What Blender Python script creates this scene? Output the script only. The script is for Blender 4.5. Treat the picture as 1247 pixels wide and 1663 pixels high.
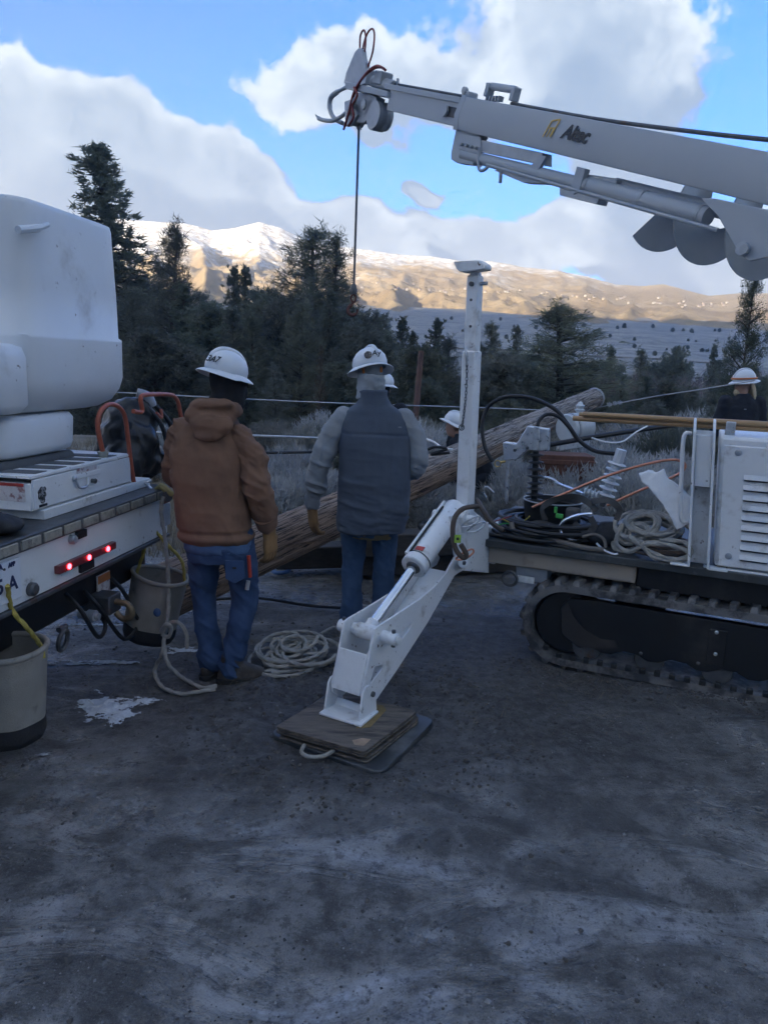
import bpy, bmesh, math, random
import numpy as np
from mathutils import Vector, Matrix

for o in list(bpy.data.objects): bpy.data.objects.remove(o)
scn = bpy.context.scene
COL = scn.collection
rad = math.radians

# ------------------------------------------------------------------ camera
CAM_H, PITCH, ROLL, LENS = 1.8, 11.5, 2.4, 26.0
cd = bpy.data.cameras.new('camera'); cam = bpy.data.objects.new('camera', cd); COL.objects.link(cam)
cd.lens = LENS; cd.sensor_width = 36; cd.clip_start = .05; cd.clip_end = 6000
CAM_R = Matrix.Rotation(rad(90 - PITCH), 3, 'X') @ Matrix.Rotation(rad(ROLL), 3, 'Z')
cam.matrix_world = Matrix.Translation((0, 0, CAM_H)) @ CAM_R.to_4x4()
scn.camera = cam
scn.render.resolution_x, scn.render.resolution_y = 767, 1024

# ------------------------------------------------------------------ exposure
scn.cycles.use_adaptive_sampling = True; scn.cycles.adaptive_threshold = .03; scn.cycles.max_bounces = 4; scn.cycles.volume_bounces = 0; scn.cycles.diffuse_bounces = 2; scn.cycles.glossy_bounces = 2; scn.cycles.transmission_bounces = 4
vs = scn.view_settings
vs.view_transform = 'Standard'; vs.look = 'None'; vs.gamma = 1; vs.use_curve_mapping = False
vs.exposure = 3.35

# ------------------------------------------------------------------ sun and sky
SUN_EL, SUN_AZ = 6.5, 210.0     # azimuth clockwise from +Y (210 = behind the camera, a little to the left)
sd = bpy.data.lights.new('sun', 'SUN'); sun = bpy.data.objects.new('sun', sd); COL.objects.link(sun)
sd.energy = 3.3; sd.angle = rad(.5); sd.color = (1, .87, .68)
sdir = Vector((math.sin(rad(SUN_AZ)) * math.cos(rad(SUN_EL)), math.cos(rad(SUN_AZ)) * math.cos(rad(SUN_EL)), math.sin(rad(SUN_EL))))
sun.rotation_euler = sdir.to_track_quat('Z', 'Y').to_euler()
sun.location = sdir * 50

def ray(x, y):
    f = LENS / 36 * 1663
    return CAM_R @ Vector(((x - 623.5) / f, -(y - 831.5) / f, -1))
CAM = Vector((0, 0, CAM_H))
def at(x, y, Y):                       # the point seen at pixel x, y of the photograph, Y metres into the scene
    d = ray(x, y); return CAM + d * (Y / d.y)
def gp(x, y, z=0):                     # ... on the level z
    d = ray(x, y); return CAM + d * ((z - CAM_H) / d.z)
def pl(x, y, o, n):                    # ... on a plane
    d = ray(x, y); o = Vector(o); n = Vector(n); return CAM + d * ((o - CAM).dot(n) / d.dot(n))
def azel(x, y):
    d = ray(x, y).normalized(); return math.atan2(d.x, d.y), math.asin(d.z)

world = bpy.data.worlds.new('World'); scn.world = world; world.use_nodes = True
class NT:                              # small node-tree helper
    def __init__(s, tree): s.t = tree; s.n = tree.nodes; s.l = tree.links
    def new(s, typ, **kw):
        n = s.n.new(typ)
        for k, v in kw.items(): setattr(n, k, v)
        return n
    def put(s, sock, v):
        if hasattr(v, 'links') or isinstance(v, bpy.types.NodeSocket): s.l.new(v, sock)
        else: sock.default_value = v
    def m(s, op, a, b=None, c=None, clamp=False):
        n = s.n.new('ShaderNodeMath'); n.operation = op; n.use_clamp = clamp
        s.put(n.inputs[0], a)
        if b is not None: s.put(n.inputs[1], b)
        if c is not None: s.put(n.inputs[2], c)
        return n.outputs[0]
    def vm(s, op, a, b=None):
        n = s.n.new('ShaderNodeVectorMath'); n.operation = op; s.put(n.inputs[0], a)
        if b is not None: s.put(n.inputs[1], b)
        return n.outputs[0]
    def mix(s, f, a, b, typ='MIX'):
        n = s.n.new('ShaderNodeMix'); n.data_type = 'RGBA'; n.blend_type = typ
        s.put(n.inputs[0], f); s.put(n.inputs[6], a); s.put(n.inputs[7], b); return n.outputs[2]
    def noise(s, vec, scale, detail=4, rough=.5, dist=0, dim='3D'):
        n = s.n.new('ShaderNodeTexNoise'); n.noise_dimensions = dim
        if vec is not None: s.l.new(vec, n.inputs['Vector'])
        n.inputs['Scale'].default_value = scale; n.inputs['Detail'].default_value = detail
        n.inputs['Roughness'].default_value = rough; n.inputs['Distortion'].default_value = dist
        return n.outputs[0]
    def ramp(s, v, lo, hi, a=0., b=1., smooth=True):
        n = s.n.new('ShaderNodeMapRange'); n.interpolation_type = 'SMOOTHSTEP' if smooth else 'LINEAR'
        s.put(n.inputs[0], v); s.put(n.inputs[1], lo); s.put(n.inputs[2], hi); s.put(n.inputs[3], a); s.put(n.inputs[4], b)
        return n.outputs[0]

def cloud_group(fine):                 # density of the cloud cover at (azimuth, elevation)
    g = bpy.data.node_groups.new('cloud_field', 'ShaderNodeTree')
    g.interface.new_socket('P', in_out='INPUT', socket_type='NodeSocketVector')
    g.interface.new_socket('D', in_out='OUTPUT', socket_type='NodeSocketFloat')
    k = NT(g); gi = k.new('NodeGroupInput'); go = k.new('NodeGroupOutput'); P = gi.outputs[0]
    warp = k.n.new('ShaderNodeTexNoise'); k.l.new(P, warp.inputs['Vector']); warp.inputs['Scale'].default_value = 6; warp.inputs['Detail'].default_value = 3 if fine else 1; warp.inputs['Roughness'].default_value = .6
    wv = k.new('ShaderNodeVectorMath', operation='MULTIPLY_ADD'); k.l.new(warp.outputs['Color'], wv.inputs[0]); wv.inputs[1].default_value = (.19, .19, 0); k.l.new(P, wv.inputs[2])
    Pw = wv.outputs[0]
    tot = None; f = LENS / 36 * 1663
    # cloud bodies seen in the photograph: pixel centre, half sizes in pixels, tilt, weight
    for (bx, by, sx, sy, tilt, wgt) in BLOBS:
        a, e = azel(bx, by)
        mp = k.new('ShaderNodeMapping', vector_type='TEXTURE'); k.l.new(Pw, mp.inputs[0])
        mp.inputs[1].default_value = (a + .095, e + .095, 0); mp.inputs[2].default_value = (0, 0, -rad(tilt)); mp.inputs[3].default_value = (sx * 2.1 / f, sy * 2.1 / f, 1)
        gr = k.new('ShaderNodeTexGradient', gradient_type='QUADRATIC_SPHERE'); k.l.new(mp.outputs[0], gr.inputs[0])
        tot = k.m('MULTIPLY', gr.outputs[1], wgt * 1.25) if tot is None else k.m('MULTIPLY_ADD', gr.outputs[1], wgt * 1.25, tot)
    # unseen cover elsewhere, its density chosen for the ambient light it gives
    far = k.new('ShaderNodeVectorMath', operation='DISTANCE'); k.l.new(P, far.inputs[0]); far.inputs[1].default_value = (.05, .3, 0)
    fr = k.ramp(far.outputs['Value'], .6, 1.0)
    big = k.noise(P, 2.4, 2, .55)
    cov = k.m('MULTIPLY', fr, k.m('MULTIPLY_ADD', big, 4.2, -1.3))
    tot = k.m('ADD', k.m('SMOOTH_MIN', tot, 1.6, .9), cov)
    d = k.m('MULTIPLY_ADD', k.noise(P, 7.5, 5 if fine else 2, .6), 1.25, k.m('SUBTRACT', tot, .625))
    if fine: d = k.m('MULTIPLY_ADD', k.noise(P, 30, 4, .65), .56, k.m('SUBTRACT', d, .28))
    k.l.new(d, go.inputs[0]); return g
BLOBS = [(50, 245, 165, 80, 22, 1.5), (235, 275, 160, 72, 38, 1.6), (40, 345, 330, 100, 5, 1.25), (430, 352, 205, 40, 24, 1.3), (660, 396, 230, 30, 10, 1.15),
         (535, 150, 140, 50, -6, 1.5), (680, 150, 100, 45, 5, 1.2), (900, 35, 140, 105, 25, 1.7), (1030, 115, 110, 95, 60, 1.5), (1000, 290, 130, 75, 40, 1.4),
         (1150, 425, 260, 58, 4, 1.35), (692, 312, 30, 19, 40, 2.3), (900, 398, 120, 20, 6, 1.1)]

def build_world():
    k = NT(world.node_tree); k.n.clear()
    out = k.new('ShaderNodeOutputWorld'); bg = k.new('ShaderNodeBackground'); bg.inputs[1].default_value = .06
    sky = k.new('ShaderNodeTexSky', sky_type='NISHITA', sun_disc=False)
    sky.sun_elevation = rad(SUN_EL); sky.sun_rotation = rad(SUN_AZ); sky.altitude = 1500; sky.air_density = 1.0; sky.dust_density = .3; sky.ozone_density = 4
    tc = k.new('ShaderNodeTexCoord'); sp = k.new('ShaderNodeSeparateXYZ'); k.l.new(tc.outputs['Generated'], sp.inputs[0])
    az = k.m('ARCTAN2', sp.outputs[0], sp.outputs[1]); el = k.m('ARCSINE', sp.outputs[2])
    cb = k.new('ShaderNodeCombineXYZ'); k.l.new(az, cb.inputs[0]); k.l.new(el, cb.inputs[1])
    def field(v, fine):
        n = k.n.new('ShaderNodeGroup'); n.node_tree = cloud_group(fine); k.l.new(v, n.inputs[0]); return n.outputs[0]
    D = field(cb.outputs[0], True); D2 = field(k.vm('ADD', cb.outputs[0], (-.04, .075, 0)), False)
    a = k.ramp(D, .42, .70)
    lit = k.ramp(k.m('SUBTRACT', D, D2), -.18, .55)
    thick = k.ramp(D, .6, 1.9)
    lit2 = k.m('MULTIPLY', lit, k.m('SUBTRACT', 1.05, k.m('MULTIPLY', thick, .7)), clamp=True)
    lit2 = k.m('MULTIPLY', lit2, k.ramp(k.noise(cb.outputs[0], 10, 5, .62), .36, .62, .45, 1.12), clamp=True)
    low = k.ramp(el, .06, .22)
    shade = k.mix(low, CLOUD_LOW, CLOUD_SHADE)
    cloud = k.mix(lit2, shade, CLOUD_LIT)
    skyc = k.mix(1.0, sky.outputs[0], SKY_TINT, 'MULTIPLY')
    col = k.mix(k.m('MULTIPLY', a, .97), skyc, cloud)
    k.l.new(col, bg.inputs[0]); k.l.new(bg.outputs[0], out.inputs[0])
CLOUD_LIT = (1.52, 1.72, 1.88, 1); CLOUD_SHADE = (.48, .74, 1.08, 1); CLOUD_LOW = (.36, .60, .95, 1); SKY_TINT = (.16, .57, .98, 1)
build_world()
world.cycles.sampling_method = 'MANUAL'; world.cycles.sample_map_resolution = 512

# ------------------------------------------------------------------ numpy noise
def _h(i, j, k):
    n = (i * 374761393 + j * 668265263 + k * 2147483647 % 4294967296) & 0xffffffff
    n = ((n ^ (n >> 13)) * 1274126177) & 0xffffffff
    n = ((n ^ (n >> 15)) * 2246822519) & 0xffffffff
    return ((n ^ (n >> 16)) & 0xffff) / 65535.
def vnoise(p):
    p = np.asarray(p, float) + 1000.37; i = np.floor(p).astype(np.int64); f = p - i; f = f * f * f * (f * (f * 6 - 15) + 10)
    r = 0
    for a in (0, 1):
        for b in (0, 1):
            for c in (0, 1):
                w = (f[:, 0] if a else 1 - f[:, 0]) * (f[:, 1] if b else 1 - f[:, 1]) * (f[:, 2] if c else 1 - f[:, 2])
                r = r + w * _h(i[:, 0] + a, i[:, 1] + b, i[:, 2] + c)
    return r * 2 - 1
def fbm(p, oct=4, lac=2.03, gain=.5):
    p = np.asarray(p, float); r = 0; a = 1.; s = 0
    for o in range(oct):
        r = r + a * vnoise(p + o * 17.3); s += a; p = p * lac; a *= gain
    return r / s
def ridged(p, oct=5):
    p = np.asarray(p, float); r = 0; a = 1.; s = 0
    for o in range(oct):
        r = r + a * (1 - np.abs(vnoise(p + o * 11.7))) ** 2; s += a; p = p * 2.07; a *= .5
    return r / s
def sstep(x, a, b):
    t = np.clip((x - a) / (b - a), 0, 1); return t * t * (3 - 2 * t)

# ------------------------------------------------------------------ mesh building
class MB:
    def __init__(s): s.v = []; s.f = []
    def add(s, vs, fs):
        o = len(s.v); s.v += [tuple(v) for v in vs]; s.f += [tuple(i + o for i in f) for f in fs]; return s
    def box(s, c, size, ax=None):                    # centre, full sizes, optional 3 axes
        c = Vector(c); X, Y, Z = [Vector(a) for a in (ax or ((1, 0, 0), (0, 1, 0), (0, 0, 1)))]
        h = [q / 2 for q in size]
        vs = [c + X * (sx * h[0]) + Y * (sy * h[1]) + Z * (sz * h[2]) for sz in (-1, 1) for sy in (-1, 1) for sx in (-1, 1)]
        return s.add(vs, [(0, 2, 3, 1), (4, 5, 7, 6), (0, 1, 5, 4), (2, 6, 7, 3), (0, 4, 6, 2), (1, 3, 7, 5)])
    def hexa(s, vs): return s.add(vs, [(0, 2, 3, 1), (4, 5, 7, 6), (0, 1, 5, 4), (2, 6, 7, 3), (0, 4, 6, 2), (1, 3, 7, 5)])
    def beam(s, a, b, w, h, up=(0, 0, 1)):           # a bar of rectangular section from a to b
        a = Vector(a); b = Vector(b); Z = (b - a); L = Z.length; Z.normalize()
        X = Z.cross(Vector(up)).normalized(); Y = X.cross(Z).normalized()
        return s.box((a + b) / 2, (w, h, L), (X, Y, Z))
    def tube(s, pts, r, n=10, cap=True, closed=False):
        pts = [Vector(p) for p in pts]; m = len(pts)
        rs = r if isinstance(r, (list, tuple)) else [r] * m
        T = []
        for i in range(m):
            a = pts[(i - 1) % m] if closed else pts[max(i - 1, 0)]; b = pts[(i + 1) % m] if closed else pts[min(i + 1, m - 1)]
            t = b - a; T.append(t.normalized() if t.length > 1e-9 else Vector((0, 0, 1)))
        ref = Vector((0, 0, 1)) if abs(T[0].z) < .9 else Vector((1, 0, 0))
        X = T[0].cross(ref).normalized(); vs = []
        for i in range(m):
            X = (X - T[i] * X.dot(T[i])); X = X.normalized() if X.length > 1e-6 else T[i].orthogonal().normalized()
            Y = T[i].cross(X)
            for j in range(n):
                a = 2 * math.pi * j / n; vs.append(pts[i] + (X * math.cos(a) + Y * math.sin(a)) * rs[i])
        fs = []
        for i in range(m if closed else m - 1):
            i2 = (i + 1) % m
            for j in range(n):
                k = (j + 1) % n; fs.append((i * n + j, i * n + k, i2 * n + k, i2 * n + j))
        if cap and not closed: fs += [tuple(range(n - 1, -1, -1)), tuple(range((m - 1) * n, m * n))]
        return s.add(vs, fs)
    def rope(s, pts, r, n=12, strands=3, pitch=7.):      # laid rope: a lobed section that twists along the path
        pts = [Vector(p) for p in pts]; fine = [pts[0]]; acc = 0.; step = r * .8
        for a, b in zip(pts[:-1], pts[1:]):
            L = (b - a).length; m = max(1, int(round(L / step)))
            fine += [a + (b - a) * (i / m) for i in range(1, m + 1)]
        pts = fine; m = len(pts); T = [(pts[min(i + 1, m - 1)] - pts[max(i - 1, 0)]).normalized() for i in range(m)]
        X = T[0].orthogonal().normalized(); vs = []; L = 0.
        for i in range(m):
            X = X - T[i] * X.dot(T[i]); X = X.normalized() if X.length > 1e-6 else T[i].orthogonal().normalized(); Y = T[i].cross(X)
            if i: L += (pts[i] - pts[i - 1]).length
            for j in range(n):
                a = 2 * math.pi * j / n; q = r * (1 + .17 * math.cos(strands * a - L / (r * pitch) * 2 * math.pi * strands / 3)); vs.append(pts[i] + (X * math.cos(a) + Y * math.sin(a)) * q)
        return s.add(vs, [(i * n + j, i * n + (j + 1) % n, (i + 1) * n + (j + 1) % n, (i + 1) * n + j) for i in range(m - 1) for j in range(n)] + [tuple(range(n - 1, -1, -1)), tuple(range((m - 1) * n, m * n))])
    def lathe(s, o, axis, prof, n=24, xdir=None, sx=1., sy=1., cap=True):   # prof: (height along axis, radius)
        o = Vector(o); Z = Vector(axis).normalized(); X = Vector(xdir) if xdir else Z.orthogonal(); X = (X - Z * X.dot(Z)).normalized(); Y = Z.cross(X)
        vs = [o + Z * h + X * (math.cos(2 * math.pi * j / n) * r * sx) + Y * (math.sin(2 * math.pi * j / n) * r * sy) for h, r in prof for j in range(n)]
        m = len(prof); fs = [(i * n + j, i * n + (j + 1) % n, (i + 1) * n + (j + 1) % n, (i + 1) * n + j) for i in range(m - 1) for j in range(n)]
        if cap: fs += [tuple(range(n - 1, -1, -1)), tuple(range((m - 1) * n, m * n))]
        return s.add(vs, fs)
    def prism(s, poly, off, holes=None):             # a flat outline given a thickness
        poly = [Vector(p) for p in poly]; off = Vector(off); n = len(poly)
        vs = poly + [p + off for p in poly]
        return s.add(vs, [tuple(range(n - 1, -1, -1)), tuple(range(n, 2 * n))] + [(i, (i + 1) % n, n + (i + 1) % n, n + i) for i in range(n)])
    def rings(s, rings, cap=True):
        n = len(rings[0]); m = len(rings); vs = [p for r in rings for p in r]
        fs = [(i * n + j, i * n + (j + 1) % n, (i + 1) * n + (j + 1) % n, (i + 1) * n + j) for i in range(m - 1) for j in range(n)]
        if cap: fs += [tuple(range(n - 1, -1, -1)), tuple(range((m - 1) * n, m * n))]
        return s.add(vs, fs)
    def ball(s, c, r, n=12, m=8, sc=(1, 1, 1)):
        c = Vector(c); pr = []
        for i in range(m + 1):
            a = math.pi * i / m; pr.append([c + Vector((math.sin(a) * math.cos(2 * math.pi * j / n) * r * sc[0], math.sin(a) * math.sin(2 * math.pi * j / n) * r * sc[1], -math.cos(a) * r * sc[2])) for j in range(n)])
        return s.rings(pr)

def ell(c, rx, ry, n=20, X=(1, 0, 0), Y=(0, 1, 0), p=2.):
    c = Vector(c); X = Vector(X); Y = Vector(Y); out = []
    for j in range(n):
        a = 2 * math.pi * j / n; co, si = math.cos(a), math.sin(a)
        out.append(c + X * (math.copysign(abs(co) ** (2 / p), co) * rx) + Y * (math.copysign(abs(si) ** (2 / p), si) * ry))
    return out
def smooth_path(pts, k=6, closed=False):             # Catmull-Rom
    pts = [Vector(p) for p in pts]; n = len(pts); out = []
    for i in range(n if closed else n - 1):
        p0 = pts[(i - 1) % n] if closed or i > 0 else pts[0]; p1 = pts[i]; p2 = pts[(i + 1) % n]; p3 = pts[(i + 2) % n] if closed or i + 2 < n else pts[-1]
        for j in range(k):
            t = j / k; out.append(.5 * ((2 * p1) + (p2 - p0) * t + (2 * p0 - 5 * p1 + 4 * p2 - p3) * t * t + (3 * p1 - p0 - 3 * p2 + p3) * t ** 3))
    if not closed: out.append(pts[-1])
    return out

def raw_mesh(name, v, f, sharp=40):
    me = bpy.data.meshes.new(name)
    if isinstance(v, np.ndarray):
        n = len(v); k = f.shape[1]; me.vertices.add(n); me.vertices.foreach_set('co', v.astype(np.float32).ravel())
        me.loops.add(f.size); me.loops.foreach_set('vertex_index', f.astype(np.int32).ravel())
        me.polygons.add(len(f)); me.polygons.foreach_set('loop_start', np.arange(0, f.size, k, dtype=np.int32))
        try: me.polygons.foreach_set('loop_total', np.full(len(f), k, dtype=np.int32))
        except Exception: pass
        me.update(calc_edges=True); me.validate()
    else:
        me.from_pydata([tuple(q) for q in v], [], f); me.update()
    if sharp:
        me.shade_smooth()
        if sharp < 180: me.set_sharp_from_angle(angle=rad(sharp))
    return me
def clean(me):
    b = bmesh.new(); b.from_mesh(me); bmesh.ops.recalc_face_normals(b, faces=b.faces); b.to_mesh(me); b.free(); return me
def origin_of(p):
    o = Vector((0, 0, 0))
    while p is not None: o = o + p.location; p = p.parent
    return o
def tag(o, label, cat, group=None, kind=None):
    if label: o['label'] = label
    if cat: o['category'] = cat
    if group: o['group'] = group
    if kind: o['kind'] = kind
    return o
def thing(name, label, cat, loc, group=None, rotz=0):
    o = bpy.data.objects.new(name, None); COL.objects.link(o); o.location = loc; o.rotation_euler = (0, 0, rotz); o.empty_display_size = .1
    return tag(o, label, cat, group)
def part(name, mb, mat, parent, bevel=0, sharp=40, local=False, label=None, kind=None):
    v = mb.v
    if not local:
        o0 = origin_of(parent); v = [Vector(q) - o0 for q in v]
    me = clean(raw_mesh(name, v, mb.f, 0)); me.shade_smooth(); me.set_sharp_from_angle(angle=rad(sharp))
    o = bpy.data.objects.new(name, me); COL.objects.link(o); o.parent = parent; me.materials.append(mat)
    if bevel:
        bv = o.modifiers.new('bevel', 'BEVEL'); bv.width = bevel; bv.segments = 2; bv.limit_method = 'ANGLE'; bv.angle_limit = rad(35); bv.harden_normals = False
    if label: o['label'] = label
    if kind: o['kind'] = kind
    return o
def single(name, mb, mat, label, cat, group=None, bevel=0, sharp=40, kind=None, origin=None):
    a = np.array([tuple(q) for q in mb.v]); c = Vector(((a[:, 0].min() + a[:, 0].max()) / 2, (a[:, 1].min() + a[:, 1].max()) / 2, a[:, 2].min())) if origin is None else Vector(origin)
    me = clean(raw_mesh(name, [Vector(q) - c for q in mb.v], mb.f, 0)); me.shade_smooth(); me.set_sharp_from_angle(angle=rad(sharp))
    o = bpy.data.objects.new(name, me); COL.objects.link(o); o.location = c; me.materials.append(mat)
    if bevel:
        bv = o.modifiers.new('bevel', 'BEVEL'); bv.width = bevel; bv.segments = 2; bv.limit_method = 'ANGLE'; bv.angle_limit = rad(35)
    return tag(o, label, cat, group, kind)
def remesh(mb, voxel, smooth=4, disp=None):          # union of overlapping shapes as one continuous skin
    me = raw_mesh('tmp', mb.v, mb.f, 0); o = bpy.data.objects.new('tmp', clean(me)); COL.objects.link(o)
    r = o.modifiers.new('r', 'REMESH'); r.mode = 'VOXEL'; r.voxel_size = voxel; r.adaptivity = 0
    if smooth: q = o.modifiers.new('s', 'SMOOTH'); q.factor = .5; q.iterations = smooth
    dg = bpy.context.evaluated_depsgraph_get(); dg.update(); out = bpy.data.meshes.new_from_object(o.evaluated_get(dg))
    bpy.data.objects.remove(o); bpy.data.meshes.remove(me)
    if disp is not None:
        n = len(out.vertices); v = np.zeros(n * 3, np.float32); out.vertices.foreach_get('co', v); v = v.reshape(-1, 3)
        nr = np.zeros(n * 3, np.float32); out.vertices.foreach_get('normal', nr); nr = nr.reshape(-1, 3)
        v = v + nr * np.asarray(disp(v))[:, None]; out.vertices.foreach_set('co', v.astype(np.float32).ravel()); out.update()
    out.shade_smooth(); return out
def part_me(name, me, mat, parent, label=None):
    me.name = name; me.materials.clear(); me.materials.append(mat); o = bpy.data.objects.new(name, me); COL.objects.link(o); o.parent = parent
    if label: o['label'] = label
    return o
def text_part(name, txt, size, o, X, Y, mat, parent, offset=0., shear=0., spacing=1.):
    cu = bpy.data.curves.new('t', 'FONT'); cu.body = txt; cu.size = size; cu.offset = offset; cu.shear = shear; cu.space_character = spacing; cu.extrude = .0008; cu.align_x = 'CENTER'; cu.align_y = 'CENTER'
    ob = bpy.data.objects.new('t', cu); COL.objects.link(ob); dg = bpy.context.evaluated_depsgraph_get(); dg.update()
    me = bpy.data.meshes.new_from_object(ob.evaluated_get(dg)); bpy.data.objects.remove(ob); bpy.data.curves.remove(cu)
    X = Vector(X).normalized(); Y = Vector(Y); Y = (Y - X * Y.dot(X)).normalized(); Z = X.cross(Y)
    me.transform(Matrix((X, Y, Z)).transposed().to_4x4()); me.transform(Matrix.Translation(Vector(o) - origin_of(parent)))
    me.name = name; me.materials.clear(); me.materials.append(mat); q = bpy.data.objects.new(name, me); COL.objects.link(q); q.parent = parent; return q
def copy_tree(o, parent=None):
    c = o.copy(); COL.objects.link(c); c.parent = parent
    for ch in list(o.children): copy_tree(ch, c)
    return c

# ------------------------------------------------------------------ materials
def M(name, col, rough=.6, metal=0., var=.15, scale=6., bump=0., bscale=60., col2=None, c2lo=.5, c2hi=.7, c2scale=3., spec=.5, coord='Object', rvar=0., rand=0., stretch=None, trans=0., emit=None, detail=5, c2detail=6, chips=None):
    m = bpy.data.materials.new(name); m.use_nodes = True; k = NT(m.node_tree); b = k.n['Principled BSDF']
    tc = k.new('ShaderNodeTexCoord'); V = tc.outputs[coord]
    if stretch:
        mp = k.new('ShaderNodeMapping'); k.l.new(V, mp.inputs[0]); mp.inputs[3].default_value = stretch; V = mp.outputs[0]
    c = (*col, 1)
    n1 = k.noise(V, scale, detail, .6)
    f = k.ramp(n1, .25, .75, 1 - var, 1 + var, smooth=False)
    cc = k.mix(1., c, (1, 1, 1, 1), 'MULTIPLY'); cn = k.n.new('ShaderNodeVectorMath'); cn.operation = 'SCALE'; cn.inputs[0].default_value = col; k.l.new(f, cn.inputs[3]); cc = cn.outputs[0]
    if col2:
        n2 = k.noise(V, c2scale, c2detail, .65); cc = k.mix(k.ramp(n2, c2lo, c2hi), cc, (*col2, 1))
    if chips:
        cc = k.mix(k.m('MULTIPLY', k.ramp(k.noise(V, chips[0], 3, .6), chips[1], chips[1] + .03), k.ramp(k.noise(V, 3.3, 2, .5), .42, .6)), cc, (*chips[2], 1))
    if rand:
        oi = k.new('ShaderNodeObjectInfo'); hs = k.new('ShaderNodeHueSaturation'); k.l.new(cc, hs.inputs['Color'])
        k.l.new(k.ramp(oi.outputs['Random'], 0, 1, 1 - rand, 1 + rand, smooth=False), hs.inputs['Value'])
        k.l.new(k.ramp(k.m('FRACT', k.m('MULTIPLY', oi.outputs['Random'], 7.31)), 0, 1, .5 - rand * .06, .5 + rand * .06, smooth=False), hs.inputs['Hue']); cc = hs.outputs[0]
    k.l.new(cc, b.inputs['Base Color'])
    b.inputs['Roughness'].default_value = rough; b.inputs['Metallic'].default_value = metal; b.inputs['Specular IOR Level'].default_value = spec
    if rvar: k.l.new(k.ramp(n1, .3, .7, max(.03, rough - rvar), min(1, rough + rvar), smooth=False), b.inputs['Roughness'])
    if trans:
        b.inputs['Transmission Weight'].default_value = trans
    if emit:
        b.inputs['Emission Color'].default_value = (*emit[0], 1); b.inputs['Emission Strength'].default_value = emit[1]
    if bump:
        bp = k.new('ShaderNodeBump'); bp.inputs['Strength'].default_value = bump; bp.inputs['Distance'].default_value = .01; k.l.new(k.noise(V, bscale, 5, .6), bp.inputs['Height']); k.l.new(bp.outputs[0], b.inputs['Normal'])
    return m

WHITE = M('white_paint', (.76, .77, .77), .38, var=.08, scale=3.5, col2=(.34, .31, .27), c2lo=.52, c2hi=.78, c2scale=7, rvar=.1, c2detail=9, bump=.05, bscale=30, chips=(34, .66, (.12, .085, .065)))
WHITE_OLD = M('worn_white_paint', (.72, .73, .72), .5, var=.08, scale=3, col2=(.30, .27, .23), c2lo=.6, c2hi=.75, c2scale=7, c2detail=10, bump=.1, bscale=20, chips=(26, .68, (.16, .12, .09)))
WHITE_BOX = M('chest_white_paint', (.74, .75, .75), .45, var=.07, scale=5, col2=(.35, .33, .3), c2lo=.62, c2hi=.8, c2scale=9, c2detail=10, chips=(40, .66, (.10, .07, .05)))
FIBER = M('white_fibreglass', (.74, .76, .77), .42, var=.05, scale=2, col2=(.42, .40, .36), c2lo=.56, c2hi=.88, c2scale=3.2, c2detail=11, bump=.06, bscale=8, chips=(30, .69, (.2, .18, .16)))
BOOM_SHADED = M('boom_shaded_white', (.40, .43, .46), .45, var=.05, scale=2, col2=(.4, .4, .39), c2lo=.6, c2hi=.9, c2scale=2)  # white boom, its colour darkened for the shaded underside
GREYP = M('grey_metal', (.36, .38, .40), .42, .3, var=.15, scale=12)
GALV = M('galvanised_steel', (.55, .57, .59), .34, .85, var=.18, scale=30, rvar=.12)
CHROME = M('chrome_rod', (.75, .78, .8), .07, 1., var=.03)
STEEL = M('dark_steel', (.11, .115, .12), .5, .6, var=.3, scale=14, col2=(.12, .07, .045), c2lo=.58, c2hi=.75, c2scale=9)
RUST = M('rusty_painted_steel', (.62, .61, .58), .65, var=.12, scale=6, col2=(.16, .07, .03), c2lo=.52, c2hi=.6, c2scale=9, c2detail=8)
BLACKP = M('black_paint', (.012, .013, .015), .35, var=.3, scale=5, col2=(.05, .045, .04), c2lo=.5, c2hi=.8, c2scale=4)
RUBBER = M('black_rubber', (.016, .017, .018), .55, var=.3, scale=20, bump=.1, bscale=60)
MUDRUB = M('muddy_rubber', (.042, .042, .043), .62, var=.4, scale=18, col2=(.17, .16, .15), c2lo=.40, c2hi=.56, c2scale=7, c2detail=9, bump=.35, bscale=45, rvar=.18)
BLACKF = M('black_fabric', (.012, .013, .016), .62, var=.4, scale=10, bump=.35, bscale=25)
BLACKV = M('black_vinyl', (.010, .011, .013), .28, var=.3, scale=8, bump=.4, bscale=12)
BEIGE = M('beige_paint', (.36, .31, .25), .55, var=.1, scale=4, col2=(.16, .13, .1), c2lo=.55, c2hi=.8, c2scale=4)
BLOCK = M('beige_tread', (.30, .28, .23), .8, var=.25, scale=25, col2=(.10, .09, .08), c2lo=.5, c2hi=.72, c2scale=14, bump=.4)
ORANGE = M('orange_paint', (.40, .10, .055), .45, var=.2, scale=14, col2=(.30, .18, .12), c2lo=.62, c2hi=.78, c2scale=20)
REDHOSE = M('red_hose', (.22, .03, .03), .5, var=.2)
LED = M('red_lamp', (.6, .02, .02), .3, emit=((1, .02, .03), 3.5))
LEDBASE = M('red_lens', (.16, .03, .035), .3, var=.25, scale=20)
ROPE = M('grey_rope', (.34, .32, .28), .9, var=.2, scale=40, bump=.6, bscale=220, col2=(.2, .18, .15), c2lo=.55, c2hi=.75, c2scale=10)
ROPEY = M('yellow_rope', (.42, .33, .07), .85, var=.25, scale=40, bump=.6, bscale=200)
CANVAS = M('stained_canvas', (.27, .25, .215), .9, var=.18, scale=7, col2=(.10, .09, .08), c2lo=.56, c2hi=.74, c2scale=6, c2detail=9, bump=.3, bscale=160)
CANVASB = M('dark_canvas_base', (.022, .022, .024), .75, var=.3, scale=9, bump=.3, bscale=80)
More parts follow.
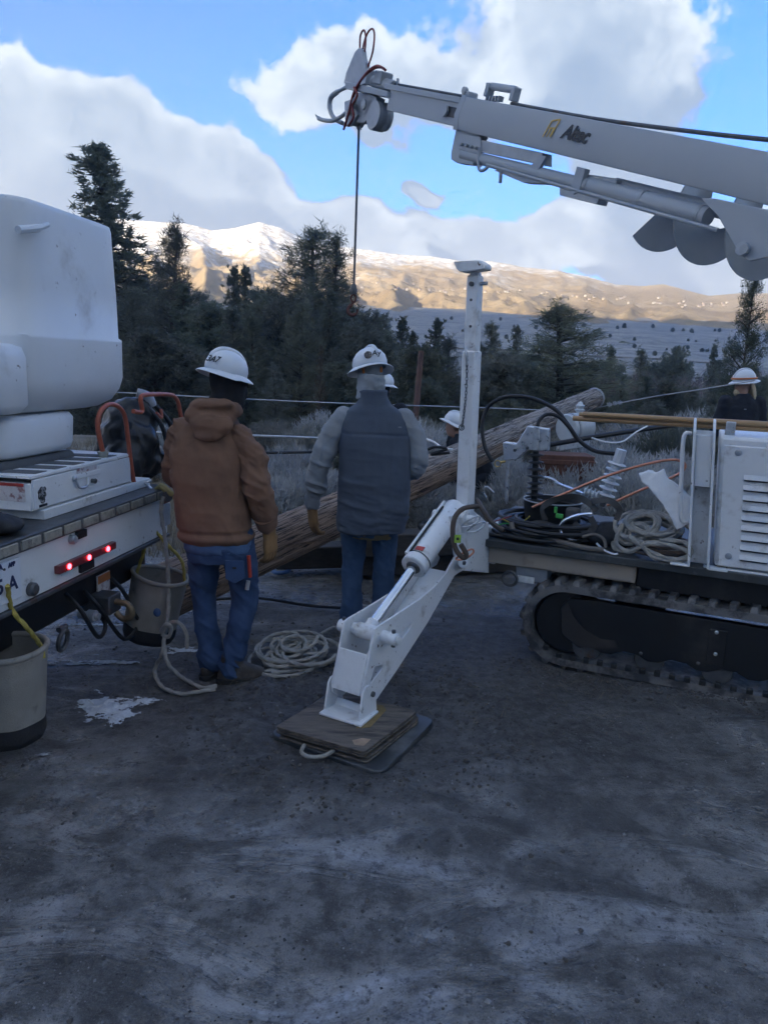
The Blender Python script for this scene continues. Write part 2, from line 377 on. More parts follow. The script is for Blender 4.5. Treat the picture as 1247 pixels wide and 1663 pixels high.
PLY = M('weathered_plywood', (.135, .112, .09), .75, var=.35, scale=7, stretch=(1, 6, 6), col2=(.045, .04, .036), c2lo=.45, c2hi=.65, c2scale=4, bump=.35, bscale=30)
PLYE = M('pale_wood_patch', (.34, .24, .16), .8, var=.3, scale=14)
POLY = M('outrigger_mat_plastic', (.035, .04, .043), .4, var=.3, scale=6, col2=(.12, .125, .13), c2lo=.48, c2hi=.7, c2scale=6, c2detail=9, rvar=.15)
COPPER = M('copper', (.62, .27, .17), .28, 1., var=.15, scale=20)
PORC = M('grey_polymer', (.62, .65, .67), .4, var=.08)
BROWNROD = M('fibreglass_stick', (.43, .26, .12), .35, var=.1, scale=8, stretch=(1, 8, 8))
PAPER = M('white_paper', (.85, .85, .84), .8, var=.05, scale=8, bump=.3, bscale=12)
GREEN = M('green_plastic', (.06, .35, .07), .45, var=.1)
LIME = M('lime_tag', (.35, .55, .07), .5, var=.15)
LEATHER = M('brown_leather', (.075, .052, .036), .6, var=.3, scale=12, bump=.3)
TANHOSE = M('tan_hose', (.15, .13, .11), .7, var=.2, scale=20)
INK = M('dark_ink', (.015, .016, .02), .5, var=.05)
ORINK = M('orange_yellow_ink', (.55, .36, .08), .5, var=.05)
STICK = M('sticker_white', (.62, .58, .57), .5, var=.12, scale=20, col2=(.3, .17, .17), c2lo=.5, c2hi=.62, c2scale=28)
STICKR = M('sticker_red', (.42, .05, .04), .5, var=.2, scale=20)
STICKO = M('sticker_orange', (.5, .17, .05), .5, var=.2, scale=20)
NAVY = M('plate_navy', (.02, .03, .09), .5, var=.05)

# ------------------------------------------------------------------ terrain
def terrain(x, y):                                   # broad shape of the land
    x = np.asarray(x, float); y = np.asarray(y, float)
    z = -3.0 * sstep(y, 11, 45) + 2.8 * sstep(y, 46, 66) + np.clip(y - 54, 0, 225) * .098 * sstep(y, 50, 90)
    z = z + 84 * sstep(-y, 30, 270) * (1 - .5 * sstep(-y, 300, 800))      # the hill behind that keeps this side in the shade
    z = z - .35 * sstep(np.abs(x), 14, 60) * sstep(y, -30, 0)
    return z
def ground_detail(x, y):
    p = np.stack([x, y, x * 0], 1); near = 1 - sstep(np.hypot(x, y - 3), 9, 30)
    z = .045 * fbm(p * .55, 3) + .022 * fbm(p * 2.1, 3)
    cl = fbm(p * 7, 4); z = z + .030 * np.clip(cl - .02, 0, 1) * sstep(fbm(p * .9 + 5, 2), -.25, .25) + .009 * fbm(p * 18, 3) * sstep(fbm(p * 1.3 + 9, 2), -.3, .3)
    # the mud pushed up round the outrigger mat and along the track
    r = np.hypot((x + .02) / 1.15, (y - 3.40)); z = z + .055 * np.exp(-((r - .60) / .18) ** 2) * (.5 + .9 * fbm(p * 6, 4, gain=.65)) + .016 * np.clip(fbm(p * 9 + 3, 4, gain=.65), -.2, 1) * (1 - sstep(np.hypot((x + .02) * .62, y - 3.9), .9, 1.7))
    # wheel ruts running away to the right, and ones by the truck
    d = (x - 1.05) * .55 + (y - 2.35) * .83
    rut = np.exp(-((d - .0) / .10) ** 2) + .8 * np.exp(-((d - .42) / .09) ** 2)
    z = z - .050 * rut * sstep(x, -.4, .8) * (.6 + .6 * fbm(p * 3, 2))
    d2 = y - 5.0 - .12 * x; z = z - .05 * (np.exp(-((d2) / .10) ** 2) + np.exp(-((d2 - .45) / .09) ** 2)) * (1 - sstep(x, -1.0, -.4)) * (.7 + .6 * fbm(p * 4, 2))
    flat = np.exp(-((r) / .42) ** 4)
    z = z * (1 - .9 * flat)
    far = (1 - near) * (.35 * fbm(p * .12, 3) + .6 * fbm(p * .06, 3) * sstep(y, 30, 60))
    return z * near + far * sstep(np.abs(y) + np.abs(x), 12, 30)
def gz(x, y):
    a, b = np.array([float(x)]), np.array([float(y)]); return float(terrain(a, b)[0] + ground_detail(a, b)[0])
def axis(lo, hi, near_lo, near_hi, step, grow=1.09, cap=30):
    a = list(np.arange(near_lo, near_hi + 1e-6, step)); s = step; q = a[-1]
    while q < hi: s = min(s * grow, cap); q += s; a.append(q)
    s = step; q = a[0]; pre = []
    while q > lo: s = min(s * grow, cap); q -= s; pre.append(q)
    return np.array(pre[::-1] + a)
def ground_material():
    m = bpy.data.materials.new('mud_and_grass'); m.use_nodes = True; k = NT(m.node_tree); b = k.n['Principled BSDF']
    tc = k.new('ShaderNodeTexCoord'); V = tc.outputs['Object']; sp = k.new('ShaderNodeSeparateXYZ'); k.l.new(V, sp.inputs[0]); X, Y, Z = sp.outputs
    nA = k.noise(V, .9, 5, .6, .6); nB = k.noise(V, 5, 7, .65); nC = k.noise(V, 38, 5, .65); mpg = k.new('ShaderNodeMapping'); k.l.new(V, mpg.inputs[0]); mpg.inputs[2].default_value = (0, 0, rad(33)); mpg.inputs[3].default_value = (.45, 1.3, 1); nD = k.noise(mpg.outputs[0], 2.4, 7, .66, .9)
    mud = k.mix(k.ramp(nB, .35, .68), MUD_D + (1,), MUD_M + (1,))
    dry = k.ramp(k.m('ADD', nA, k.m('MULTIPLY', k.m('SUBTRACT', nB, .5), 1.3)), .42, .64)
    dry = k.m('MULTIPLY', k.m('ADD', dry, k.ramp(nD, .42, .60)), .5); mud = k.mix(dry, mud, MUD_L + (1,))
    mud = k.mix(k.m('MULTIPLY', k.ramp(nC, .54, .72), .55), mud, (.21, .21, .21, 1))
    nE = k.noise(V, 14, 8, .72); mud = k.mix(k.m('MULTIPLY', k.ramp(nE, .47, .37), .6), mud, (.030, .028, .027, 1)); mud = k.mix(k.m('MULTIPLY', k.ramp(nE, .58, .68), .45), mud, (.24, .235, .23, 1)); mud = k.mix(k.m('MULTIPLY', k.ramp(nC, .45, .34), .55), mud, (.026, .025, .025, 1))  # dark pits painted in: relief shade put into the mud colour
    grit = k.noise(V, 150, 2, .7); mud = k.mix(k.m('MULTIPLY', k.ramp(grit, .56, .68), .28), mud, (.26, .26, .26, 1)); mud = k.mix(k.m('MULTIPLY', k.ramp(grit, .44, .32), .4), mud, (.028, .028, .03, 1))
    # churned dark soil round the mat, the track and the truck; the compacted clay in front is paler
    cx = k.m('MULTIPLY', k.m('ADD', X, .02), .62); cy = k.m('SUBTRACT', Y, 3.9); dist = k.m('ADD', k.m('SQRT', k.m('ADD', k.m('MULTIPLY', cx, cx), k.m('MULTIPLY', cy, cy))), k.m('MULTIPLY', k.m('SUBTRACT', k.noise(V, 2.0, 6, .65), .5), 1.6))
    churn = k.ramp(dist, 1.75, .75); lumps = k.noise(V, 17, 6, .7)
    mud = k.mix(k.m('MULTIPLY', churn, .85), mud, k.mix(k.ramp(lumps, .38, .66), (.036, .034, .033, 1), (.11, .106, .102, 1)))
    # thin frozen slush, patchy
    ice = k.m('MULTIPLY', k.ramp(nD, .565, .63), k.m('MULTIPLY', k.ramp(nC, .38, .6), k.ramp(nA, .42, .6)))
    front = k.m('MULTIPLY', k.ramp(Y, 6.5, 5.2), 1.0)
    mud = k.mix(k.m('MULTIPLY', k.m('MULTIPLY', ice, k.ramp(churn, 1, 0, .2, 1)), .8), mud, (.36, .38, .40, 1))
    # dry grass and sage further off
    n2 = k.noise(V, .7, 6, .65); n3 = k.noise(V, .11, 6, .6)
    grass = k.mix(k.ramp(n2, .35, .65), (.13, .112, .078, 1), (.25, .22, .165, 1))
    valley = k.mix(k.ramp(k.noise(V, .22, 9, .78), .40, .60), (.10, .098, .075, 1), (.33, .29, .21, 1))
    valley = k.mix(k.ramp(n3, .52, .66), valley, (.19, .18, .135, 1))
    grass = k.mix(k.ramp(Y, 35, 52), grass, valley)
    snow = k.m('MULTIPLY', k.ramp(k.noise(V, .13, 7, .7), .68, .72), k.ramp(Y, 130, 190))
    grass = k.mix(k.m('MULTIPLY', snow, .7), grass, (.7, .7, .7, 1))
    edge = k.m('ADD', Y, k.m('MULTIPLY', k.m('SUBTRACT', nA, .5), 3.))
    col = k.mix(k.ramp(edge, 6.0, 8.5), mud, grass)
    back = k.ramp(Y, -12, -25); col = k.mix(back, col, (.12, .11, .075, 1))
    k.l.new(col, b.inputs['Base Color'])
    wet = k.m('MULTIPLY', k.ramp(nD, .38, .56), k.ramp(nA, .30, .50))
    wet = k.m('MULTIPLY', k.m('MULTIPLY', wet, k.ramp(edge, 7.5, 5.5)), k.ramp(churn, 1, 0, .25, 1))
    rgh = k.ramp(wet, 0, 1, .60, .13); rgh = k.m('ADD', rgh, k.m('MULTIPLY', k.m('SUBTRACT', nC, .5), .3), clamp=True)
    k.l.new(rgh, b.inputs['Roughness']); b.inputs['Specular IOR Level'].default_value = .5
    bp = k.new('ShaderNodeBump'); bp.inputs['Strength'].default_value = .9; bp.inputs['Distance'].default_value = .02
    hgt = k.m('MULTIPLY_ADD', k.m('MULTIPLY', lumps, churn), 1.6, k.m('ADD', k.m('MULTIPLY', nC, k.m('SUBTRACT', 1., k.m('MULTIPLY', wet, .8))), k.m('MULTIPLY', k.noise(V, 120, 3, .6), k.m('SUBTRACT', .5, k.m('MULTIPLY', wet, .4)))))
    k.l.new(hgt, bp.inputs['Height']); k.l.new(bp.outputs[0], b.inputs['Normal'])
    return m
MUD_D, MUD_M, MUD_L = (.060, .058, .056), (.130, .126, .123), (.26, .258, .255)
GX = axis(-1300, 1000, -2.6, 3.2, .026, 1.085, 30); GY = axis(-850, 290, 1.2, 7.0, .026, 1.06, 20)
xx, yy = np.meshgrid(GX, GY); xf, yf = xx.ravel(), yy.ravel(); zf = terrain(xf, yf) + ground_detail(xf, yf)
nx, ny = len(GX), len(GY); idx = np.arange(nx * ny).reshape(ny, nx)
quads = np.stack([idx[:-1, :-1].ravel(), idx[:-1, 1:].ravel(), idx[1:, 1:].ravel(), idx[1:, :-1].ravel()], 1)
gme = raw_mesh('ground', np.stack([xf, yf, zf], 1), quads, 180); ground = bpy.data.objects.new('ground', gme); COL.objects.link(ground); gme.materials.append(ground_material()); ground['kind'] = 'structure'

# ------------------------------------------------------------------ far mountains
SKYLINE = [(-700, 350), (-300, 345), (0, 352), (120, 350), (220, 357), (265, 360), (300, 362), (345, 374), (380, 370), (420, 361), (455, 370), (500, 392), (560, 402), (600, 406), (650, 414), (700, 416), (750, 424), (800, 424), (850, 434), (900, 438), (950, 448), (1000, 462), (1040, 464), (1078, 461), (1110, 470), (1150, 480), (1200, 476), (1247, 476), (1400, 474), (1700, 480), (2100, 470)]
sa = np.array([azel(a, b)[0] for a, b in SKYLINE]); se = np.array([azel(a, b)[1] for a, b in SKYLINE])
FAR = .45                                            # size of the range against the distances it was drawn at
def mountain_mesh():
    na, nr = 620, 190
    A = np.linspace(-1.05, 1.05, na); Rr = np.linspace(0, 1, nr)
    aa, rr = np.meshgrid(A, Rr); a = aa.ravel(); r = rr.ravel()
    y0, y1, y2 = 455., 1050., 1400.
    dist = np.where(r < .82, y0 + (y1 - y0) * (r / .82), y1 + (y2 - y1) * (r - .82) / .18)
    el = np.interp(a, sa, se)
    x = dist * np.sin(a); y = dist * np.cos(a)
    yb = np.maximum(y, 0)
    base = (terrain(x * 0, np.minimum(yb * FAR, 211)) - .99) / FAR - 3
    crest = CAM_H + y1 * np.tan(el)
    t = np.clip(r / .82, 0, 1); back = np.clip((r - .82) / .18, 0, 1)
    prof = .30 * t + .70 * t ** 1.7
    p = np.stack([a * 9, dist * .0052 + a * 1.5, a * 0], 1)
    rd = ridged(p * .9 + 3.1, 5); rd2 = ridged(np.stack([a * 26 + .9 * fbm(p, 3), dist * .009, a * 0], 1), 4); fb = fbm(p * 3, 5)
    spur = (rd - .55) * 58 + (rd2 - .55) * 9 + fb * 6
    env = np.sin(np.pi * np.clip(t, 0, 1) ** .8) ** .8 * (1 - .4 * t) + .06 * t
    z = base + (crest - base) * prof + spur * env * np.clip((crest - 60) / 90, .25, 1.2) * .75
    z = np.minimum(z, CAM_H + dist * np.tan(el) * (1 - .015) + 0) * (1 - back) + (crest * (1 - .45 * back)) * back if False else z
    cap = CAM_H + dist * np.tan(el + .0015 * fbm(np.stack([a * 90, a * 0, a * 0], 1), 3))
    z = np.minimum(z, cap); z = z - back * back * 130
    idx = np.arange(na * nr).reshape(nr, na)
    q = np.stack([idx[:-1, :-1].ravel(), idx[:-1, 1:].ravel(), idx[1:, 1:].ravel(), idx[1:, :-1].ravel()], 1)
    return np.stack([x * FAR, y * FAR, CAM_H + (z - CAM_H) * FAR], 1), q
mv, mq = mountain_mesh()
def mountain_material():
    m = bpy.data.materials.new('mountain_slopes'); m.use_nodes = True; k = NT(m.node_tree); b = k.n['Principled BSDF']
    tc = k.new('ShaderNodeTexCoord'); V = k.vm('MULTIPLY', tc.outputs['Object'], (1 / FAR, 1 / FAR, 1 / FAR)); sp = k.new('ShaderNodeSeparateXYZ'); k.l.new(V, sp.inputs[0]); X, Y, Z = sp.outputs
    n1 = k.noise(V, .012, 8, .65); n2 = k.noise(V, .05, 7, .7); n3 = k.noise(V, .16, 4, .6)
    tan = k.mix(k.ramp(n1, .38, .62), (.31, .225, .125, 1), (.41, .315, .19, 1)); tan = k.mix(k.m('MULTIPLY', k.ramp(n2, .52, .66), .55), tan, (.25, .20, .13, 1))
    geo = k.new('ShaderNodeNewGeometry'); sn = k.new('ShaderNodeSeparateXYZ'); k.l.new(geo.outputs['Normal'], sn.inputs[0])
    # snow lies lower towards the left end of the range
    line = k.ramp(X, -420, 420, 82, 130, smooth=False)
    h = k.m('ADD', k.m('SUBTRACT', Z, line), k.m('ADD', k.m('MULTIPLY', k.m('SUBTRACT', n2, .5), 150), k.m('MULTIPLY', k.m('SUBTRACT', n1, .5), 110)))
    h = k.m('ADD', h, k.m('MULTIPLY', sn.outputs[0], 26))
    sm = k.ramp(h, -14, 40); sm = k.m('MULTIPLY', sm, k.ramp(n3, .34, .60, .12, .92))
    col = k.mix(sm, tan, (.80, .81, .83, 1))
    tr = k.m('MULTIPLY', k.ramp(k.noise(V, .35, 3, .6), .60, .66), k.ramp(n1, .5, .6)); col = k.mix(k.m('MULTIPLY', tr, .7), col, (.05, .055, .04, 1))
    k.l.new(col, b.inputs['Base Color']); b.inputs['Roughness'].default_value = .95; b.inputs['Specular IOR Level'].default_value = .05
    bp = k.new('ShaderNodeBump'); bp.inputs['Strength'].default_value = .6; bp.inputs['Distance'].default_value = 2.7; k.l.new(n2, bp.inputs['Height']); k.l.new(bp.outputs[0], b.inputs['Normal'])
    return m
mme = raw_mesh('mountains', mv, mq, 180); mo = bpy.data.objects.new('mountains', mme); COL.objects.link(mo); mme.materials.append(mountain_material()); mo['kind'] = 'structure'

# a pale road across the valley
rp = [at(x, y, Y) for x, y, Y in ((640, 548, 92), (760, 552, 92), (900, 560, 92), (1040, 565, 92), (1110, 570, 92), (1300, 585, 92))]
mb = MB(); pts = smooth_path(rp, 10); vs = []
for p in pts:
    for w in (-1.2, 1.2): vs.append(Vector((p.x, p.y + w, gz(p.x, p.y + w) + .12)))
mb.add(vs, [(2 * i, 2 * i + 1, 2 * i + 3, 2 * i + 2) for i in range(len(pts) - 1)])
road = single('road', mb, M('gravel_road', (.30, .28, .25), .9), None, None, kind='structure')

# the town at the foot of the mountains: small gabled houses
rng = random.Random(5)
HW = [M('house_wall_pale', (.42, .38, .33), .8, rand=.3), M('house_wall_tan', (.32, .26, .19), .8, rand=.3)]; HR = M('house_roof', (.22, .17, .14), .8, rand=.35)
def house(i):
    w, d, h = .95, .75, .55
    wm = MB().box((0, 0, h / 2), (w, d, h)); rm = MB()
    e = .1; rm.prism([(-w / 2 - e, -d / 2 - e, h), (-w / 2 - e, d / 2 + e, h), (-w / 2 - e, 0, h + .38)], (w + 2 * e, 0, 0))
    r = thing('house', 'small gabled house in the far town at the foot of the mountains', 'house', (0, 0, 0), 'houses of the far town below the mountains')
    part('wall', wm, HW[i], r, local=True); part('roof', rm, HR, r, local=True)
    part('door', MB().box((.2, -d / 2 - .012, 0.25), (.25, .04, .5)), INK, r, local=True)
    return r
protos = [house(0), house(1)]; cnt = 0
from mathutils.bvhtree import BVHTree
_bm = BVHTree.FromPolygons(mv.tolist(), mq.tolist()); 
def hit(px, py): return _bm.ray_cast(CAM, ray(px, py).normalized())[0]
for i in range(75):
    u = rng.random()
    px = 330 + 900 * u if rng.random() < .5 else (rng.choice([rng.gauss(690, 50), rng.gauss(470, 45), rng.gauss(1150, 45), rng.gauss(985, 60)]))
    if px < 320 or px > 1225: continue
    py = np.interp(px, [320, 450, 700, 900, 1100, 1230], [455, 461, 472, 478, 494, 502]) + rng.gauss(0, 3.5)
    p = hit(px, py)
    if p is None: continue
    p = p; r = protos[cnt] if cnt < 2 else copy_tree(protos[rng.randrange(2)])
    r.location = (p.x, p.y, p.z - .1); r.rotation_euler = (0, 0, rng.uniform(-.6, .6)); cnt += 1

# ------------------------------------------------------------------ trees and shrubs
def fol(name, a, b, rand=.25):
    m = M(name, a, .85, var=.35, scale=1.3, col2=b, c2lo=.48, c2hi=.66, c2scale=.8, rand=rand, spec=.2, detail=3, c2detail=3)
    k = NT(m.node_tree); b_ = k.n['Principled BSDF']; tl = k.new('ShaderNodeBsdfTranslucent'); k.l.new(b_.inputs['Base Color'].links[0].from_socket, tl.inputs[0])
    mx = k.new('ShaderNodeMixShader'); mx.inputs[0].default_value = .5; k.l.new(b_.outputs[0], mx.inputs[1]); k.l.new(tl.outputs[0], mx.inputs[2]); k.l.new(mx.outputs[0], k.n['Material Output'].inputs[0]); return m
BARK = M('bark', (.075, .06, .048), .95, var=.35, scale=8, rand=.2)
BARKG = M('grey_bark', (.20, .175, .165), .95, var=.25, scale=8, rand=.2)
F_DARK = fol('dark_conifer_needles', (.145, .165, .125), (.21, .22, .165)); F_OLIVE = fol('olive_needles', (.175, .185, .13), (.23, .225, .16)); F_GREY = fol('grey_green_needles', (.17, .182, .15), (.235, .235, .19))
F_DRY = fol('dry_brown_foliage', (.15, .12, .08), (.19, .155, .105)); F_TWIG = fol('bare_lilac_twigs', (.20, .155, .145), (.26, .20, .18)); F_SAGE = fol('sagebrush_leaves', (.42, .415, .395), (.58, .565, .53), .2)
def leaves(cs, ds, n, ln, wd, spread, rg, up=0.):     # n pointed leaf sprays round each clump centre
    k = len(cs); C = np.repeat(cs, n, 0); D = np.repeat(ds, n, 0) + rg.normal(0, spread, (k * n, 3)); D[:, 2] += up
    D /= np.linalg.norm(D, axis=1)[:, None] + 1e-9
    S = np.cross(D, rg.normal(0, 1, (k * n, 3))); S /= np.linalg.norm(S, axis=1)[:, None] + 1e-9
    L = ln * rg.uniform(.6, 1.3, (k * n, 1)); W = wd * rg.uniform(.6, 1.3, (k * n, 1)); C = C + rg.normal(0, ln * .28, C.shape)
    a = C - S * W * .5; b = C + S * W * .5; c = C + D * L
    V = np.stack([a, b, c], 1).reshape(-1, 3); F = np.arange(k * n * 3).reshape(-1, 3); return V, F
def tree_proto(kind, seed):
    rg = np.random.default_rng(seed); tr = MB(); cs = []; ds = []; H = 8.
    bend = rg.normal(0, .12, 2)
    def axis_pt(z): t = z / H; return np.array([bend[0] * t * t * 2, bend[1] * t * t * 2, z])
    P_ = dict(spire=(1.55, 220, 18, .16, .05, .6), pine=(1.7, 84, 16, .25, .026, .8), cedar=(1.15, 130, 15, .17, .058, .6), bushy=(2.6, 130, 15, .19, .056, .7), dry=(1.5, 80, 11, .17, .028, .6), bare=(2.2, 70, 5, .38, .012, .5))[kind]
    R, nb, nl, ln, wd, sprd = P_
    top = H * (.99 if kind != 'bare' else .7)
    tr.tube([axis_pt(z) for z in np.linspace(-.4, top, 9)], [.13 * (1 - .9 * i / 8) + .012 for i in range(9)], 7)
    for i in range(nb):
        t = (i + rg.random()) / nb
        if kind == 'spire': z = H * (.04 + .95 * t); w = (1 - t) ** .7 * (.88 + .16 * np.sin(t * 21 + seed)); drop = -.05 - .25 * (1 - t)
        elif kind == 'pine': z = H * (.12 + .87 * t); w = (1 - t ** 1.6) * (.55 + .6 * rg.random()) + .08; drop = .28
        elif kind == 'cedar': z = H * (.02 + .97 * t); w = (1 - t) ** .6 * (.8 + .25 * rg.random()); drop = .55
        elif kind == 'bushy': z = H * (.03 + .93 * t); w = np.sqrt(max(0, 1 - (t * 1.02) ** 2)) * (.7 + .4 * rg.random()); drop = .35
        elif kind == 'dry': z = H * (.03 + .95 * t); w = (1 - t) ** .7 * (.6 + .5 * rg.random()); drop = .7
        else: z = H * (.1 + .6 * t); w = .65 + .35 * rg.random(); drop = 1.1
        L = R * w; a = rg.uniform(0, 6.283); o = axis_pt(z); d = np.array([np.cos(a), np.sin(a), drop + rg.normal(0, .12)]); d /= np.linalg.norm(d)
        e = o + d * L + np.array([0, 0, .12 * L if kind != 'spire' else -.06 * L])
        tr.tube([o, (o + e) / 2 + np.array([0, 0, .04 * L]), e], [.03 + .012 * L, .02, .006], 4, cap=False)
        m = max(2, int(L / (.16 if kind not in ('pine', 'bare') else .26)))
        for s in np.linspace(.18 if kind != 'pine' else .4, 1, m):
            q = o + (e - o) * s; cs.append(q + rg.normal(0, .06 + .07 * L * .5, 3)); dd = d.copy(); dd[2] += .2; ds.append(dd)
            if kind == 'pine':
                for _ in range(3): cs.append(q + rg.normal(0, .17, 3)); ds.append(rg.normal(0, .7, 3) + dd)
            elif kind == 'bare':
                for _ in range(2): cs.append(q + rg.normal(0, .18, 3)); ds.append(rg.normal(0, .45, 3) + dd * 1.3 + np.array([0, 0, .6]))
            else:
                for _ in range(1 + (kind == 'bushy')): cs.append(q + rg.normal(0, .16 + .05 * L, 3)); ds.append(dd)
    for z in np.linspace(top - .5, top, 6): cs.append(axis_pt(z)); ds.append(np.array([0, 0, 1.]))
    V, F = leaves(np.array(cs), np.array(ds), nl, ln, wd, sprd, rg, .12)
    return clean(raw_mesh('trunk', tr.v, tr.f, 0)), raw_mesh('crown', V, F, 0)
KINDS = {}
def tree_meshes(kind, v):
    if (kind, v) not in KINDS: KINDS[kind, v] = tree_proto(kind, hash((len(kind) * 7 + ord(kind[0]), v)) % 9973)
    return KINDS[kind, v]
def tree(name, kind, v, px, ptop, Y, label, mat, group=None, width=1., bark=BARK, lean=0.):
    t = at(px, ptop, Y); z0 = gz(t.x, t.y); h = max(.6, t.z - z0); s = h / 8.
    r = thing(name, label, 'tree', (t.x, t.y, z0), group)
    tm, cm = tree_meshes(kind, v); rot = (px * 37 % 628) / 100
    for nm, me, mt in (('trunk', tm, bark), ('crown', cm, mat)):
        o = bpy.data.objects.new(nm, me); COL.objects.link(o); o.parent = r; o.scale = (s * width, s * width, s); o.rotation_euler = (0, lean, rot)
        if not me.materials: me.materials.append(mt)
        o.material_slots[0].link = 'OBJECT'; o.material_slots[0].material = mt
    return r
TR = [ # name, kind, variant, px, top, Y, width, material, label
 ('spire_tree', 'spire', 1, 182, 232, 30, 1.3, F_DARK, 'tallest dark pointed evergreen rising behind the white bucket'),
 ('pine_tree', 'pine', 1, 272, 366, 27, .95, F_GREY, 'open-branched pine just right of the tallest pointed evergreen'),
 ('cedar_tree', 'cedar', 1, 378, 436, 33, .8, F_DARK, 'small pointed evergreen, left of a close pair above the brown-jacketed man'),
 ('cedar_tree', 'cedar', 2, 398, 436, 34, .8, F_DARK, 'small pointed evergreen, right of a close pair above the brown-jacketed man'),
 ('pine_tree', 'pine', 2, 508, 374, 31, 1.35, F_DARK, 'tall tufted pine, left of the pair left of the hanging hook'),
 ('pine_tree', 'pine', 3, 547, 388, 32, 1.05, F_DARK, 'tall tufted pine directly behind the hanging hook'),
 ('pine_tree', 'pine', 1, 925, 500, 21, 2.5, F_OLIVE, 'broad bushy pine standing alone against the valley right of the white post'),
 ('cedar_tree', 'cedar', 1, 838, 532, 30, .9, F_GREY, 'slim pointed cedar between the white post and the broad bushy pine'),
 ('pine_tree', 'pine', 2, 800, 528, 28, .9, F_OLIVE, 'conifer just right of the white post head'),
 ('cedar_tree', 'cedar', 2, 706, 520, 30, 1.1, F_DARK, 'dark cedar just left of the white post'),
 ('cedar_tree', 'cedar', 1, 655, 518, 31, 1.0, F_DARK, 'dark cedar above the vest-wearing man, left of another'),
 ('bushy_tree', 'bushy', 1, 612, 505, 26, .75, F_GREY, 'grey-green rounded evergreen right of the hanging hook'),
 ('cedar_tree', 'cedar', 2, 1160, 562, 40, .7, F_DARK, 'small dark cone-shaped evergreen left of the long-haired man'),
 ('bushy_tree', 'bushy', 2, 1093, 562, 44, .8, F_DARK, 'low dark flat-topped evergreen in the valley'),
 ('pine_tree', 'pine', 3, 1228, 440, 13, .62, F_DARK, 'dark conifer cut off by the right edge of the picture'),
 ('bushy_tree', 'bushy', 1, 1242, 610, 22, .8, F_DARK, 'dark evergreen behind the long-haired man'),
 ('cedar_tree', 'cedar', 1, 992, 565, 33, .9, F_DARK, 'pointed evergreen right of the broad bushy pine'),
 ('pine_tree', 'pine', 2, 1042, 570, 34, .9, F_OLIVE, 'olive pine left of the bare lilac trees'),
 ('dry_tree', 'dry', 1, 522, 560, 16.5, .75, F_DRY, 'dry brown bushy tree left of the vest-wearing man'),
 ('bare_tree', 'bare', 1, 1008, 588, 24, 1.2, F_TWIG, 'bare lilac-grey tree above the wooden pole tip'),
 ('bare_tree', 'bare', 2, 1088, 592, 30, 1.3, F_TWIG, 'bare lilac-grey tree left of the cone-shaped evergreen'),
 ('bare_tree', 'bare', 1, 1150, 606, 36, 1.5, F_TWIG, 'bare lilac-grey tree below the cone-shaped evergreen'),
 ('bare_tree', 'bare', 2, 745, 590, 22, .6, F_TWIG, 'thin bare tree beside the white post'),
]
for (nm, kd, v, px, pt, Y, w, mt, lab) in TR: tree(nm, kd, v, px, pt, Y, lab, mt, width=w, bark=BARKG if kd == 'bare' else BARK)
rg = random.Random(11)
def belt_label(kd, px):
    k = dict(bushy='bushy evergreen', cedar='pointed evergreen', pine='tufted pine')[kd]
    for lim, wh in ((160, 'hidden mostly by the white bucket'), (340, 'between the white bucket and the brown-jacketed man'), (470, 'above the brown-jacketed man'), (600, 'behind the hanging hook'), (735, 'right of the vest-wearing man'), (900, 'just right of the white post'), (1000, 'behind the wooden pole tip'), (1120, 'left of the long-haired man'), (2000, 'at the right edge, by the long-haired man')):
        if px < lim: return k + ' in the tree belt, ' + wh
FILL = [(215, 470, 24), (240, 450, 36), (300, 470, 25), (330, 478, 29), (352, 496, 24), (380, 500, 23), (410, 512, 22), (430, 488, 30), (455, 472, 33), (475, 480, 26), (490, 500, 22), (535, 480, 24), (565, 496, 25), (590, 520, 22), (630, 545, 22), (670, 545, 22), (690, 560, 20), (725, 555, 23), (775, 560, 22), (805, 575, 20), (840, 590, 19), (880, 590, 23), (965, 590, 25), (1010, 610, 22), (1050, 612, 21), (1090, 620, 20), (1120, 628, 21), (1170, 622, 24), (1205, 610, 30), (255, 540, 19), (320, 560, 18), (400, 575, 18), (450, 590, 17), (560, 590, 18), (620, 600, 18), (700, 610, 17), (150, 480, 26), (60, 470, 30), (-60, 440, 30), (1290, 580, 22), (1345, 560, 26), (980, 640, 17), (1060, 650, 16), (1140, 655, 17), (830, 640, 16), (1195, 660, 15)]
for i, (px, pt, Y) in enumerate(FILL):
    kd = rg.choice(['bushy', 'bushy', 'cedar', 'pine']); v = rg.randrange(1, 4)
    tree('evergreen_tree', kd, v, px, pt + rg.uniform(-6, 6), Y + rg.uniform(-1, 1), belt_label(kd, px), rg.choice([F_DARK, F_GREY, F_OLIVE, F_GREY]), group='belt of trees behind the workers', width=rg.uniform(.9, 1.35) if kd == 'bushy' else rg.uniform(1.0, 1.5))
for i in range(26):                                   # scattered far trees in the valley
    px = rg.uniform(760, 1240); Y = rg.uniform(38, 56); pt = 600 - (Y - 38) * 1.0 + rg.uniform(-8, 10)
    kd = rg.choice(['bare', 'bare', 'bushy', 'cedar'])
    tree('valley_tree', kd, rg.randrange(1, 3), px, pt, Y, 'small far tree in the scrub at the edge of the valley', F_TWIG if kd == 'bare' else F_DARK, group='small trees at the edge of the valley', width=rg.uniform(1.0, 1.8), bark=BARKG)

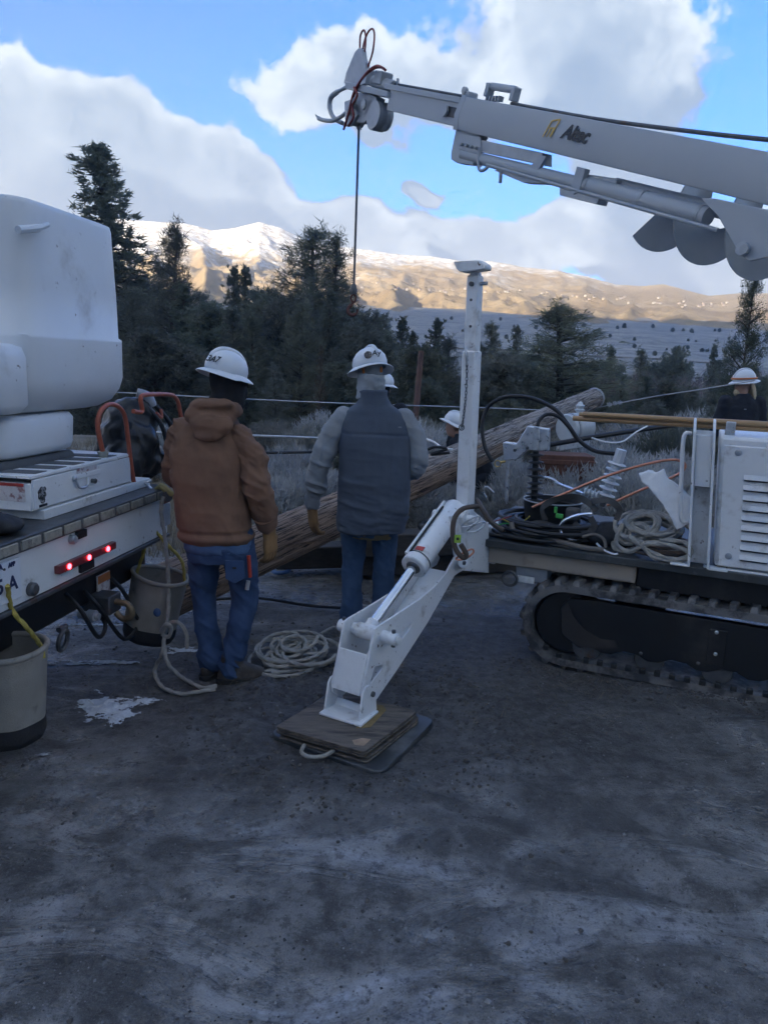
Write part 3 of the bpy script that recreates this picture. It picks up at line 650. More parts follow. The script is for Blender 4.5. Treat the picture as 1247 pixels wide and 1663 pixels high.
for i in range(60):                                   # scrub dotted over the valley slope
    Y = rg.uniform(60, 185); x = rg.uniform(.02, .52) * Y; z0 = gz(x, Y); s = rg.uniform(.05, .13) * (.6 + Y / 200)
    r = thing('scrub_bush', 'tiny far bush dotted on the shaded valley slope', 'shrub', (x, Y, z0), 'scrub on the valley slope'); tm, cm = tree_meshes('bushy', 1 + i % 2)
    o = bpy.data.objects.new('crown', cm); COL.objects.link(o); o.parent = r; o.scale = (s * 1.3, s * 1.3, s * .8); o.material_slots[0].link = 'OBJECT'; o.material_slots[0].material = F_GREY
# sagebrush
def sage_proto(seed):
    rg = np.random.default_rng(seed); n = 1500
    a = rg.uniform(0, 6.283, n); ph = np.arccos(rg.uniform(.05, 1, n)); D = np.stack([np.sin(ph) * np.cos(a), np.sin(ph) * np.sin(a), np.cos(ph) * 1.2 + .1], 1)
    rr = rg.uniform(.35, 1., n)[:, None]; C = D * rr * np.array([.62, .62, .66]) * (1 + .25 * fbm(D * 2 + seed, 2))[:, None]
    V, F = leaves(C, D * .9 + np.array([0, 0, .55]), 5, .105, .020, .5, rg)
    st = MB()
    for i in range(22):
        d = D[i * 7]; st.tube([(0, 0, -.05), (d[0] * .2, d[1] * .2, .2), tuple(d * .55)], [.018, .012, .005], 4, cap=False)
    return raw_mesh('stems', st.v, st.f, 0), raw_mesh('foliage', V, F, 0)
SG = [sage_proto(s) for s in (3, 8, 21)]
def shrub(px, ptop, Y, label, group, w=1., mat=F_SAGE, name='sagebrush'):
    t = at(px, ptop, Y); z0 = gz(t.x, t.y); h = max(.35, t.z - z0); s = h / .85
    r = thing(name, label, 'shrub', (t.x, t.y, z0), group); st, fo = SG[int(px) % 3]
    for nm, me, mt in (('stems', st, BARKG), ('foliage', fo, mat)):
        o = bpy.data.objects.new(nm, me); COL.objects.link(o); o.parent = r; o.scale = (s * w, s * w, s); o.rotation_euler = (0, 0, px * .7)
        if not me.materials: me.materials.append(mt)
        o.material_slots[0].link = 'OBJECT'; o.material_slots[0].material = mt
F_SAGED = fol('dull_sage_leaves', (.27, .26, .22), (.38, .36, .31), .2)
for (px, pt, Y) in [(455, 745, 8.2), (490, 762, 7.6), (430, 770, 7.3), (475, 720, 9.6)]: shrub(px, pt, Y, 'pale grey sagebrush between the two big men, beyond the wooden pole', 'sagebrush between the two men', 1.0)
for (px, pt, Y) in [(985, 715, 9.8), (925, 752, 8.4), (1010, 752, 8.2), (1055, 745, 8.8), (1100, 738, 9.4), (960, 735, 9.2), (1128, 755, 8.6), (905, 790, 7.6), (1040, 770, 7.7), (840, 770, 8.2), (795, 770, 8.6), (815, 735, 9.8), (870, 755, 8.8), (700, 800, 7.6), (735, 790, 8.2)]: shrub(px, pt, Y, 'pale grey sagebrush beyond the loaded deck of the tracked machine', 'sagebrush beyond the tracked machine', 1.05)
for i in range(34):
    px = rg.uniform(215, 1235); Y = rg.uniform(10.5, 15); pt = 640 + 740 / Y + rg.uniform(-22, 22) - 2
    shrub(px, pt, Y, 'dull grey-brown brush at the foot of the belt of trees', 'brush at the foot of the trees', rg.uniform(.9, 1.4), rg.choice([F_SAGE, F_SAGED, F_SAGED, F_GREY]), 'brush_shrub')
for i in range(16):
    px = rg.uniform(400, 720); Y = rg.uniform(7.6, 10); shrub(px, 735 + 300 / Y + rg.uniform(-10, 30), Y, 'low dry brush behind the wooden pole', 'dry brush behind the wooden pole', 1., rg.choice([F_SAGED, F_SAGE]), 'brush_shrub')

# ------------------------------------------------------------------ bucket truck at the left
A0 = Vector((-1.28, 4.27, 0)); ut = Vector((.157, .988, 0)).normalized(); nt = Vector((.988, -.157, 0)).normalized(); UZ = Vector((0, 0, 1))
def TL(a, b, z): return A0 + ut * a + nt * b + UZ * z          # along the rear edge (away), out of the rear face, up
def tp(x, y, b=0.):                                             # pixel on the plane b in front of the rear face -> (a, z)
    p = pl(x, y, A0 + nt * b, nt); return (p - A0).dot(ut), p.z
TAX = (ut, nt, UZ)
def tbox(mb, a0, a1, b0, b1, z0, z1): return mb.box(TL((a0 + a1) / 2, (b0 + b1) / 2, (z0 + z1) / 2), (a1 - a0, b1 - b0, z1 - z0), TAX)
truck = thing('bucket_truck', 'white bucket truck parked at the left, its rear end towards the workers', 'truck', TL(-1.0, -.6, 0))
part('deck', tbox(MB(), -2.4, .05, -4.6, .0, .985, 1.028), STEEL, truck, .004)
tail = part('tail_panel', tbox(MB(), -2.4, .03, -.06, -.012, .745, .965), WHITE_OLD, truck, .003)
part('lower_lip', tbox(MB(), -2.4, .03, -.10, .002, .722, .743), STEEL, truck, .004)
part('bumper_rail', tbox(MB(), -2.4, .04, -.05, .006, .966, 1.026), STEEL, truck, .003)
for i in range(15):
    a = .0 - .152 * i
    part('tread_block', tbox(MB(), a - .128, a, .0, .014, .974, 1.016), BLOCK, truck, .004)
part('chassis', tbox(tbox(MB(), -2.3, .0, -4.6, -.14, .50, .72), -1.9, -.3, -4.6, -.5, .40, .5), BLACKP, truck, .01)
for a0 in (-2.2, -.22):                                         # rear wheels well under the body
    w = MB(); c = TL(a0, -1.6, .42); w.lathe(c - ut * .12, ut, [(0, .20), (.0, .36), (.03, .41), (.21, .41), (.24, .36), (.24, .20)], 28); wh = part('wheel', w, RUBBER, truck)
    part('rim', MB().lathe(c - ut * .09, ut, [(0, .12), (.0, .2), (.18, .2), (.18, .12)], 20), GREYP, wh)
# light bar with three red lamps
a, z = tp(92, 922); a2, z2 = tp(185, 884)
zc = (z + z2) / 2 - .004; bar = part('light_bar', tbox(MB(), a, a2, -.012, .016, zc - .022, zc + .016), LEDBASE, truck, .004)
for px in (112, 145, 176):
    aa, _ = tp(px, 900, .016); part('lamp', MB().lathe(TL(aa, .0155, zc - .003), nt, [(0, .013), (.005, .012), (.008, .006)], 14), LED, bar)
part('name_tag', tbox(MB(), tp(131, 915)[0], tp(153, 915)[0], -.012, .004, tp(142, 926)[1], tp(142, 906)[1]), BLACKP, truck, .002)
for (px, py, r, mt) in ((119, 876, .022, GREYP), (54, 957, .03, STEEL)):
    aa, zz = tp(px, py); part('plug', MB().lathe(TL(aa, -.012, zz), nt, [(0, r), (.02, r), (.028, r * .75), (.03, 0.001)], 18), mt, truck)
part('latch_notch', tbox(MB(), tp(126, 868)[0], tp(141, 868)[0], -.03, .004, .925, .96), BLACKP, truck)
# licence plate
a2, _ = tp(34, 940); zt = tp(20, 909)[1]; zb = tp(20, 976)[1]
lp = part('licence_plate', tbox(MB(), a2 - .30, a2, -.012, .004, zb, zt), STICK if False else M('plate_white', (.68, .70, .73), .4, var=.05), truck, .003)
for (t, px, py, s, mt) in (('A', 22, 948, .085, NAVY), ('APP', 20, 917, .024, NAVY), ('5', 1, 955, .085, NAVY), ('A', 2, 922, .03, NAVY)):
    aa, zz = tp(px, py, .006); text_part('plate_letter', t, s, TL(aa, .0055, zz), ut, UZ, mt, lp, offset=.002)
for px, py in ((8, 925), (14, 962)):
    aa, zz = tp(px, py, .006); part('plate_bolt', MB().lathe(TL(aa, .003, zz), nt, [(0, .006), (.005, .005), (.006, .001)], 8), STEEL, lp)
# what hangs under the tail: warning sign, pintle hitch, shackle ring, hoses
a1, z1 = tp(166, 937, -.10); a2, z2 = tp(187, 965, -.10)
ws = part('warning_sign', tbox(MB(), a1, a2, -.135, -.125, z2, z1), STICK, truck, .002); part('sign_header', tbox(MB(), a1 + .003, a2 - .003, -.126, -.122, z1 - (z1 - z2) * .34, z1 - .003), STICKO, ws)
a1, z1 = tp(180, 985, -.05); hp = MB(); hp.box(TL(a1, -.10, z1 + .02), (.12, .16, .10), TAX); part('hitch_block', hp, STEEL, truck, .008)
hk = MB().tube(smooth_path([TL(a1, -.03, z1 + .03), TL(a1, .05, z1 + .02), TL(a1, .07, z1 - .04), TL(a1, .02, z1 - .06), TL(a1, -.02, z1 - .03)], 5), .017, 10); part('pintle_hook', hk, M('worn_hook_steel', (.22, .17, .10), .5, .6, var=.3), truck)
a1, z1 = tp(106, 1040, -.02); sh = MB(); sh.tube([TL(a1 + math.cos(t) * .035, -.03 + math.sin(t) * .01, z1 + math.sin(t) * .05) for t in np.linspace(0, 6.28, 20)][:-1], .011, 8, closed=True); sh.tube([TL(a1 - .03, -.03, z1 + .06), TL(a1 + .03, -.03, z1 + .06)], .013, 8); part('shackle', sh, STEEL, truck)
a1, z1 = tp(150, 1000, -.05); part('air_coupling', MB().lathe(TL(a1, -.12, z1), nt, [(0, .02), (.05, .02), (.05, .03), (.09, .03), (.09, .018), (.11, .016)], 14), GREYP, truck)
for j, (p0, p1) in enumerate((((150, 985), (215, 1008)), ((120, 990), (160, 1012)), ((190, 960), (225, 985)))):
    (a1, z1), (a3, z3) = tp(*p0, -.1), tp(*p1, -.1); part('hose', MB().tube(smooth_path([TL(a1, -.14, z1 + .08), TL(a1, -.06, z1), TL((a1 + a3) / 2, -.04, min(z1, z3) - .03), TL(a3, -.06, z3), TL(a3, -.14, z3 + .1)], 5), .011, 8), RUBBER, truck)
# corner fittings on the far end of the tail
part('corner_plate', tbox(MB(), -.06, .028, -.012, .01, .80, .93), GREYP, truck, .003)
part('red_marker', tbox(MB(), -.055, .02, -.012, .012, .935, .968), M('marker_red', (.12, .03, .02), .4), truck, .002)
# bed structure: rear step, rusty beam, white platform tray, pad roll
part('step_sill', tbox(MB(), -1.02, .0, -.34, -.10, 1.029, 1.075), WHITE_OLD, truck, .004)
part('rusty_beam', tbox(MB(), -2.2, -.02, -.86, -.70, 1.22, 1.30), RUST, truck, .006)
part('bed_box', tbox(MB(), -2.3, -.05, -2.6, -.9, 1.029, 1.26), WHITE_OLD, truck, .01)
part('rear_locker', tbox(MB(), -.25, .06, -1.9, -1.15, 1.261, 1.60), WHITE, truck, .012)
def rbox(mb, a0, a1, b0, b1, zs, seg=28, pw=5.):                 # rounded upright shell: zs = (z, inset)
    rs = []
    for z, ins in zs: rs.append([TL(*q) for q in [(p.x, p.y, z) for p in ell(((a0 + a1) / 2, (b0 + b1) / 2, 0), (a1 - a0) / 2 - ins, (b1 - b0) / 2 - ins, seg, p=pw)]])
    return mb.rings(rs)
# bucket: right edge, base and top read off the photograph on its own face plane
FB = -.22
aR, _ = tp(200, 560, FB); aR += .09; aL = aR - .95
zT = tp(170, 360, FB)[1]; zB = tp(150, 668, FB)[1]
bw = .66; g = .0
bk = rbox(MB(), aL, aR, FB - bw, FB, [(zB, .16), (zB + .012, .11), (zB + .05, .05), (zB + .11, .015), (zB + .17, .0), (zB + .36, .0), (zB + .375, .0), (zB + .385, .014), (zB + .6, .018), (zT - .10, .03), (zT - .03, .032), (zT - .006, .038), (zT, .055), (zT, .08), (zT - .12, .085)], 56, 7.)
bucket = part('bucket', bk, FIBER, truck, sharp=60)
# moulded step pocket on the near end of the bucket
am, _ = tp(30, 600, FB)
st = MB(); rs = []
for q, (hgt, ins) in enumerate(((zB + .02, .03), (zB + .06, .0), (zB + .27, .0), (zB + .315, .012), (zB + .33, .05))):
    rs.append([TL(*v) for v in [(p.x, p.y, hgt) for p in ell((aL - .10, FB - bw / 2 + .02, 0), .14 - ins, bw / 2 - .02 - ins, 40, p=6.)]])
part('step_pocket', st.rings(rs), FIBER, bucket, sharp=60)
part('bucket_rib', MB().tube(smooth_path([TL(aL + .0, FB - .01, zT - .16), TL(aL + .13, FB + .002, zT - .13), TL(aL + .21, FB + .001, zT - .10)], 6), [.018] * 7 + [.012] * 5 + [.004], 8), FIBER, bucket)
# tray under the bucket, its pad, and the upper arm it hangs from
zt0 = tp(60, 742, FB - .1)[1]
tray = part('platform_tray', rbox(MB(), aL - .1, tp(124, 700, FB - .1)[0], FB - .72, FB - .08, [(zt0, .05), (zt0 + .02, .01), (zt0 + .05, .0), (zB - .03, -.005), (zB - .005, .01)], 48, 8.), FIBER, truck, sharp=60)
part('pad_roll', MB().tube([TL(aL - .2, FB - .12, zt0 - .03), TL(tp(112, 735, FB - .12)[0], FB - .12, zt0 - .03)], .033, 14), M('grey_foam', (.09, .095, .10), .8, var=.2, bump=.2), truck)
part('lift_arm', MB().beam(TL(aL + .3, FB - bw - .02, zB + .25), TL(aL - .6, -4.0, 2.2), .24, .26), FIBER, truck, .02)
for px, py in ((85, 728), (130, 712)):
    pass
# orange guard hoops
def hoop(pxs, b, r, k=7):
    return MB().tube(smooth_path([TL(*(lambda q: (q[0], b, q[1]))(tp(x, y, b))) for x, y in pxs], k), r, 12)
part('guard_hoop', hoop([(167, 732), (160, 700), (160, 680), (166, 665), (178, 657), (192, 660), (203, 676), (208, 710), (213, 752), (219, 792)], -.115, .0125), ORANGE, truck)
part('guard_hoop', hoop([(217, 668), (231, 668), (229, 646), (240, 641), (275, 641), (287, 648), (292, 664), (297, 700), (300, 770)], -.06, .0125), ORANGE, truck)

# white tool chest
CB = -.12
a0, zb0 = tp(54, 842, CB); a1, zt1 = tp(211, 739, CB); zb1 = 1.077; zt1 = zb1 + .155
a1 = tp(212, 760, CB)[0]
chest = thing('tool_chest', 'white steel tool chest with stickers on the truck bed under the bucket', 'tool chest', TL((a0 + a1) / 2, CB - .25, 1.077))
cb = part('box', tbox(MB(), a0, a1, CB - .5, CB - .004, zb1, zt1 - .03), WHITE_BOX, chest, .004)
part('drawer_front', tbox(MB(), a0 + .008, a1 - .006, CB - .006, CB + .006, zb1 + .008, zt1 - .012), WHITE_BOX, chest, .003)
part('lid', tbox(MB(), a0 - .006, a1 + .004, CB - .5, CB + .004, zt1 - .008, zt1 + .006), WHITE_BOX, chest, .002)
for i in range(5): q = a0 + .06 + i * (a1 - a0 - .1) / 5; part('tread_strip', MB().prism([TL(q, CB - .02, zt1 + .0065), TL(q + .09, CB - .02, zt1 + .0065), TL(q + .02, CB - .44, zt1 + .0065), TL(q - .07, CB - .44, zt1 + .0065)], (0, 0, .003)), M('grip_tape', (.11, .115, .12), .9) if i == 0 else bpy.data.materials['grip_tape'], chest)
zm = (zb1 + zt1) / 2 + .012; ah = a0 + (a1 - a0) * .36
part('handle_plate', tbox(MB(), ah, ah + .24, CB + .006, CB + .011, zm + .006, zm + .03), WHITE_BOX, chest, .002)
part('latch', MB().tube(smooth_path([TL(ah, CB + .016, zm + .015), TL(ah + .02, CB + .022, zm - .03), TL(ah + .09, CB + .022, zm - .035), TL(ah + .11, CB + .016, zm + .005)], 4), .006, 8), GALV, chest)
part('latch_hub', MB().lathe(TL(ah, CB + .006, zm + .016), nt, [(0, .013), (.012, .013), (.016, .008), (.017, .001)], 14), GALV, chest)
part('lock', MB().lathe(TL(ah + .16, CB + .006, zm - .02), nt, [(0, .011), (.012, .011), (.02, .014), (.026, .01), (.027, .001)], 14), STEEL, chest)
part('paper_label', tbox(MB(), ah + .03, ah + .21, CB + .0062, CB + .008, zm + .034, zm + .058), STICK, chest)
# the black and white round picture sticker, kept as a plain patch, and its caption bars
sa0 = a0 + .035
dec = MB()
for i, (dx, dz, r) in enumerate(((.03, .075, .018), (.012, .07, .011), (.05, .078, .012), (.022, .05, .02), (.044, .053, .016), (.033, .03, .016))): dec.lathe(TL(sa0 + dx, CB + .006, zb1 + .012 + dz), nt, [(0, r), (.0012 + i * .0003, r), (.0013 + i * .0003, .001)], 14)
part('round_sticker', dec, M('sticker_print', (.30, .30, .31), .6, var=.6, scale=60, col2=(.02, .02, .02), c2lo=.45, c2hi=.5, c2scale=70), chest)
part('sticker_caption', tbox(MB(), sa0 + .006, sa0 + .066, CB + .0062, CB + .0075, zb1 + .012, zb1 + .024), INK, chest)
nb = -ut
part('paper_notice', MB().box(TL(a0 - .0015, CB - .16, zb1 + .085), (.002, .26, .085), TAX), STICK, chest)
part('notice_header', MB().box(TL(a0 - .0035, CB - .16, zb1 + .118), (.002, .25, .014), TAX), STICKR, chest)
cupz = zt1 + .0066; ca = tp(168, 739, CB - .05)[0]
cup = thing('plastic_cup', 'small clear plastic cup standing on the white tool chest', 'cup', TL(ca, CB - .05, cupz))
part('cup_wall', MB().lathe(TL(ca, CB - .05, cupz), UZ, [(0, .016), (.0, .022), (.028, .03), (.03, .032), (.03, .029), (.004, .021), (.004, .001)], 20, cap=False), M('cloudy_plastic', (.75, .72, .62), .25, var=.05, trans=.5), cup)
part('drink', MB().lathe(TL(ca, CB - .05, cupz + .005), UZ, [(0, .018), (.014, .0235), (.0145, .001)], 18), M('amber_drink', (.25, .16, .04), .2), cup)

# black gear bag behind the chest
bgc = TL(tp(215, 720, -.34)[0], -.36, 1.03)
bag = thing('gear_bag', 'bulky black gear bag slumped on the truck bed behind the orange hoop', 'bag', bgc)
bm_ = MB()
for (dx, dy, dz, r, sc) in ((-.02, 0, .16, .19, (1.0, .85, .95)), (-.06, .02, .22, .17, (1.1, .8, 1.)), (.08, .02, .10, .17, (1.1, .85, .8)), (.05, .01, .33, .15, (1., .8, 1.)), (.0, .0, .30, .17, (.95, .8, 1.0)), (.02, .03, .40, .12, (1., .8, .9)), (-.14, .03, .12, .14, (1, .9, 1.)), (.12, .02, .13, .13, (1, .9, 1.1)), (.06, -.05, .22, .13, (.8, .8, 1.3))):
    bm_.ball((ut * dx + nt * dy) + UZ * dz, r, 16, 10, sc)
part_me('bag_body', remesh(bm_, .016, 6, lambda v: .040 * (ridged(v * np.array([7, 7, 3.]) + v[:, 2:] * np.array([3., 0, 0]) + 3, 4) - .5) + .008 * fbm(v * 16, 3)), BLACKV, bag)
for k_, off in enumerate((-.05, .07)):
    part('strap', MB().tube(smooth_path([bgc + ut * (off + .05) + nt * .12 + UZ * .44, bgc + ut * (off + .10) + nt * .19 + UZ * .33, bgc + ut * (off + .14) + nt * .21 + UZ * .18, bgc + ut * (off + .17) + nt * .20 + UZ * .03], 6), .014, 8), BLACKF, bag)
part('grey_flap', MB().tube(smooth_path([bgc + ut * .0 + nt * .06 + UZ * .52, bgc + ut * .03 + nt * .11 + UZ * .50, bgc + ut * .05 + nt * .13 + UZ * .44], 5), [.03] * 5 + [.034] * 5 + [.03], 10), M('grey_vinyl', (.30, .32, .35), .35, var=.2), bag)
part('bag_clip', MB().tube(smooth_path([bgc + ut * .05 + nt * .16 + UZ * .40, bgc + ut * .10 + nt * .17 + UZ * .37, bgc + ut * .11 + nt * .16 + UZ * .42], 5), .010, 8), ORANGE, bag)

# dark folded work coat with an orange flash at the left end of the bed
fc = TL(tp(14, 865, -.1)[0] - .05, -.16, 1.03)
fo = thing('folded_coat', 'dark folded work coat lying on the truck bed at the left picture edge', 'coat', fc)
fm = MB()
for (dx, dy, dz, r, sc) in ((0, 0, .04, .13, (1.2, .9, .35)), (-.06, 0, .07, .11, (1.1, 1, .4)), (.06, .03, .03, .09, (1, 1, .35)), (-.12, -.02, .1, .1, (1, 1, .5))): fm.ball(ut * dx + nt * dy + UZ * dz, r, 14, 8, sc)
part_me('coat_cloth', remesh(fm, .012, 4, lambda v: .012 * ridged(v * 9 + 5, 3) - .006), BLACKF, fo)
fm = MB(); fm.ball(ut * -.10 + nt * .01 + UZ * .16, .06, 12, 8, (1, .6, 1.1)); part_me('orange_flash', remesh(fm, .012, 3, lambda v: .012 * ridged(v * 12 + 1, 3)), M('hi_vis_orange', (.55, .09, .03), .7, var=.2), fo)

# canvas tool buckets hanging from the tail
def canvas_bucket(label, top, r, h, lean, yaw_pts, dark=.22):
    root = thing('canvas_bucket', label, 'bucket', top - Vector((0, 0, h)))
    ax = Vector(lean).normalized(); n = 40
    o = top - ax * h
    def pr(seq): return seq
    w = MB(); rs = []
    prof = [(0, .86), (.03, .95), (h * dark, .96), (h * .5, .98), (h * .8, 1.0), (h, 1.03), (h, .985), (h * .8, .955), (h * .3, .92), (.03, .9), (.03, .01)]
    X = ax.orthogonal().normalized(); Y = ax.cross(X)
    rng_ = np.random.default_rng(int(abs(top.y) * 100))
    for hh, k_ in prof:
        ring = []
        for j in range(n):
            a = 2 * math.pi * j / n; dent = 1 + .035 * math.sin(3 * a + 1.3) * (hh / h) + .02 * math.sin(7 * a + hh * 9)
            ring.append(o + ax * hh + (X * math.cos(a) + Y * math.sin(a)) * r * k_ * dent)
        rs.append(ring)
    wall = part('canvas_wall', w.rings(rs), CANVAS, root, sharp=70)
    part('dark_base', MB().rings([[o + ax * hh + (X * math.cos(2 * math.pi * j / n) + Y * math.sin(2 * math.pi * j / n)) * r * k_ * (1 + .035 * math.sin(3 * 2 * math.pi * j / n + 1.3) * (hh / h) + .02 * math.sin(7 * 2 * math.pi * j / n + hh * 9)) for j in range(n)] for hh, k_ in ((-.006, .5), (-.006, .87), (.03, .965), (h * dark, .972), (h * dark, .94))]), CANVASB, root, sharp=70)
    part('rim_hoop', MB().tube([top + (X * math.cos(a) + Y * math.sin(a)) * r * 1.02 * (1 + .035 * math.sin(3 * a + 1.3)) for a in np.linspace(0, 2 * math.pi, 41)[:-1]], .013, 10, closed=True), CANVAS, root)
    for pts in yaw_pts: part('rope_handle', MB().rope(smooth_path(pts, 6), .009), ROPEY, root)
    return root, o, ax
p = at(20, 1052, 2.93); top = Vector((p.x - .03, p.y - .0, p.z))
q1 = at(52, 1036, 2.80)
cbk, _, _ = canvas_bucket('tan canvas bucket with dark base, nearest the camera at the left picture edge', top, .158, .40, (.02, .0, 1), [[TL(tp(2, 950)[0], .03, tp(2, 950)[1]), at(20, 990, 2.88), at(45, 1020, 2.84), top + Vector((.145, .02, .0)), top + Vector((.15, .02, -.05))]])
p2 = at(262, 935, 4.12)
cb2, _, _ = canvas_bucket('tan canvas bucket hanging behind the brown-jacketed man\'s legs from the truck corner', p2, .155, .38, (.22, .02, 1), [[at(243, 805, 4.2), at(240, 850, 4.18), at(234, 895, 4.12), p2 + Vector((-.14, .0, .01)), p2 + Vector((-.14, 0, -.05))], [at(243, 850, 4.18), at(268, 880, 4.16), at(295, 910, 4.14), p2 + Vector((.13, .02, -.02)), p2 + Vector((.135, .02, -.07))]])
part('blue_mark', MB().ball(p2 + Vector((.02, -.152, -.17)), .022, 10, 6, (1, .25, 1.2)), M('blue_mark_paint', (.05, .10, .22), .7), cb2)
# snatch block and hand line hanging from the truck corner
sb = thing('snatch_block', 'yellowish snatch block clipped to the truck corner, a hand line through it', 'pulley block', at(268, 800, 4.2))
part('side_plate', MB().tube(smooth_path([at(250, 800, 4.2), at(262, 790, 4.18), at(278, 803, 4.18), at(290, 815, 4.18)], 5), [.014] * 5 + [.022] * 6 + [.014] * 5, 8), M('worn_yellow', (.33, .27, .10), .6, var=.3), sb)
part('sheave', MB().lathe(at(272, 806, 4.17), (.3, -1, 0), [(-.012, .03), (-.004, .022), (.004, .022), (.012, .03)], 18), STEEL, sb)
part('hook', MB().tube(smooth_path([at(250, 800, 4.2), at(243, 790, 4.2), at(237, 785, 4.22), at(246, 780, 4.24)], 5), .008, 8), GALV, sb)
hl = [at(266, 806, 4.16), at(262, 830, 4.14), at(268, 870, 4.10), at(273, 930, 4.02), at(274, 990, 3.95), at(268, 1030, 3.9), at(264, 1060, 3.86)]
def gg(x, y, h=.012):
    p = gp(x, y); p.z = gz(p.x, p.y) + h + .004; return p
g1 = [gg(252, 1098, .02), gg(262, 1122), gg(282, 1133), gg(300, 1138), gg(325, 1137), gg(350, 1133)]
hm = MB(); hm.rope(smooth_path(hl + g1, 8), .0105); hm.rope(smooth_path([at(266, 1040, 3.89), at(272, 1075, 3.84), gg(290, 1106, .015), gg(308, 1118), gg(330, 1127), gg(352, 1124)], 8), .0105)
hm.rope(smooth_path([at(276, 1012, 3.9), at(288, 1010, 3.88), at(302, 1025, 3.88), at(304, 1052, 3.88)], 6), .0105)
hm.tube(smooth_path([at(262, 1025, 3.88), at(270, 1014, 3.86), at(279, 1020, 3.87), at(274, 1034, 3.88), at(264, 1030, 3.9)], 6), .0115, 8)
single('hand_line', hm, ROPE, 'grey rope hanging from the truck corner down to the mud beside the canvas bucket', 'rope')

# ------------------------------------------------------------------ tracked digger derrick
from mathutils.geometry import tessellate_polygon
def plate(mb, loops, off):                           # flat plate with holes; loops[0] outer, others holes, all in one plane
    loops = [[Vector(p) for p in l] for l in loops]; off = Vector(off); n = off.normalized(); X = n.orthogonal().normalized(); Y = n.cross(X)
    tri = tessellate_polygon([[Vector((p.dot(X), p.dot(Y), 0)) for p in l] for l in loops]); allp = [p for l in loops for p in l]; m = len(allp)
    fs = [tuple(t) for t in tri] + [tuple(i + m for i in reversed(t)) for t in tri]; k = 0
    for l in loops:
        q = len(l); fs += [(k + i, k + (i + 1) % q, m + k + (i + 1) % q, m + k + i) for i in range(q)]; k += q
    return mb.add(allp + [p + off for p in allp], fs)
DO = Vector((1.27, 4.24, 0)); du = Vector((.921, -.390, 0)).normalized(); dv = Vector((.390, .921, 0)).normalized()
DAX = (du, dv, UZ)
def DL(s, t, z): return DO + du * s + dv * t + UZ * z           # along the machine (to the right), away, up
def dp(x, y, t=0.): p = pl(x, y, DO + dv * t, dv); return (p - DO).dot(du), p.z
def dbox(mb, s0, s1, t0, t1, z0, z1): return mb.box(DL((s0 + s1) / 2, (t0 + t1) / 2, (z0 + z1) / 2), (s1 - s0, t1 - t0, z1 - z0), DAX)
dig = thing('digger_derrick', 'white tracked digger derrick with raised boom, at the right', 'digger derrick', DL(.8, .6, 0))
# --- tracks: endless belt, lugs, side frame
def stadium(s0, s1, zc, r, n=14):
    o = [(s0 - r * math.sin(math.pi * i / n), zc + r * math.cos(math.pi * i / n)) for i in range(n + 1)]
    o += [(s1 + r * math.sin(math.pi * i / n), zc - r * math.cos(math.pi * i / n)) for i in range(n + 1)]
    return o
S0, S1, ZC, RR = -.15, 2.05, .262, .258
def make_track(t0, t1, near):
    mb = MB(); outer = stadium(S0, S1, ZC, RR, 18); inner = stadium(S0, S1, ZC, RR - .045, 18); n = len(outer)
    vs = [DL(s, t, z) for (t, prof) in ((t0, outer), (t1, outer), (t1, inner), (t0, inner)) for s, z in prof]
    fs = [(k * n + i, k * n + (i + 1) % n, ((k + 1) % 4) * n + (i + 1) % n, ((k + 1) % 4) * n + i) for k in range(4) for i in range(n)]
    belt = part('track_belt', mb.add(vs, fs), MUDRUB, dig, sharp=30)
    # lugs along the belt
    L = 2 * (S1 - S0) + 2 * math.pi * RR; m = 56
    for i in range(m):
        d = L * i / m; ls = S1 - S0
        if d < ls: s, z, a = S1 - d, ZC + RR, 0.
        elif d < ls + math.pi * RR: q = (d - ls) / RR; s, z, a = S0 - RR * math.sin(q), ZC + RR * math.cos(q), q
        elif d < 2 * ls + math.pi * RR: s, z, a = S0 + d - ls - math.pi * RR, ZC - RR, math.pi
        else: q = (d - 2 * ls - math.pi * RR) / RR; s, z, a = S1 + RR * math.sin(q), ZC - RR * math.cos(q), math.pi + q
        if not near and not (a < 1.2): continue
        nrm = du * (-math.sin(a)) + UZ * math.cos(a); tg = du * (-math.cos(a)) - UZ * math.sin(a)
        c = DL(s, (t0 + t1) / 2, z) + nrm * .010
        lm = MB(); w = (t1 - t0); h = .020
        for sgn in (-1, 1):
            b = [c + dv * (sgn * w * .02) + tg * (-.030 + .012 * sgn), c + dv * (sgn * w * .02) + tg * (.030 + .012 * sgn), c + dv * (sgn * w * .5) + tg * (.020 - .012 * sgn), c + dv * (sgn * w * .5) + tg * (-.026 - .012 * sgn)]
            cc = sum(b, Vector()) / 4
            lm.add([p - nrm * .014 for p in b] + [cc + (p - cc) * .78 + nrm * h for p in b], [(3, 2, 1, 0), (4, 5, 6, 7)] + [(k, (k + 1) % 4, 4 + (k + 1) % 4, 4 + k) for k in range(4)])
        part('track_lug', lm, MUDRUB, dig, .006)
    if near:                                        # guide notches on the inner side of the lower run
        for i in range(30):
            s = S0 - .12 + i * .082
            zz = ZC - RR + .05 if s > S0 else ZC - math.sqrt(max(0, (RR - .045) ** 2 - (s - S0) ** 2)) + .004
            part('guide_tooth', dbox(MB(), s, s + .034, t0 - .006, t0 + .03, zz - .004, zz + .026), RUBBER, dig, .004)
make_track(0, .30, True); make_track(.95, 1.25, False)
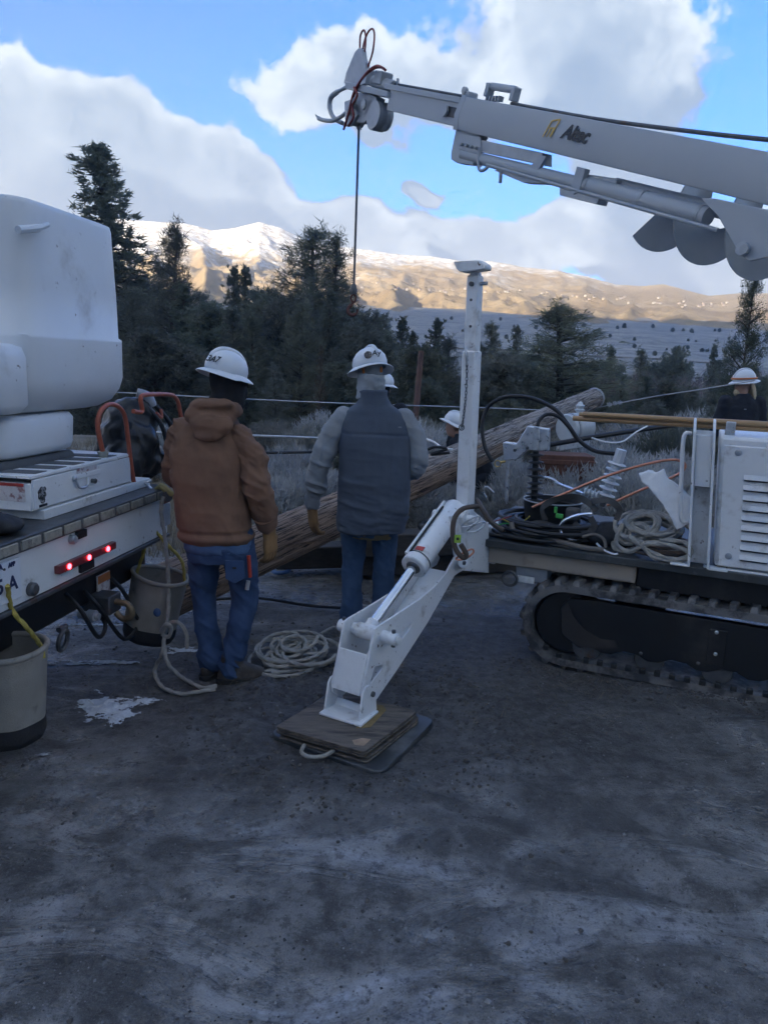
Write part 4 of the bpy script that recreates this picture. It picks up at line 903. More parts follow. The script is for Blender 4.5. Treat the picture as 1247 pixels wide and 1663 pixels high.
# side frame with the bevelled front and scalloped lower edge
fp = [(910, 985), (925, 972), (960, 975), (1247, 1022)]
prof = [dp(x, y, .05) for x, y in fp] + [(2.0, .44), (2.0, .13)]
low = []
for i in range(8):
    c0 = 1.85 - i * .27
    low += [(c0 + .11, .115), (c0 + .05, .145), (c0 - .03, .15), (c0 - .10, .118)]
prof += [q for q in low if q[0] > -.02] + [dp(940, 1052, .05), dp(911, 1030, .05)]
fr = MB().prism([DL(s, .045, z) for s, z in prof], dv * .06); part('track_frame', fr, BLACKP, dig, .004)
wear = [dp(x, y, .044) for x, y in ((912, 990), (922, 978), (930, 1000), (948, 1022), (975, 1038), (998, 1040), (1003, 1052), (965, 1053), (940, 1050), (912, 1029))]
part('worn_corner', MB().prism([DL(s, .0425, z) for s, z in wear], dv * .002), M('rubbed_brown_paint', (.030, .026, .025), .6, var=.3, scale=9), dig)
for c in (-.02, .35, .72, 1.09, 1.46, 1.83): part('track_roller', MB().lathe(DL(c, .06, .13), dv, [(0, .03), (.0, .082), (.02, .088), (.18, .088), (.2, .08), (.2, .03)], 24), STEEL, dig)
part('idler_wheel', MB().lathe(DL(S0, .08, ZC), dv, [(0, .05), (.0, .19), (.03, .205), (.14, .205), (.17, .19), (.17, .05)], 36), BLACKP, dig)
part('cover_plate', dbox(MB(), dp(1148, 1050, .04)[0], dp(1178, 1050, .04)[0], .036, .044, dp(1160, 1080, .04)[1], dp(1160, 1022, .04)[1]), BLACKP, dig, .004)
for x, y in ((1163, 1027), (1161, 1062), (1040, 1061), (1133, 1077)):
    s, z = dp(x, y, .036); part('bolt', MB().lathe(DL(s, .036, z), -dv, [(0, .011), (.007, .011), (.010, .006), (.0105, .001)], 10), GALV if y in (1027, 1062) else STEEL, dig)
part('axle_beam', dbox(MB(), .1, .4, .3, .95, .30, .5), BLACKP, dig); part('axle_beam', dbox(MB(), 1.4, 1.7, .3, .95, .30, .5), BLACKP, dig)
# --- deck and main frame
ZD = .735
part('deck_plate', dbox(MB(), -.80, 2.6, .0, 1.25, ZD - .045, ZD), M('dark_deck', (.045, .05, .05), .5, var=.3, scale=6, col2=(.13, .13, .12), c2lo=.58, c2hi=.72, c2scale=9), dig, .004)
part('main_frame', dbox(MB(), -.74, .22, .06, 1.15, .575, ZD - .046), BEIGE, dig, .006)
part('frame_panel', dbox(MB(), -.44, .21, .052, .061, .585, ZD - .055), BEIGE, dig, .003)
part('rear_frame', dbox(MB(), .225, 2.5, .10, 1.15, .54, ZD - .046), BLACKP, dig, .006)
part('front_bracket', dbox(MB(), -.50, -.30, .10, .25, .48, .574), GREYP, dig, .006)
s, z = dp(830, 937, .08); part('hanger_ring', MB().tube([DL(s + .045 * math.cos(a), .04, z + .045 * math.sin(a)) for a in np.linspace(0, 6.28, 21)[:-1]], .009, 8, closed=True), STEEL, dig)
s, z = dp(850, 940, .08); part('reflector', dbox(MB(), s - .05, s + .07, .06, .075, z - .02, z + .022), M('white_reflector', (.7, .7, .68), .3, var=.3, scale=20), dig, .003)
# --- cabinet with louvres (leans a little, as the machine does)
def CLn(s, t, z): return DL(s - .075 * (z - ZD), t, z)
def cbox(mb, s0, s1, t0, t1, z0, z1): return mb.hexa([CLn(s, t, z) for z in (z0, z1) for t in (t0, t1) for s in (s0, s1)])
cabz = 1.475
cab = part('cabinet', cbox(MB(), .63, 2.3, .05, .75, ZD + .012, cabz), WHITE, dig, .018)
part('cabinet_door', cbox(MB(), .648, 1.55, .040, .051, ZD + .022, cabz - .045), WHITE, cab, .006)
part('cabinet_sill', cbox(MB(), .70, 2.2, .03, .10, ZD - .05, ZD + .008), WHITE_OLD, dig, .004)
part('sill_plate', cbox(MB(), .575, .695, .03, .10, ZD - .04, ZD + .004), WHITE_OLD, dig, .004)
for (s0, s1) in ((.492, .506), (.592, .606)): part('channel_plate', MB().prism([CLn(s0, t, z) for t, z in ((-.02, ZD + .004), (.0, cabz + .02), (.10, cabz + .085), (.16, cabz + .085), (.16, ZD + .004))], du * (s1 - s0)), WHITE, dig, .004)
part('channel_back', cbox(MB(), .506, .592, .11, .13, ZD + .004, cabz + .02), WHITE, dig); part('channel_fill', cbox(MB(), .507, .591, .03, .11, 1.19, cabz + .0), WHITE, dig, .004)
part('channel_foot', cbox(MB(), .40, .50, -.02, .08, ZD + .001, ZD + .014), WHITE_OLD, dig, .006)
part('channel_foot', cbox(MB(), .60, .70, .0, .05, ZD - .006, ZD + .010), WHITE_OLD, dig, .004)
part('grab_rail', MB().tube(smooth_path([CLn(.48, .1, cabz - .0), CLn(.445, .08, cabz - .015), CLn(.44, .08, 1.3), CLn(.445, .08, 1.0), CLn(.49, .1, .98)], 5), .012, 10), WHITE, dig)
for col in range(2):
    for i in range(9):
        zc = 1.262 - i * .0555; sc = .755 + col * .255
        lv = MB(); lv.prism([CLn(sc, .0395, zc + .016), CLn(sc, .0395, zc - .014), CLn(sc, .031, zc - .012)], du * .145)
        part('louvre', lv, WHITE, cab, .002); part('louvre_shade_strip', cbox(MB(), sc + .004, sc + .141, .0295, .0392, zc - .0185, zc - .0135), BLACKP, cab)  # black strip paints the shaded line under each louvre lip
for x, y in ((1198, 735), (1182, 903)):
    s, z = dp(x, y, .04); part('door_latch', MB().lathe(DL(s, .04, z), -dv, [(0, .018), (.004, .018), (.007, .010), (.0072, .001)], 16), GREYP, cab)
# rack and hot sticks above the cabinet
s, z = dp(1186, 690, .22)
part('stick_rack', MB().box(DL(s, .22, 1.50), (.05, .12, .10), DAX), GALV, dig, .004)
part('stick_rack', MB().box(DL(s + .28, .22, 1.50), (.05, .12, .06), DAX), GALV, dig, .004)
for i, (dt, dz) in enumerate(((0, 0), (.034, .022), (-.02, .030))):
    zz = dp(1000, 680, .22)[1] - .014 + dz
    single('hot_stick', MB().tube([DL(-.25 + .03 * i, .22 + dt, zz), DL(1.9, .22 + dt, zz + .02)], .0155, 12), BROWNROD, 'brown fibreglass hot stick lying in the rack above the white cabinet, ' + ('front one', 'rear one', 'top one')[i], 'hot stick', 'hot sticks in the rack')
# --- outrigger, its mats and its post
OQ = at(600, 1130, 3.36); ou = Vector((.526, .85, 0)).normalized(); on = Vector((.85, -.526, 0)).normalized(); OW = .175
def op(x, y, off=0.): return pl(x, y, OQ + on * off, on)
outer = [op(x, y) for x, y in ((739, 905), (725, 930), (706, 953), (682, 973), (640, 1001), (616, 1016), (609, 1022), (605, 1040), (597, 1085), (588, 1126), (589, 1140), (597, 1147), (607, 1143), (618, 1127), (645, 1088), (694, 1012), (738, 935), (752, 926), (757, 914), (751, 903))]
h1 = [op(x, y) for x, y in ((669, 1011), (666, 1021), (653, 1038), (645, 1040), (647, 1030))]; h2 = [op(x, y) for x, y in ((622, 1079), (622, 1085), (604, 1109), (602, 1108), (609, 1083))]
for off in (0, -OW): part('outrigger_side', plate(MB(), [[p + on * off for p in outer], [p + on * off for p in h1], [p + on * off for p in h2]], -on * .012), WHITE, dig, .002)
f0, f1 = op(598, 1066), op(586, 1133)
cv = MB(); d_ = (f1 - f0); cv.hexa([p + on * o + ou * e for p in (f1, f0) for e in (.006, .016) for o in (-OW + .0005, -.0125)]); part('outrigger_cover', cv, WHITE, dig, .002)
g0, g1_ = op(622, 1108), op(735, 932); cv = MB(); nn = (g1_ - g0).cross(on).normalized(); nn = nn if nn.z > 0 else -nn
cv.hexa([p + on * o + nn * e for p in (g0, g1_) for e in (.0, .010) for o in (-OW + .0005, -.0125)]); part('outrigger_web', cv, WHITE, dig, .002)
# lower pin with its collars
pc = op(622, 1033, .0); pm = MB().tube([pc + on * .085, pc - on * (OW + .085)], .031, 22); part('lower_pin', pm, WHITE, dig, .003)
part('pin_cap', MB().tube([pc + on * .0855, pc + on * .094], .024, 20), WHITE_OLD, dig, .003)
for k_ in (.06, -OW - .06): part('pin_bolt', MB().tube([pc + on * k_ + UZ * .025, pc + on * k_ + UZ * .045], .010, 8), STEEL, dig); part('pin_bolt', MB().tube([pc + on * k_ - UZ * .022, pc + on * k_ - UZ * .042], .010, 8), STEEL, dig)
# hydraulic ram
OM = -OW / 2 - .006
cA = pc + on * OM; cT = op(742, 822, OM); ax = (cT - cA).normalized(); Lr = (cT - cA).length
part('ram_eye', MB().tube([cA - on * .055, cA + on * .055], .040, 22), WHITE, dig, .003); part('ram_neck', MB().tube([cA, cA + ax * .065], .036, 18), WHITE, dig)
part('ram_rod', MB().tube([cA + ax * .05, cA + ax * (Lr * .62)], .0265, 28), CHROME, dig)
rc = Lr * .47
barrel = part('ram_barrel', MB().lathe(cA, ax, [(rc, .03), (rc, .068), (rc + .006, .074), (rc + .05, .074), (rc + .056, .068), (Lr * .97, .068), (Lr * .985, .06), (Lr * .99, .02)], 32), WHITE, dig)
part('rod_seal', MB().lathe(cA, ax, [(rc - .008, .028), (rc - .008, .038), (rc + .001, .042)], 24), STEEL, barrel)
part('collar_groove', MB().lathe(cA, ax, [(rc + .0561, .0745), (rc + .060, .0745), (rc + .060, .06)], 32, cap=False), BLACKP, barrel)
side = ax.cross(on).normalized(); side = side if side.z > 0 else -side
lb = cA + ax * (rc + .085) + side * .069; part('ram_label', MB().box(lb + on * .012, (.05, .03, .004), (on, ax, side)), STICKR, barrel)
fdl = cA + ax * (rc + .17) + side * .068 - on * .045
part('feed_line', MB().tube([cA + ax * (rc + .03) + side * .066 - on * .045, cA + ax * (Lr * .95) + side * .066 - on * .045], .010, 8), WHITE, barrel)
part('feed_shade_strip', MB().tube([cA + ax * (rc + .05) + side * .071 - on * .028, cA + ax * (Lr * .9) + side * .071 - on * .028], .006, 8), BLACKP, barrel)  # black bar painted in as the shade between feed line and barrel
# head block at the top of the ram, pins and bracket to the machine
hb = op(738, 840, OM); part('ram_head', MB().box(hb, (.17, .12, .13), (on, ax, side)), WHITE, dig, .015)
part('upper_pin', MB().tube([hb + on * .14, hb - on * .14], .028, 18), WHITE, dig, .003)
part('upper_pin', MB().tube([op(752, 914, .06), op(752, 914, -OW - .06)], .030, 18), WHITE, dig, .003)
for k_ in (.07, -OW - .07): q = op(752, 914, k_); part('pin_bolt', MB().tube([q, q + on * math.copysign(.012, k_)], .012, 8), STEEL, dig)
br = MB()
for off in (-.045, -OW + .045): br.prism([op(x, y, off) for x, y in ((738, 925), (728, 838), (757, 822), (790, 850), (790, 930))], on * .016)
part('mount_bracket', br, WHITE, dig, .004)
part('mount_box', MB().box((op(800, 880, OM)), (.14, .22, .24), (on, ou, UZ)), WHITE_OLD, dig, .01)
part('label_card', MB().box(hb + side * .068 + on * .0, (.10, .085, .004), (on, ax, side)), PAPER, dig); part('card_print', MB().box(hb + side * .071 + on * .012 + ax * .01, (.05, .02, .002), (on, ax, side)), INK, dig)
part('strap', MB().tube(smooth_path([hb + side * .07 + on * .07, hb + side * .0 - on * .10 - ax * .04, hb - on * .17 - ax * .09 - side * .02, hb - on * .12 - ax * .16 + side * .02, hb - ax * .15 + side * .05 + on * .03], 6), .019, 8), RUBBER, dig)
# foot
bz = .109
bp4 = [gp(518, 1157, bz), gp(586, 1178, bz), gp(615, 1154, bz)]; bp4.append(bp4[0] + bp4[2] - bp4[1])
part('foot_plate', MB().prism(bp4, (0, 0, -.012)), WHITE, dig, .003)
ear = [op(x, y, .012) for x, y in ((583, 1174), (590, 1126), (594, 1117), (600, 1113), (606, 1114), (610, 1121), (612, 1152))]
for off in (0, -OW - .028): part('foot_ear', MB().prism([p + on * off for p in ear], -on * .010), WHITE, dig, .002)
q0, q1 = op(584, 1172, -.02), op(586, 1152, -.02); fw = MB(); fw.hexa([p + on * o + ou * e for p in (q0, q1 + ou * .03) for e in (.008, .016) for o in (-OW + .004, .010)]); part('foot_web', fw, WHITE, dig, .002)
q = op(601, 1126, .0); part('foot_pin', MB().tube([q + on * .024, q - on * (OW + .03)], .014, 14), STEEL, dig, .003)
# post with T head, pin and chain
P0 = at(754, 842, 4.36); P1 = at(771.5, 452, 4.36); pax = (P1 - P0).normalized(); PX = (on - pax * on.dot(pax)).normalized(); PY = pax.cross(PX)
Lp = (P1 - P0).length
post = part('post_sleeve', MB().box(P0 + pax * (Lp * .355), (.084, .092, Lp * .71), (PX, PY, pax)), WHITE, dig, .008)
part('post_tube', MB().box(P0 + pax * (Lp * .83), (.070, .077, Lp * .36), (PX, PY, pax)), WHITE, dig, .007)
FN = -PY if (-PY).y < 0 else PY
for k_, y in ((.95, 487), (.86, 530)): part('adjusting_hole', MB().lathe(at(763.5 if y > 500 else 764.5, y, 4.30), FN, [(-.002, .008), (.0, .008), (.001, .0055), (-.004, .0055)], 12), STEEL, dig)
th = P1
part('head_clevis', MB().box(th - pax * .02, (.05, .075, .11), (PX, PY, pax)), WHITE, dig, .012)
part('head_plate', MB().prism([th + pax * .05 - PX * .10 + PY * .05, th + pax * .085 - PX * .10, th + pax * .085 + PX * .06, th + pax * .06 + PX * .10, th + pax * .035 + PX * .10, th + pax * .025 - PX * .02, th + pax * .03 - PX * .06], FN * .09), WHITE, dig, .008)
part('head_pin', MB().tube([th - pax * .035 - PY * .055, th - pax * .035 + PY * .055], .013, 12), STEEL, dig); part('head_bolt', MB().tube([th - pax * .03 + PX * .03, th - pax * .03 + PX * .075], .011, 10), GREYP, dig)
ch = MB(); cpts = smooth_path([at(757, 572, 4.285), at(758, 590, 4.283), at(757, 630, 4.283), at(754, 665, 4.283), at(750, 694, 4.283)], 7)
for i in range(len(cpts) - 1):
    c = (cpts[i] + cpts[i + 1]) / 2; d = (cpts[i + 1] - cpts[i]).normalized(); w = PX if i % 2 else FN
    ch.tube([c + d * (.013 * math.cos(a)) + w * (.0065 * math.sin(a)) for a in np.linspace(0, 6.283, 11)[:-1]], .0022, 5, closed=True)
part('pin_chain', ch, STEEL, dig)
part('hitch_pin', MB().tube(smooth_path([at(755, 562, 4.27), at(757, 580, 4.26), at(758, 592, 4.28)], 4), .007, 8), GALV, dig)
part('pin_ring', MB().tube([at(749.5, 694, 4.283) + PX * (.016 * math.cos(a)) + pax * (.016 * math.sin(a)) for a in np.linspace(0, 6.283, 17)[:-1]], .003, 6, closed=True), STEEL, dig)
# --- boom
B0 = at(756, 186, 6.8); B1 = at(1247, 291, 4.4); bd = (B0 - B1).normalized(); bw_ = bd.cross(UZ).normalized()
if bw_.y > 0: bw_ = -bw_                                       # the side that faces the camera
bu = bw_.cross(bd); bu = bu if bu.z > 0 else -bu
Br = B1 - bd * 1.6; Lb = (B0 - Br).length
def bp(x, y, off=0.): return pl(x, y, B0 + bw_ * off, bw_)
def bsec(c, k=1., sec=((-.068, .126), (.068, .126), (.10, -.015), (.078, -.126), (-.078, -.126), (-.10, -.015))): return [c + bw_ * (a * k) + bu * (b * k) for a, b in sec]
boom = part('outer_boom', MB().rings([bsec(Br), bsec(B0)]), BOOM_SHADED, dig, .006)
part('boom_collar', MB().rings([bsec(B0 - bd * .05, 1.03), bsec(B0 + bd * .02, 1.03)]), BOOM_SHADED, dig, .004)
I1 = at(596, 160, 7.65)
I1 = B0 + bd * (I1 - B0).dot(bd); isec = ((-.06, .08), (.06, .08), (.06, -.105), (-.06, -.105))
part('inner_boom', MB().rings([bsec(B0 - bd * .3, 1, isec), bsec(I1, 1, isec)]), BOOM_SHADED, dig, .006)
part('boom_flange', MB().rings([bsec(B0 + bd * .03, 1, ((-.075, .115), (.075, .115), (.075, .068), (-.075, .068))), bsec(I1 + bd * .1, 1, ((-.075, .115), (.075, .115), (.075, .068), (-.075, .068)))]), BOOM_SHADED, dig, .004)
q = bp(737, 183, .061); part('guide_slot', MB().box(q, (.20, .012, .08), (bd, bw_, bu)), BLACKP, dig); part('guide_roller', MB().lathe(q + bd * .12, bw_, [(0, .045), (.03, .045), (.03, .02)], 16), BOOM_SHADED, dig)
# logo on the upper flat of the near side
nu = (bw_ * .141 + bu * .032).normalized(); fo_ = B0 + bw_ * .084 + bu * .0555
def bface(x, y): return pl(x, y, fo_ + nu * .006, nu)
lc = bface(934, 218); text_part('logo_lettering', 'Altec', .135, lc, -bd, nu.cross(-bd) if nu.cross(-bd).z > 0 else -nu.cross(-bd), INK, dig, offset=.004, shear=.22, spacing=.92)
lx = -bd; ly = nu.cross(lx); ly = ly if ly.z > 0 else -ly; e0 = bface(894, 210); em = MB()
for (x0, y0, x1, y1) in ((-.05, -.06, -.028, .055), (-.028, .055, .05, .075), (.05, .075, .03, -.05), (-.02, .005, .03, .012), (-.012, -.055, -.004, .0), (.022, -.048, .028, .008)):
    em.beam(e0 + lx * x0 + ly * y0, e0 + lx * x1 + ly * y1, .012, .002, nu)
part('logo_emblem', em, ORINK, dig)
# fittings on the boom's back
q = bp(815, 150, 0.); part('top_bar', MB().tube([q - bd * -.16 + bu * .03, q - bd * .16 + bu * .03], .028, 12), BOOM_SHADED, dig)
for e in (-.17, .17): part('bar_post', MB().box(q + bd * e + bu * .0, (.05, .07, .10), (bd, bw_, bu)), BOOM_SHADED, dig, .008)
for i in range(5): part('valve', MB().box(bp(792 + i * 5, 163) + bu * .01, (.02, .05, .04), (bd, bw_, bu)), GREYP, dig, .004)
part('sheave_guard', MB().box(bp(762, 158), (.10, .10, .08), (bd, bw_, bu)), BOOM_SHADED, dig, .01); part('guard_bolt', MB().lathe(bp(757, 148, .03), bw_, [(0, .03), (.03, .03), (.035, .01)], 12), BOOM_SHADED, dig)
part('winch_rope', MB().tube([bp(640, 136), bp(752, 156)], .011, 8), STEEL, dig)
part('winch_rope', MB().tube(smooth_path([bp(830, 168), bp(960, 192), bp(1110, 212), bp(1247, 227), bp(1500, 250)], 4), .013, 8), STEEL, dig)
# extension cylinder and carriers under the boom
part('boom_cylinder', MB().tube([bp(752, 251, .02), bp(960, 303, .02)], .046, 18), BOOM_SHADED, dig); part('boom_cylinder', MB().tube([bp(955, 301, .02), bp(1150, 352, .02)], .055, 18), BOOM_SHADED, dig)
for x, y in ((957, 302), (1045, 324), (1138, 349)): part('cylinder_band', MB().tube([bp(x, y, .02) - bd * .012, bp(x, y, .02) + bd * .012], .058, 18), GREYP, dig)
part('auger_line', MB().tube([bp(790, 268, .06), bp(1165, 374, .06)], .013, 8), BOOM_SHADED, dig)
part('tip_bracket', MB().prism([bp(x, y, .05) for x, y in ((742, 200), (732, 248), (732, 259), (742, 265), (768, 268), (768, 236), (778, 220))], -bw_ * .10), BOOM_SHADED, dig, .006)
part('tip_plate', MB().prism([bp(x, y, .06) for x, y in ((745, 215), (780, 222), (780, 252), (745, 243))], -bw_ * .03), BOOM_SHADED, dig, .006)
for i in range(4): part('hose_fitting', MB().lathe(bp(752 + 8 * i, 235 + 2 * i, .06), bw_, [(0, .014), (.03, .014), (.035, .008)], 8), GREYP, dig)
part('under_tray', MB().prism([bp(x, y, .05) for x, y in ((775, 226), (880, 248), (880, 268), (775, 246))], -bw_ * .10), GREYP, dig, .004)
part('carrier_hook', MB().tube(smooth_path([bp(778, 240, .06), bp(777, 272, .06), bp(784, 277, .06), bp(795, 268, .06)], 4), .013, 8), BOOM_SHADED, dig)
part('lower_shoe', MB().prism([bp(x, y, .05) for x, y in ((802, 277), (815, 272), (880, 290), (884, 298), (850, 297))], -bw_ * .08), GREYP, dig, .004); part('shoe_pin', MB().tube([bp(813, 280, .05), bp(812, 297, .05)], .014, 8), GREYP, dig)
part('carrier', MB().prism([bp(x, y, .06) for x, y in ((868, 262), (880, 252), (886, 254), (874, 275), (862, 277), (860, 270))], -bw_ * .03), BOOM_SHADED, dig, .004)
part('carrier', MB().prism([bp(x, y, .07) for x, y in ((936, 270), (950, 274), (940, 310), (930, 316), (926, 306))], -bw_ * .05), BOOM_SHADED, dig, .004)
part('lower_shoe', MB().prism([bp(x, y, .06) for x, y in ((908, 304), (925, 306), (940, 312), (972, 322), (968, 332), (908, 317))], -bw_ * .10), GREYP, dig, .004)
part('slide_block', MB().prism([bp(x, y, .03) for x, y in ((948, 282), (1002, 290), (998, 305), (955, 297))], -bw_ * .08), GREYP, dig, .01)
part('auger_tube', MB().tube([bp(1000, 300, -.05), bp(1300, 375, -.05)], .045, 14), BOOM_SHADED, dig)
# auger flighting
a0_, a1_ = bp(1072, 340, -.34), bp(1290, 392, -.34); aax = (a1_ - a0_); AL = aax.length; aax.normalize(); X_ = aax.orthogonal().normalized(); Y_ = aax.cross(X_); au = MB(); N = 110; T_ = 2.6
ring_i, ring_o = [], []
for i in range(N + 1):
    a = 2 * math.pi * T_ * i / N; rd_ = X_ * math.cos(a) + Y_ * math.sin(a); c = a0_ + aax * (AL * i / N); ring_i.append(c + rd_ * .04); ring_o.append(c + rd_ * .27)
vsA = ring_i + ring_o + [p + aax * .008 for p in ring_i] + [p + aax * .008 for p in ring_o]; n1 = N + 1
fsA = []
for i in range(N): fsA += [(i, i + 1, n1 + i + 1, n1 + i), (2 * n1 + i, 3 * n1 + i, 3 * n1 + i + 1, 2 * n1 + i + 1), (n1 + i, n1 + i + 1, 3 * n1 + i + 1, 3 * n1 + i)]
part('auger_flighting', MB().add(vsA, fsA), M('grey_flighting', (.44, .46, .47), .5, var=.1), dig, sharp=50)
part('auger_bracket', plate(MB(), [[bp(x, y, .10) for x, y in ((1137, 322), (1160, 322), (1300, 352), (1300, 405), (1215, 424), (1200, 414), (1190, 396), (1165, 352))]], -bw_ * .03), BOOM_SHADED, dig, .006)
part('bracket_hub', MB().tube([bp(1208, 405, .10), bp(1208, 405, .10) + bw_ * .03], .038, 22), BOOM_SHADED, dig, .004); part('hub_bolt', MB().tube([bp(1208, 405, .13), bp(1208, 405, .13) + bw_ * .01], .026, 18), GREYP, dig)
# --- boom tip: sheave head, pole guides, hoses
def tip(pts, th, off=.06, name='tip_part', mat=GREYP, bev=.006): return part(name, MB().prism([bp(x, y, off) for x, y in pts], -bw_ * th), mat, dig, bev)
tip([(558, 135), (562, 118), (576, 84), (583, 77), (588, 80), (590, 96), (594, 102), (592, 135), (586, 140)], .05, .05, 'guide_mast')
tip([(560, 132), (600, 140), (628, 148), (628, 158), (600, 152), (560, 144)], .20, .10, 'head_frame', BOOM_SHADED)
tip([(572, 150), (600, 152), (612, 158), (606, 185), (590, 200), (568, 198), (566, 178)], .10, .05, 'head_housing')
part('head_sheave', MB().lathe(bp(606, 186, .09), -bw_, [(0, .06), (.0, .125), (.04, .13), (.06, .105), (.10, .105), (.12, .13), (.16, .125), (.16, .06)], 30), GREYP, dig)
part('drum_guard', MB().tube([bp(606, 188, .06), bp(606, 188, .06) + bd * .001 - bw_ * .12], .13, 24), GREYP, dig)
part('guide_arm', MB().tube(smooth_path([bp(566, 140), bp(547, 150), bp(537, 160), bp(536, 178), bp(543, 192), bp(556, 200)], 6), [.02] * 6 + [.028] * 12 + [.024] * 12 + [.02], 10), GREYP, dig)
part('guide_arm', MB().tube(smooth_path([bp(513, 187, .08), bp(521, 194, .08), bp(540, 196, .08), bp(556, 188, .06), bp(566, 178, .04)], 6), [.010] * 4 + [.022] * 20 + [.024], 10), GREYP, dig)
part('guide_arm', MB().tube(smooth_path([bp(545, 192, -.08), bp(556, 200, -.08), bp(570, 202, -.05), bp(580, 192, .0)], 6), .022, 10), GREYP, dig)
tip([(559, 165), (572, 160), (580, 186), (570, 204), (560, 196)], .14, .08, 'guide_knuckle')
for j, (x, y, r) in enumerate(((567, 178, .05), (576, 165, .04), (592, 170, .05))): part('knuckle_pin', MB().lathe(bp(x, y, .09), bw_, [(0, r), (.02, r), (.03, r * .5), (.031, .001)], 16), GREYP, dig)
part('hydraulic_motor', MB().tube([bp(607, 132), bp(640, 141)], .055, 16), GREYP, dig, .01); part('motor_body', MB().box(bp(622, 128), (.16, .13, .12), (bd, bw_, bu)), GREYP, dig, .012)
part('motor_fitting', MB().tube([bp(646, 146), bp(646, 128)], .014, 8), GREYP, dig); part('motor_fitting', MB().box(bp(600, 126), (.07, .10, .14), (bd, bw_, bu)), GREYP, dig, .012)
for pts in ([(587, 130), (585, 95), (585, 60), (591, 49), (594, 62), (592, 85), (588, 95)], [(588, 95), (591, 70), (598, 52), (605, 47), (608, 58), (605, 85), (597, 110)], ): part('red_hose', MB().tube(smooth_path([bp(x, y, .02) for x, y in pts], 6), .0095, 8), REDHOSE, dig)
for k_, pts in enumerate(([(626, 114), (618, 109), (606, 112), (590, 125), (578, 145), (570, 170), (560, 205), (558, 210)], [(624, 112), (612, 107), (598, 116), (583, 135), (573, 155), (566, 185), (559, 208)], [(575, 142), (580, 155), (572, 172), (574, 190), (566, 204)])): part('red_hose', MB().tube(smooth_path([bp(x, y, .11 + .01 * k_) for x, y in pts], 6), .0125, 8), REDHOSE, dig)
for x in (581, 585): part('line_guide', MB().tube(smooth_path([bp(x - 1, 190), bp(x - 2, 205), bp(x + 1, 210)], 4), .010, 6), GREYP, dig)
# winch line and hook
wl = [bp(583, 200), bp(580, 300), bp(576, 420), bp(575, 470)]
wtop = bp(583, 200); wl = [wtop, Vector((wtop.x, wtop.y, wtop.z - 1.0)), Vector((wtop.x, wtop.y, wtop.z - 1.62))]
part('winch_line', MB().tube(wl, .013, 8), STEEL, dig)
hz = wl[-1]
hook = thing('crane_hook', 'rusty steel hook on a swivel hanging from the winch line in front of the pines', 'hook', hz - Vector((0, 0, .3)))
part('swivel', MB().lathe(hz - Vector((0, 0, .10)), UZ, [(0, .02), (.0, .035), (.05, .04), (.09, .03), (.11, .016)], 16), STEEL, hook)
HR_ = M('rusty_hook', (.14, .06, .045), .6, .4, var=.3)
part('hook_link', MB().tube(smooth_path([hz - Vector((0, 0, .10)), hz + Vector((.028, 0, -.14)), hz + Vector((0, 0, -.19)), hz + Vector((-.028, 0, -.14))], 5, True), .010, 8, closed=True), HR_, hook)
part('hook_bend', MB().tube(smooth_path([hz + Vector((0, 0, -.17)), hz + Vector((-.015, 0, -.21)), hz + Vector((-.055, 0, -.25)), hz + Vector((-.045, 0, -.305)), hz + Vector((0, 0, -.32)), hz + Vector((.04, 0, -.295)), hz + Vector((.045, 0, -.255))], 5), [.014] * 6 + [.02] * 18 + [.012] * 7, 10), HR_, hook)
# --- mats under the foot
mt4 = [gp(436, 1192, .03), gp(619, 1256, .03), gp(708, 1168, .03)]; mt4.append(mt4[0] + mt4[2] - mt4[1])
def rounded(q, r, k=5):
    out = []; n = len(q)
    for i in range(n):
        a, b, c = q[i - 1], q[i], q[(i + 1) % n]; d1 = (a - b).normalized(); d2 = (c - b).normalized(); s, e = b + d1 * r, b + d2 * r
        for j in range(k + 1): t = j / k; out.append(s * (1 - t) ** 2 + b * 2 * t * (1 - t) + e * t * t)
    return out
mat_ = thing('outrigger_mat', 'dark plastic outrigger mat pressed into the mud under the plywood stack', 'mat', sum(mt4, Vector()) / 4 - Vector((0, 0, .03)))
part('mat_slab', MB().prism(rounded(mt4, .06), (0, 0, -.035)), POLY, mat_, .006)
c0_ = gp(505, 1216, .0); part('rope_handle', MB().tube(smooth_path([gp(494, 1210, .05), gp(490, 1222, .05), gp(503, 1229, .045), gp(524, 1228, .045), gp(542, 1219, .05)], 6), .0095, 8), ROPE, mat_)
w4 = [gp(450, 1178, .096), gp(594, 1219, .096), gp(680, 1153, .096)]; w4.append(w4[0] + w4[2] - w4[1]); rr = random.Random(4); wc = sum(w4, Vector()) / 4
for i in range(5):
    o = Vector((rr.uniform(-.013, .013), rr.uniform(-.013, .013), -.0132 * i))
    ply = thing('plywood_sheet', 'weathered plywood sheet under the outrigger foot, ' + ('topmost', 'second from the top', 'middle one', 'fourth from the top', 'lowest')[i] + ' of the stack', 'plywood', wc + o - Vector((0, 0, .0105)), 'plywood sheets stacked on the outrigger mat')
    part('sheet', MB().prism([p + o for p in rounded(w4, .02 + .01 * (i % 2), 3)], (0, 0, -.0105)), PLY, ply, .003)
    if i == 0:
        e1 = (w4[2] - w4[1]).normalized(); e2 = (w4[0] - w4[1]).normalized()
        part('pale_chip', MB().prism([w4[1] + e1 * a + e2 * b for a, b in ((.03, .03), (.10, .035), (.09, .075), (.05, .10), (.02, .07))], (0, 0, .0015)), PLYE, ply)
        part('pale_stain', MB().prism([w4[1] + e1 * a + e2 * b for a, b in ((.20, .10), (.40, .13), (.44, .17), (.43, .21), (.25, .17), (.16, .15))], (0, 0, .0015)), M('ochre_stain', (.20, .14, .055), .85, var=.4, scale=20), ply)

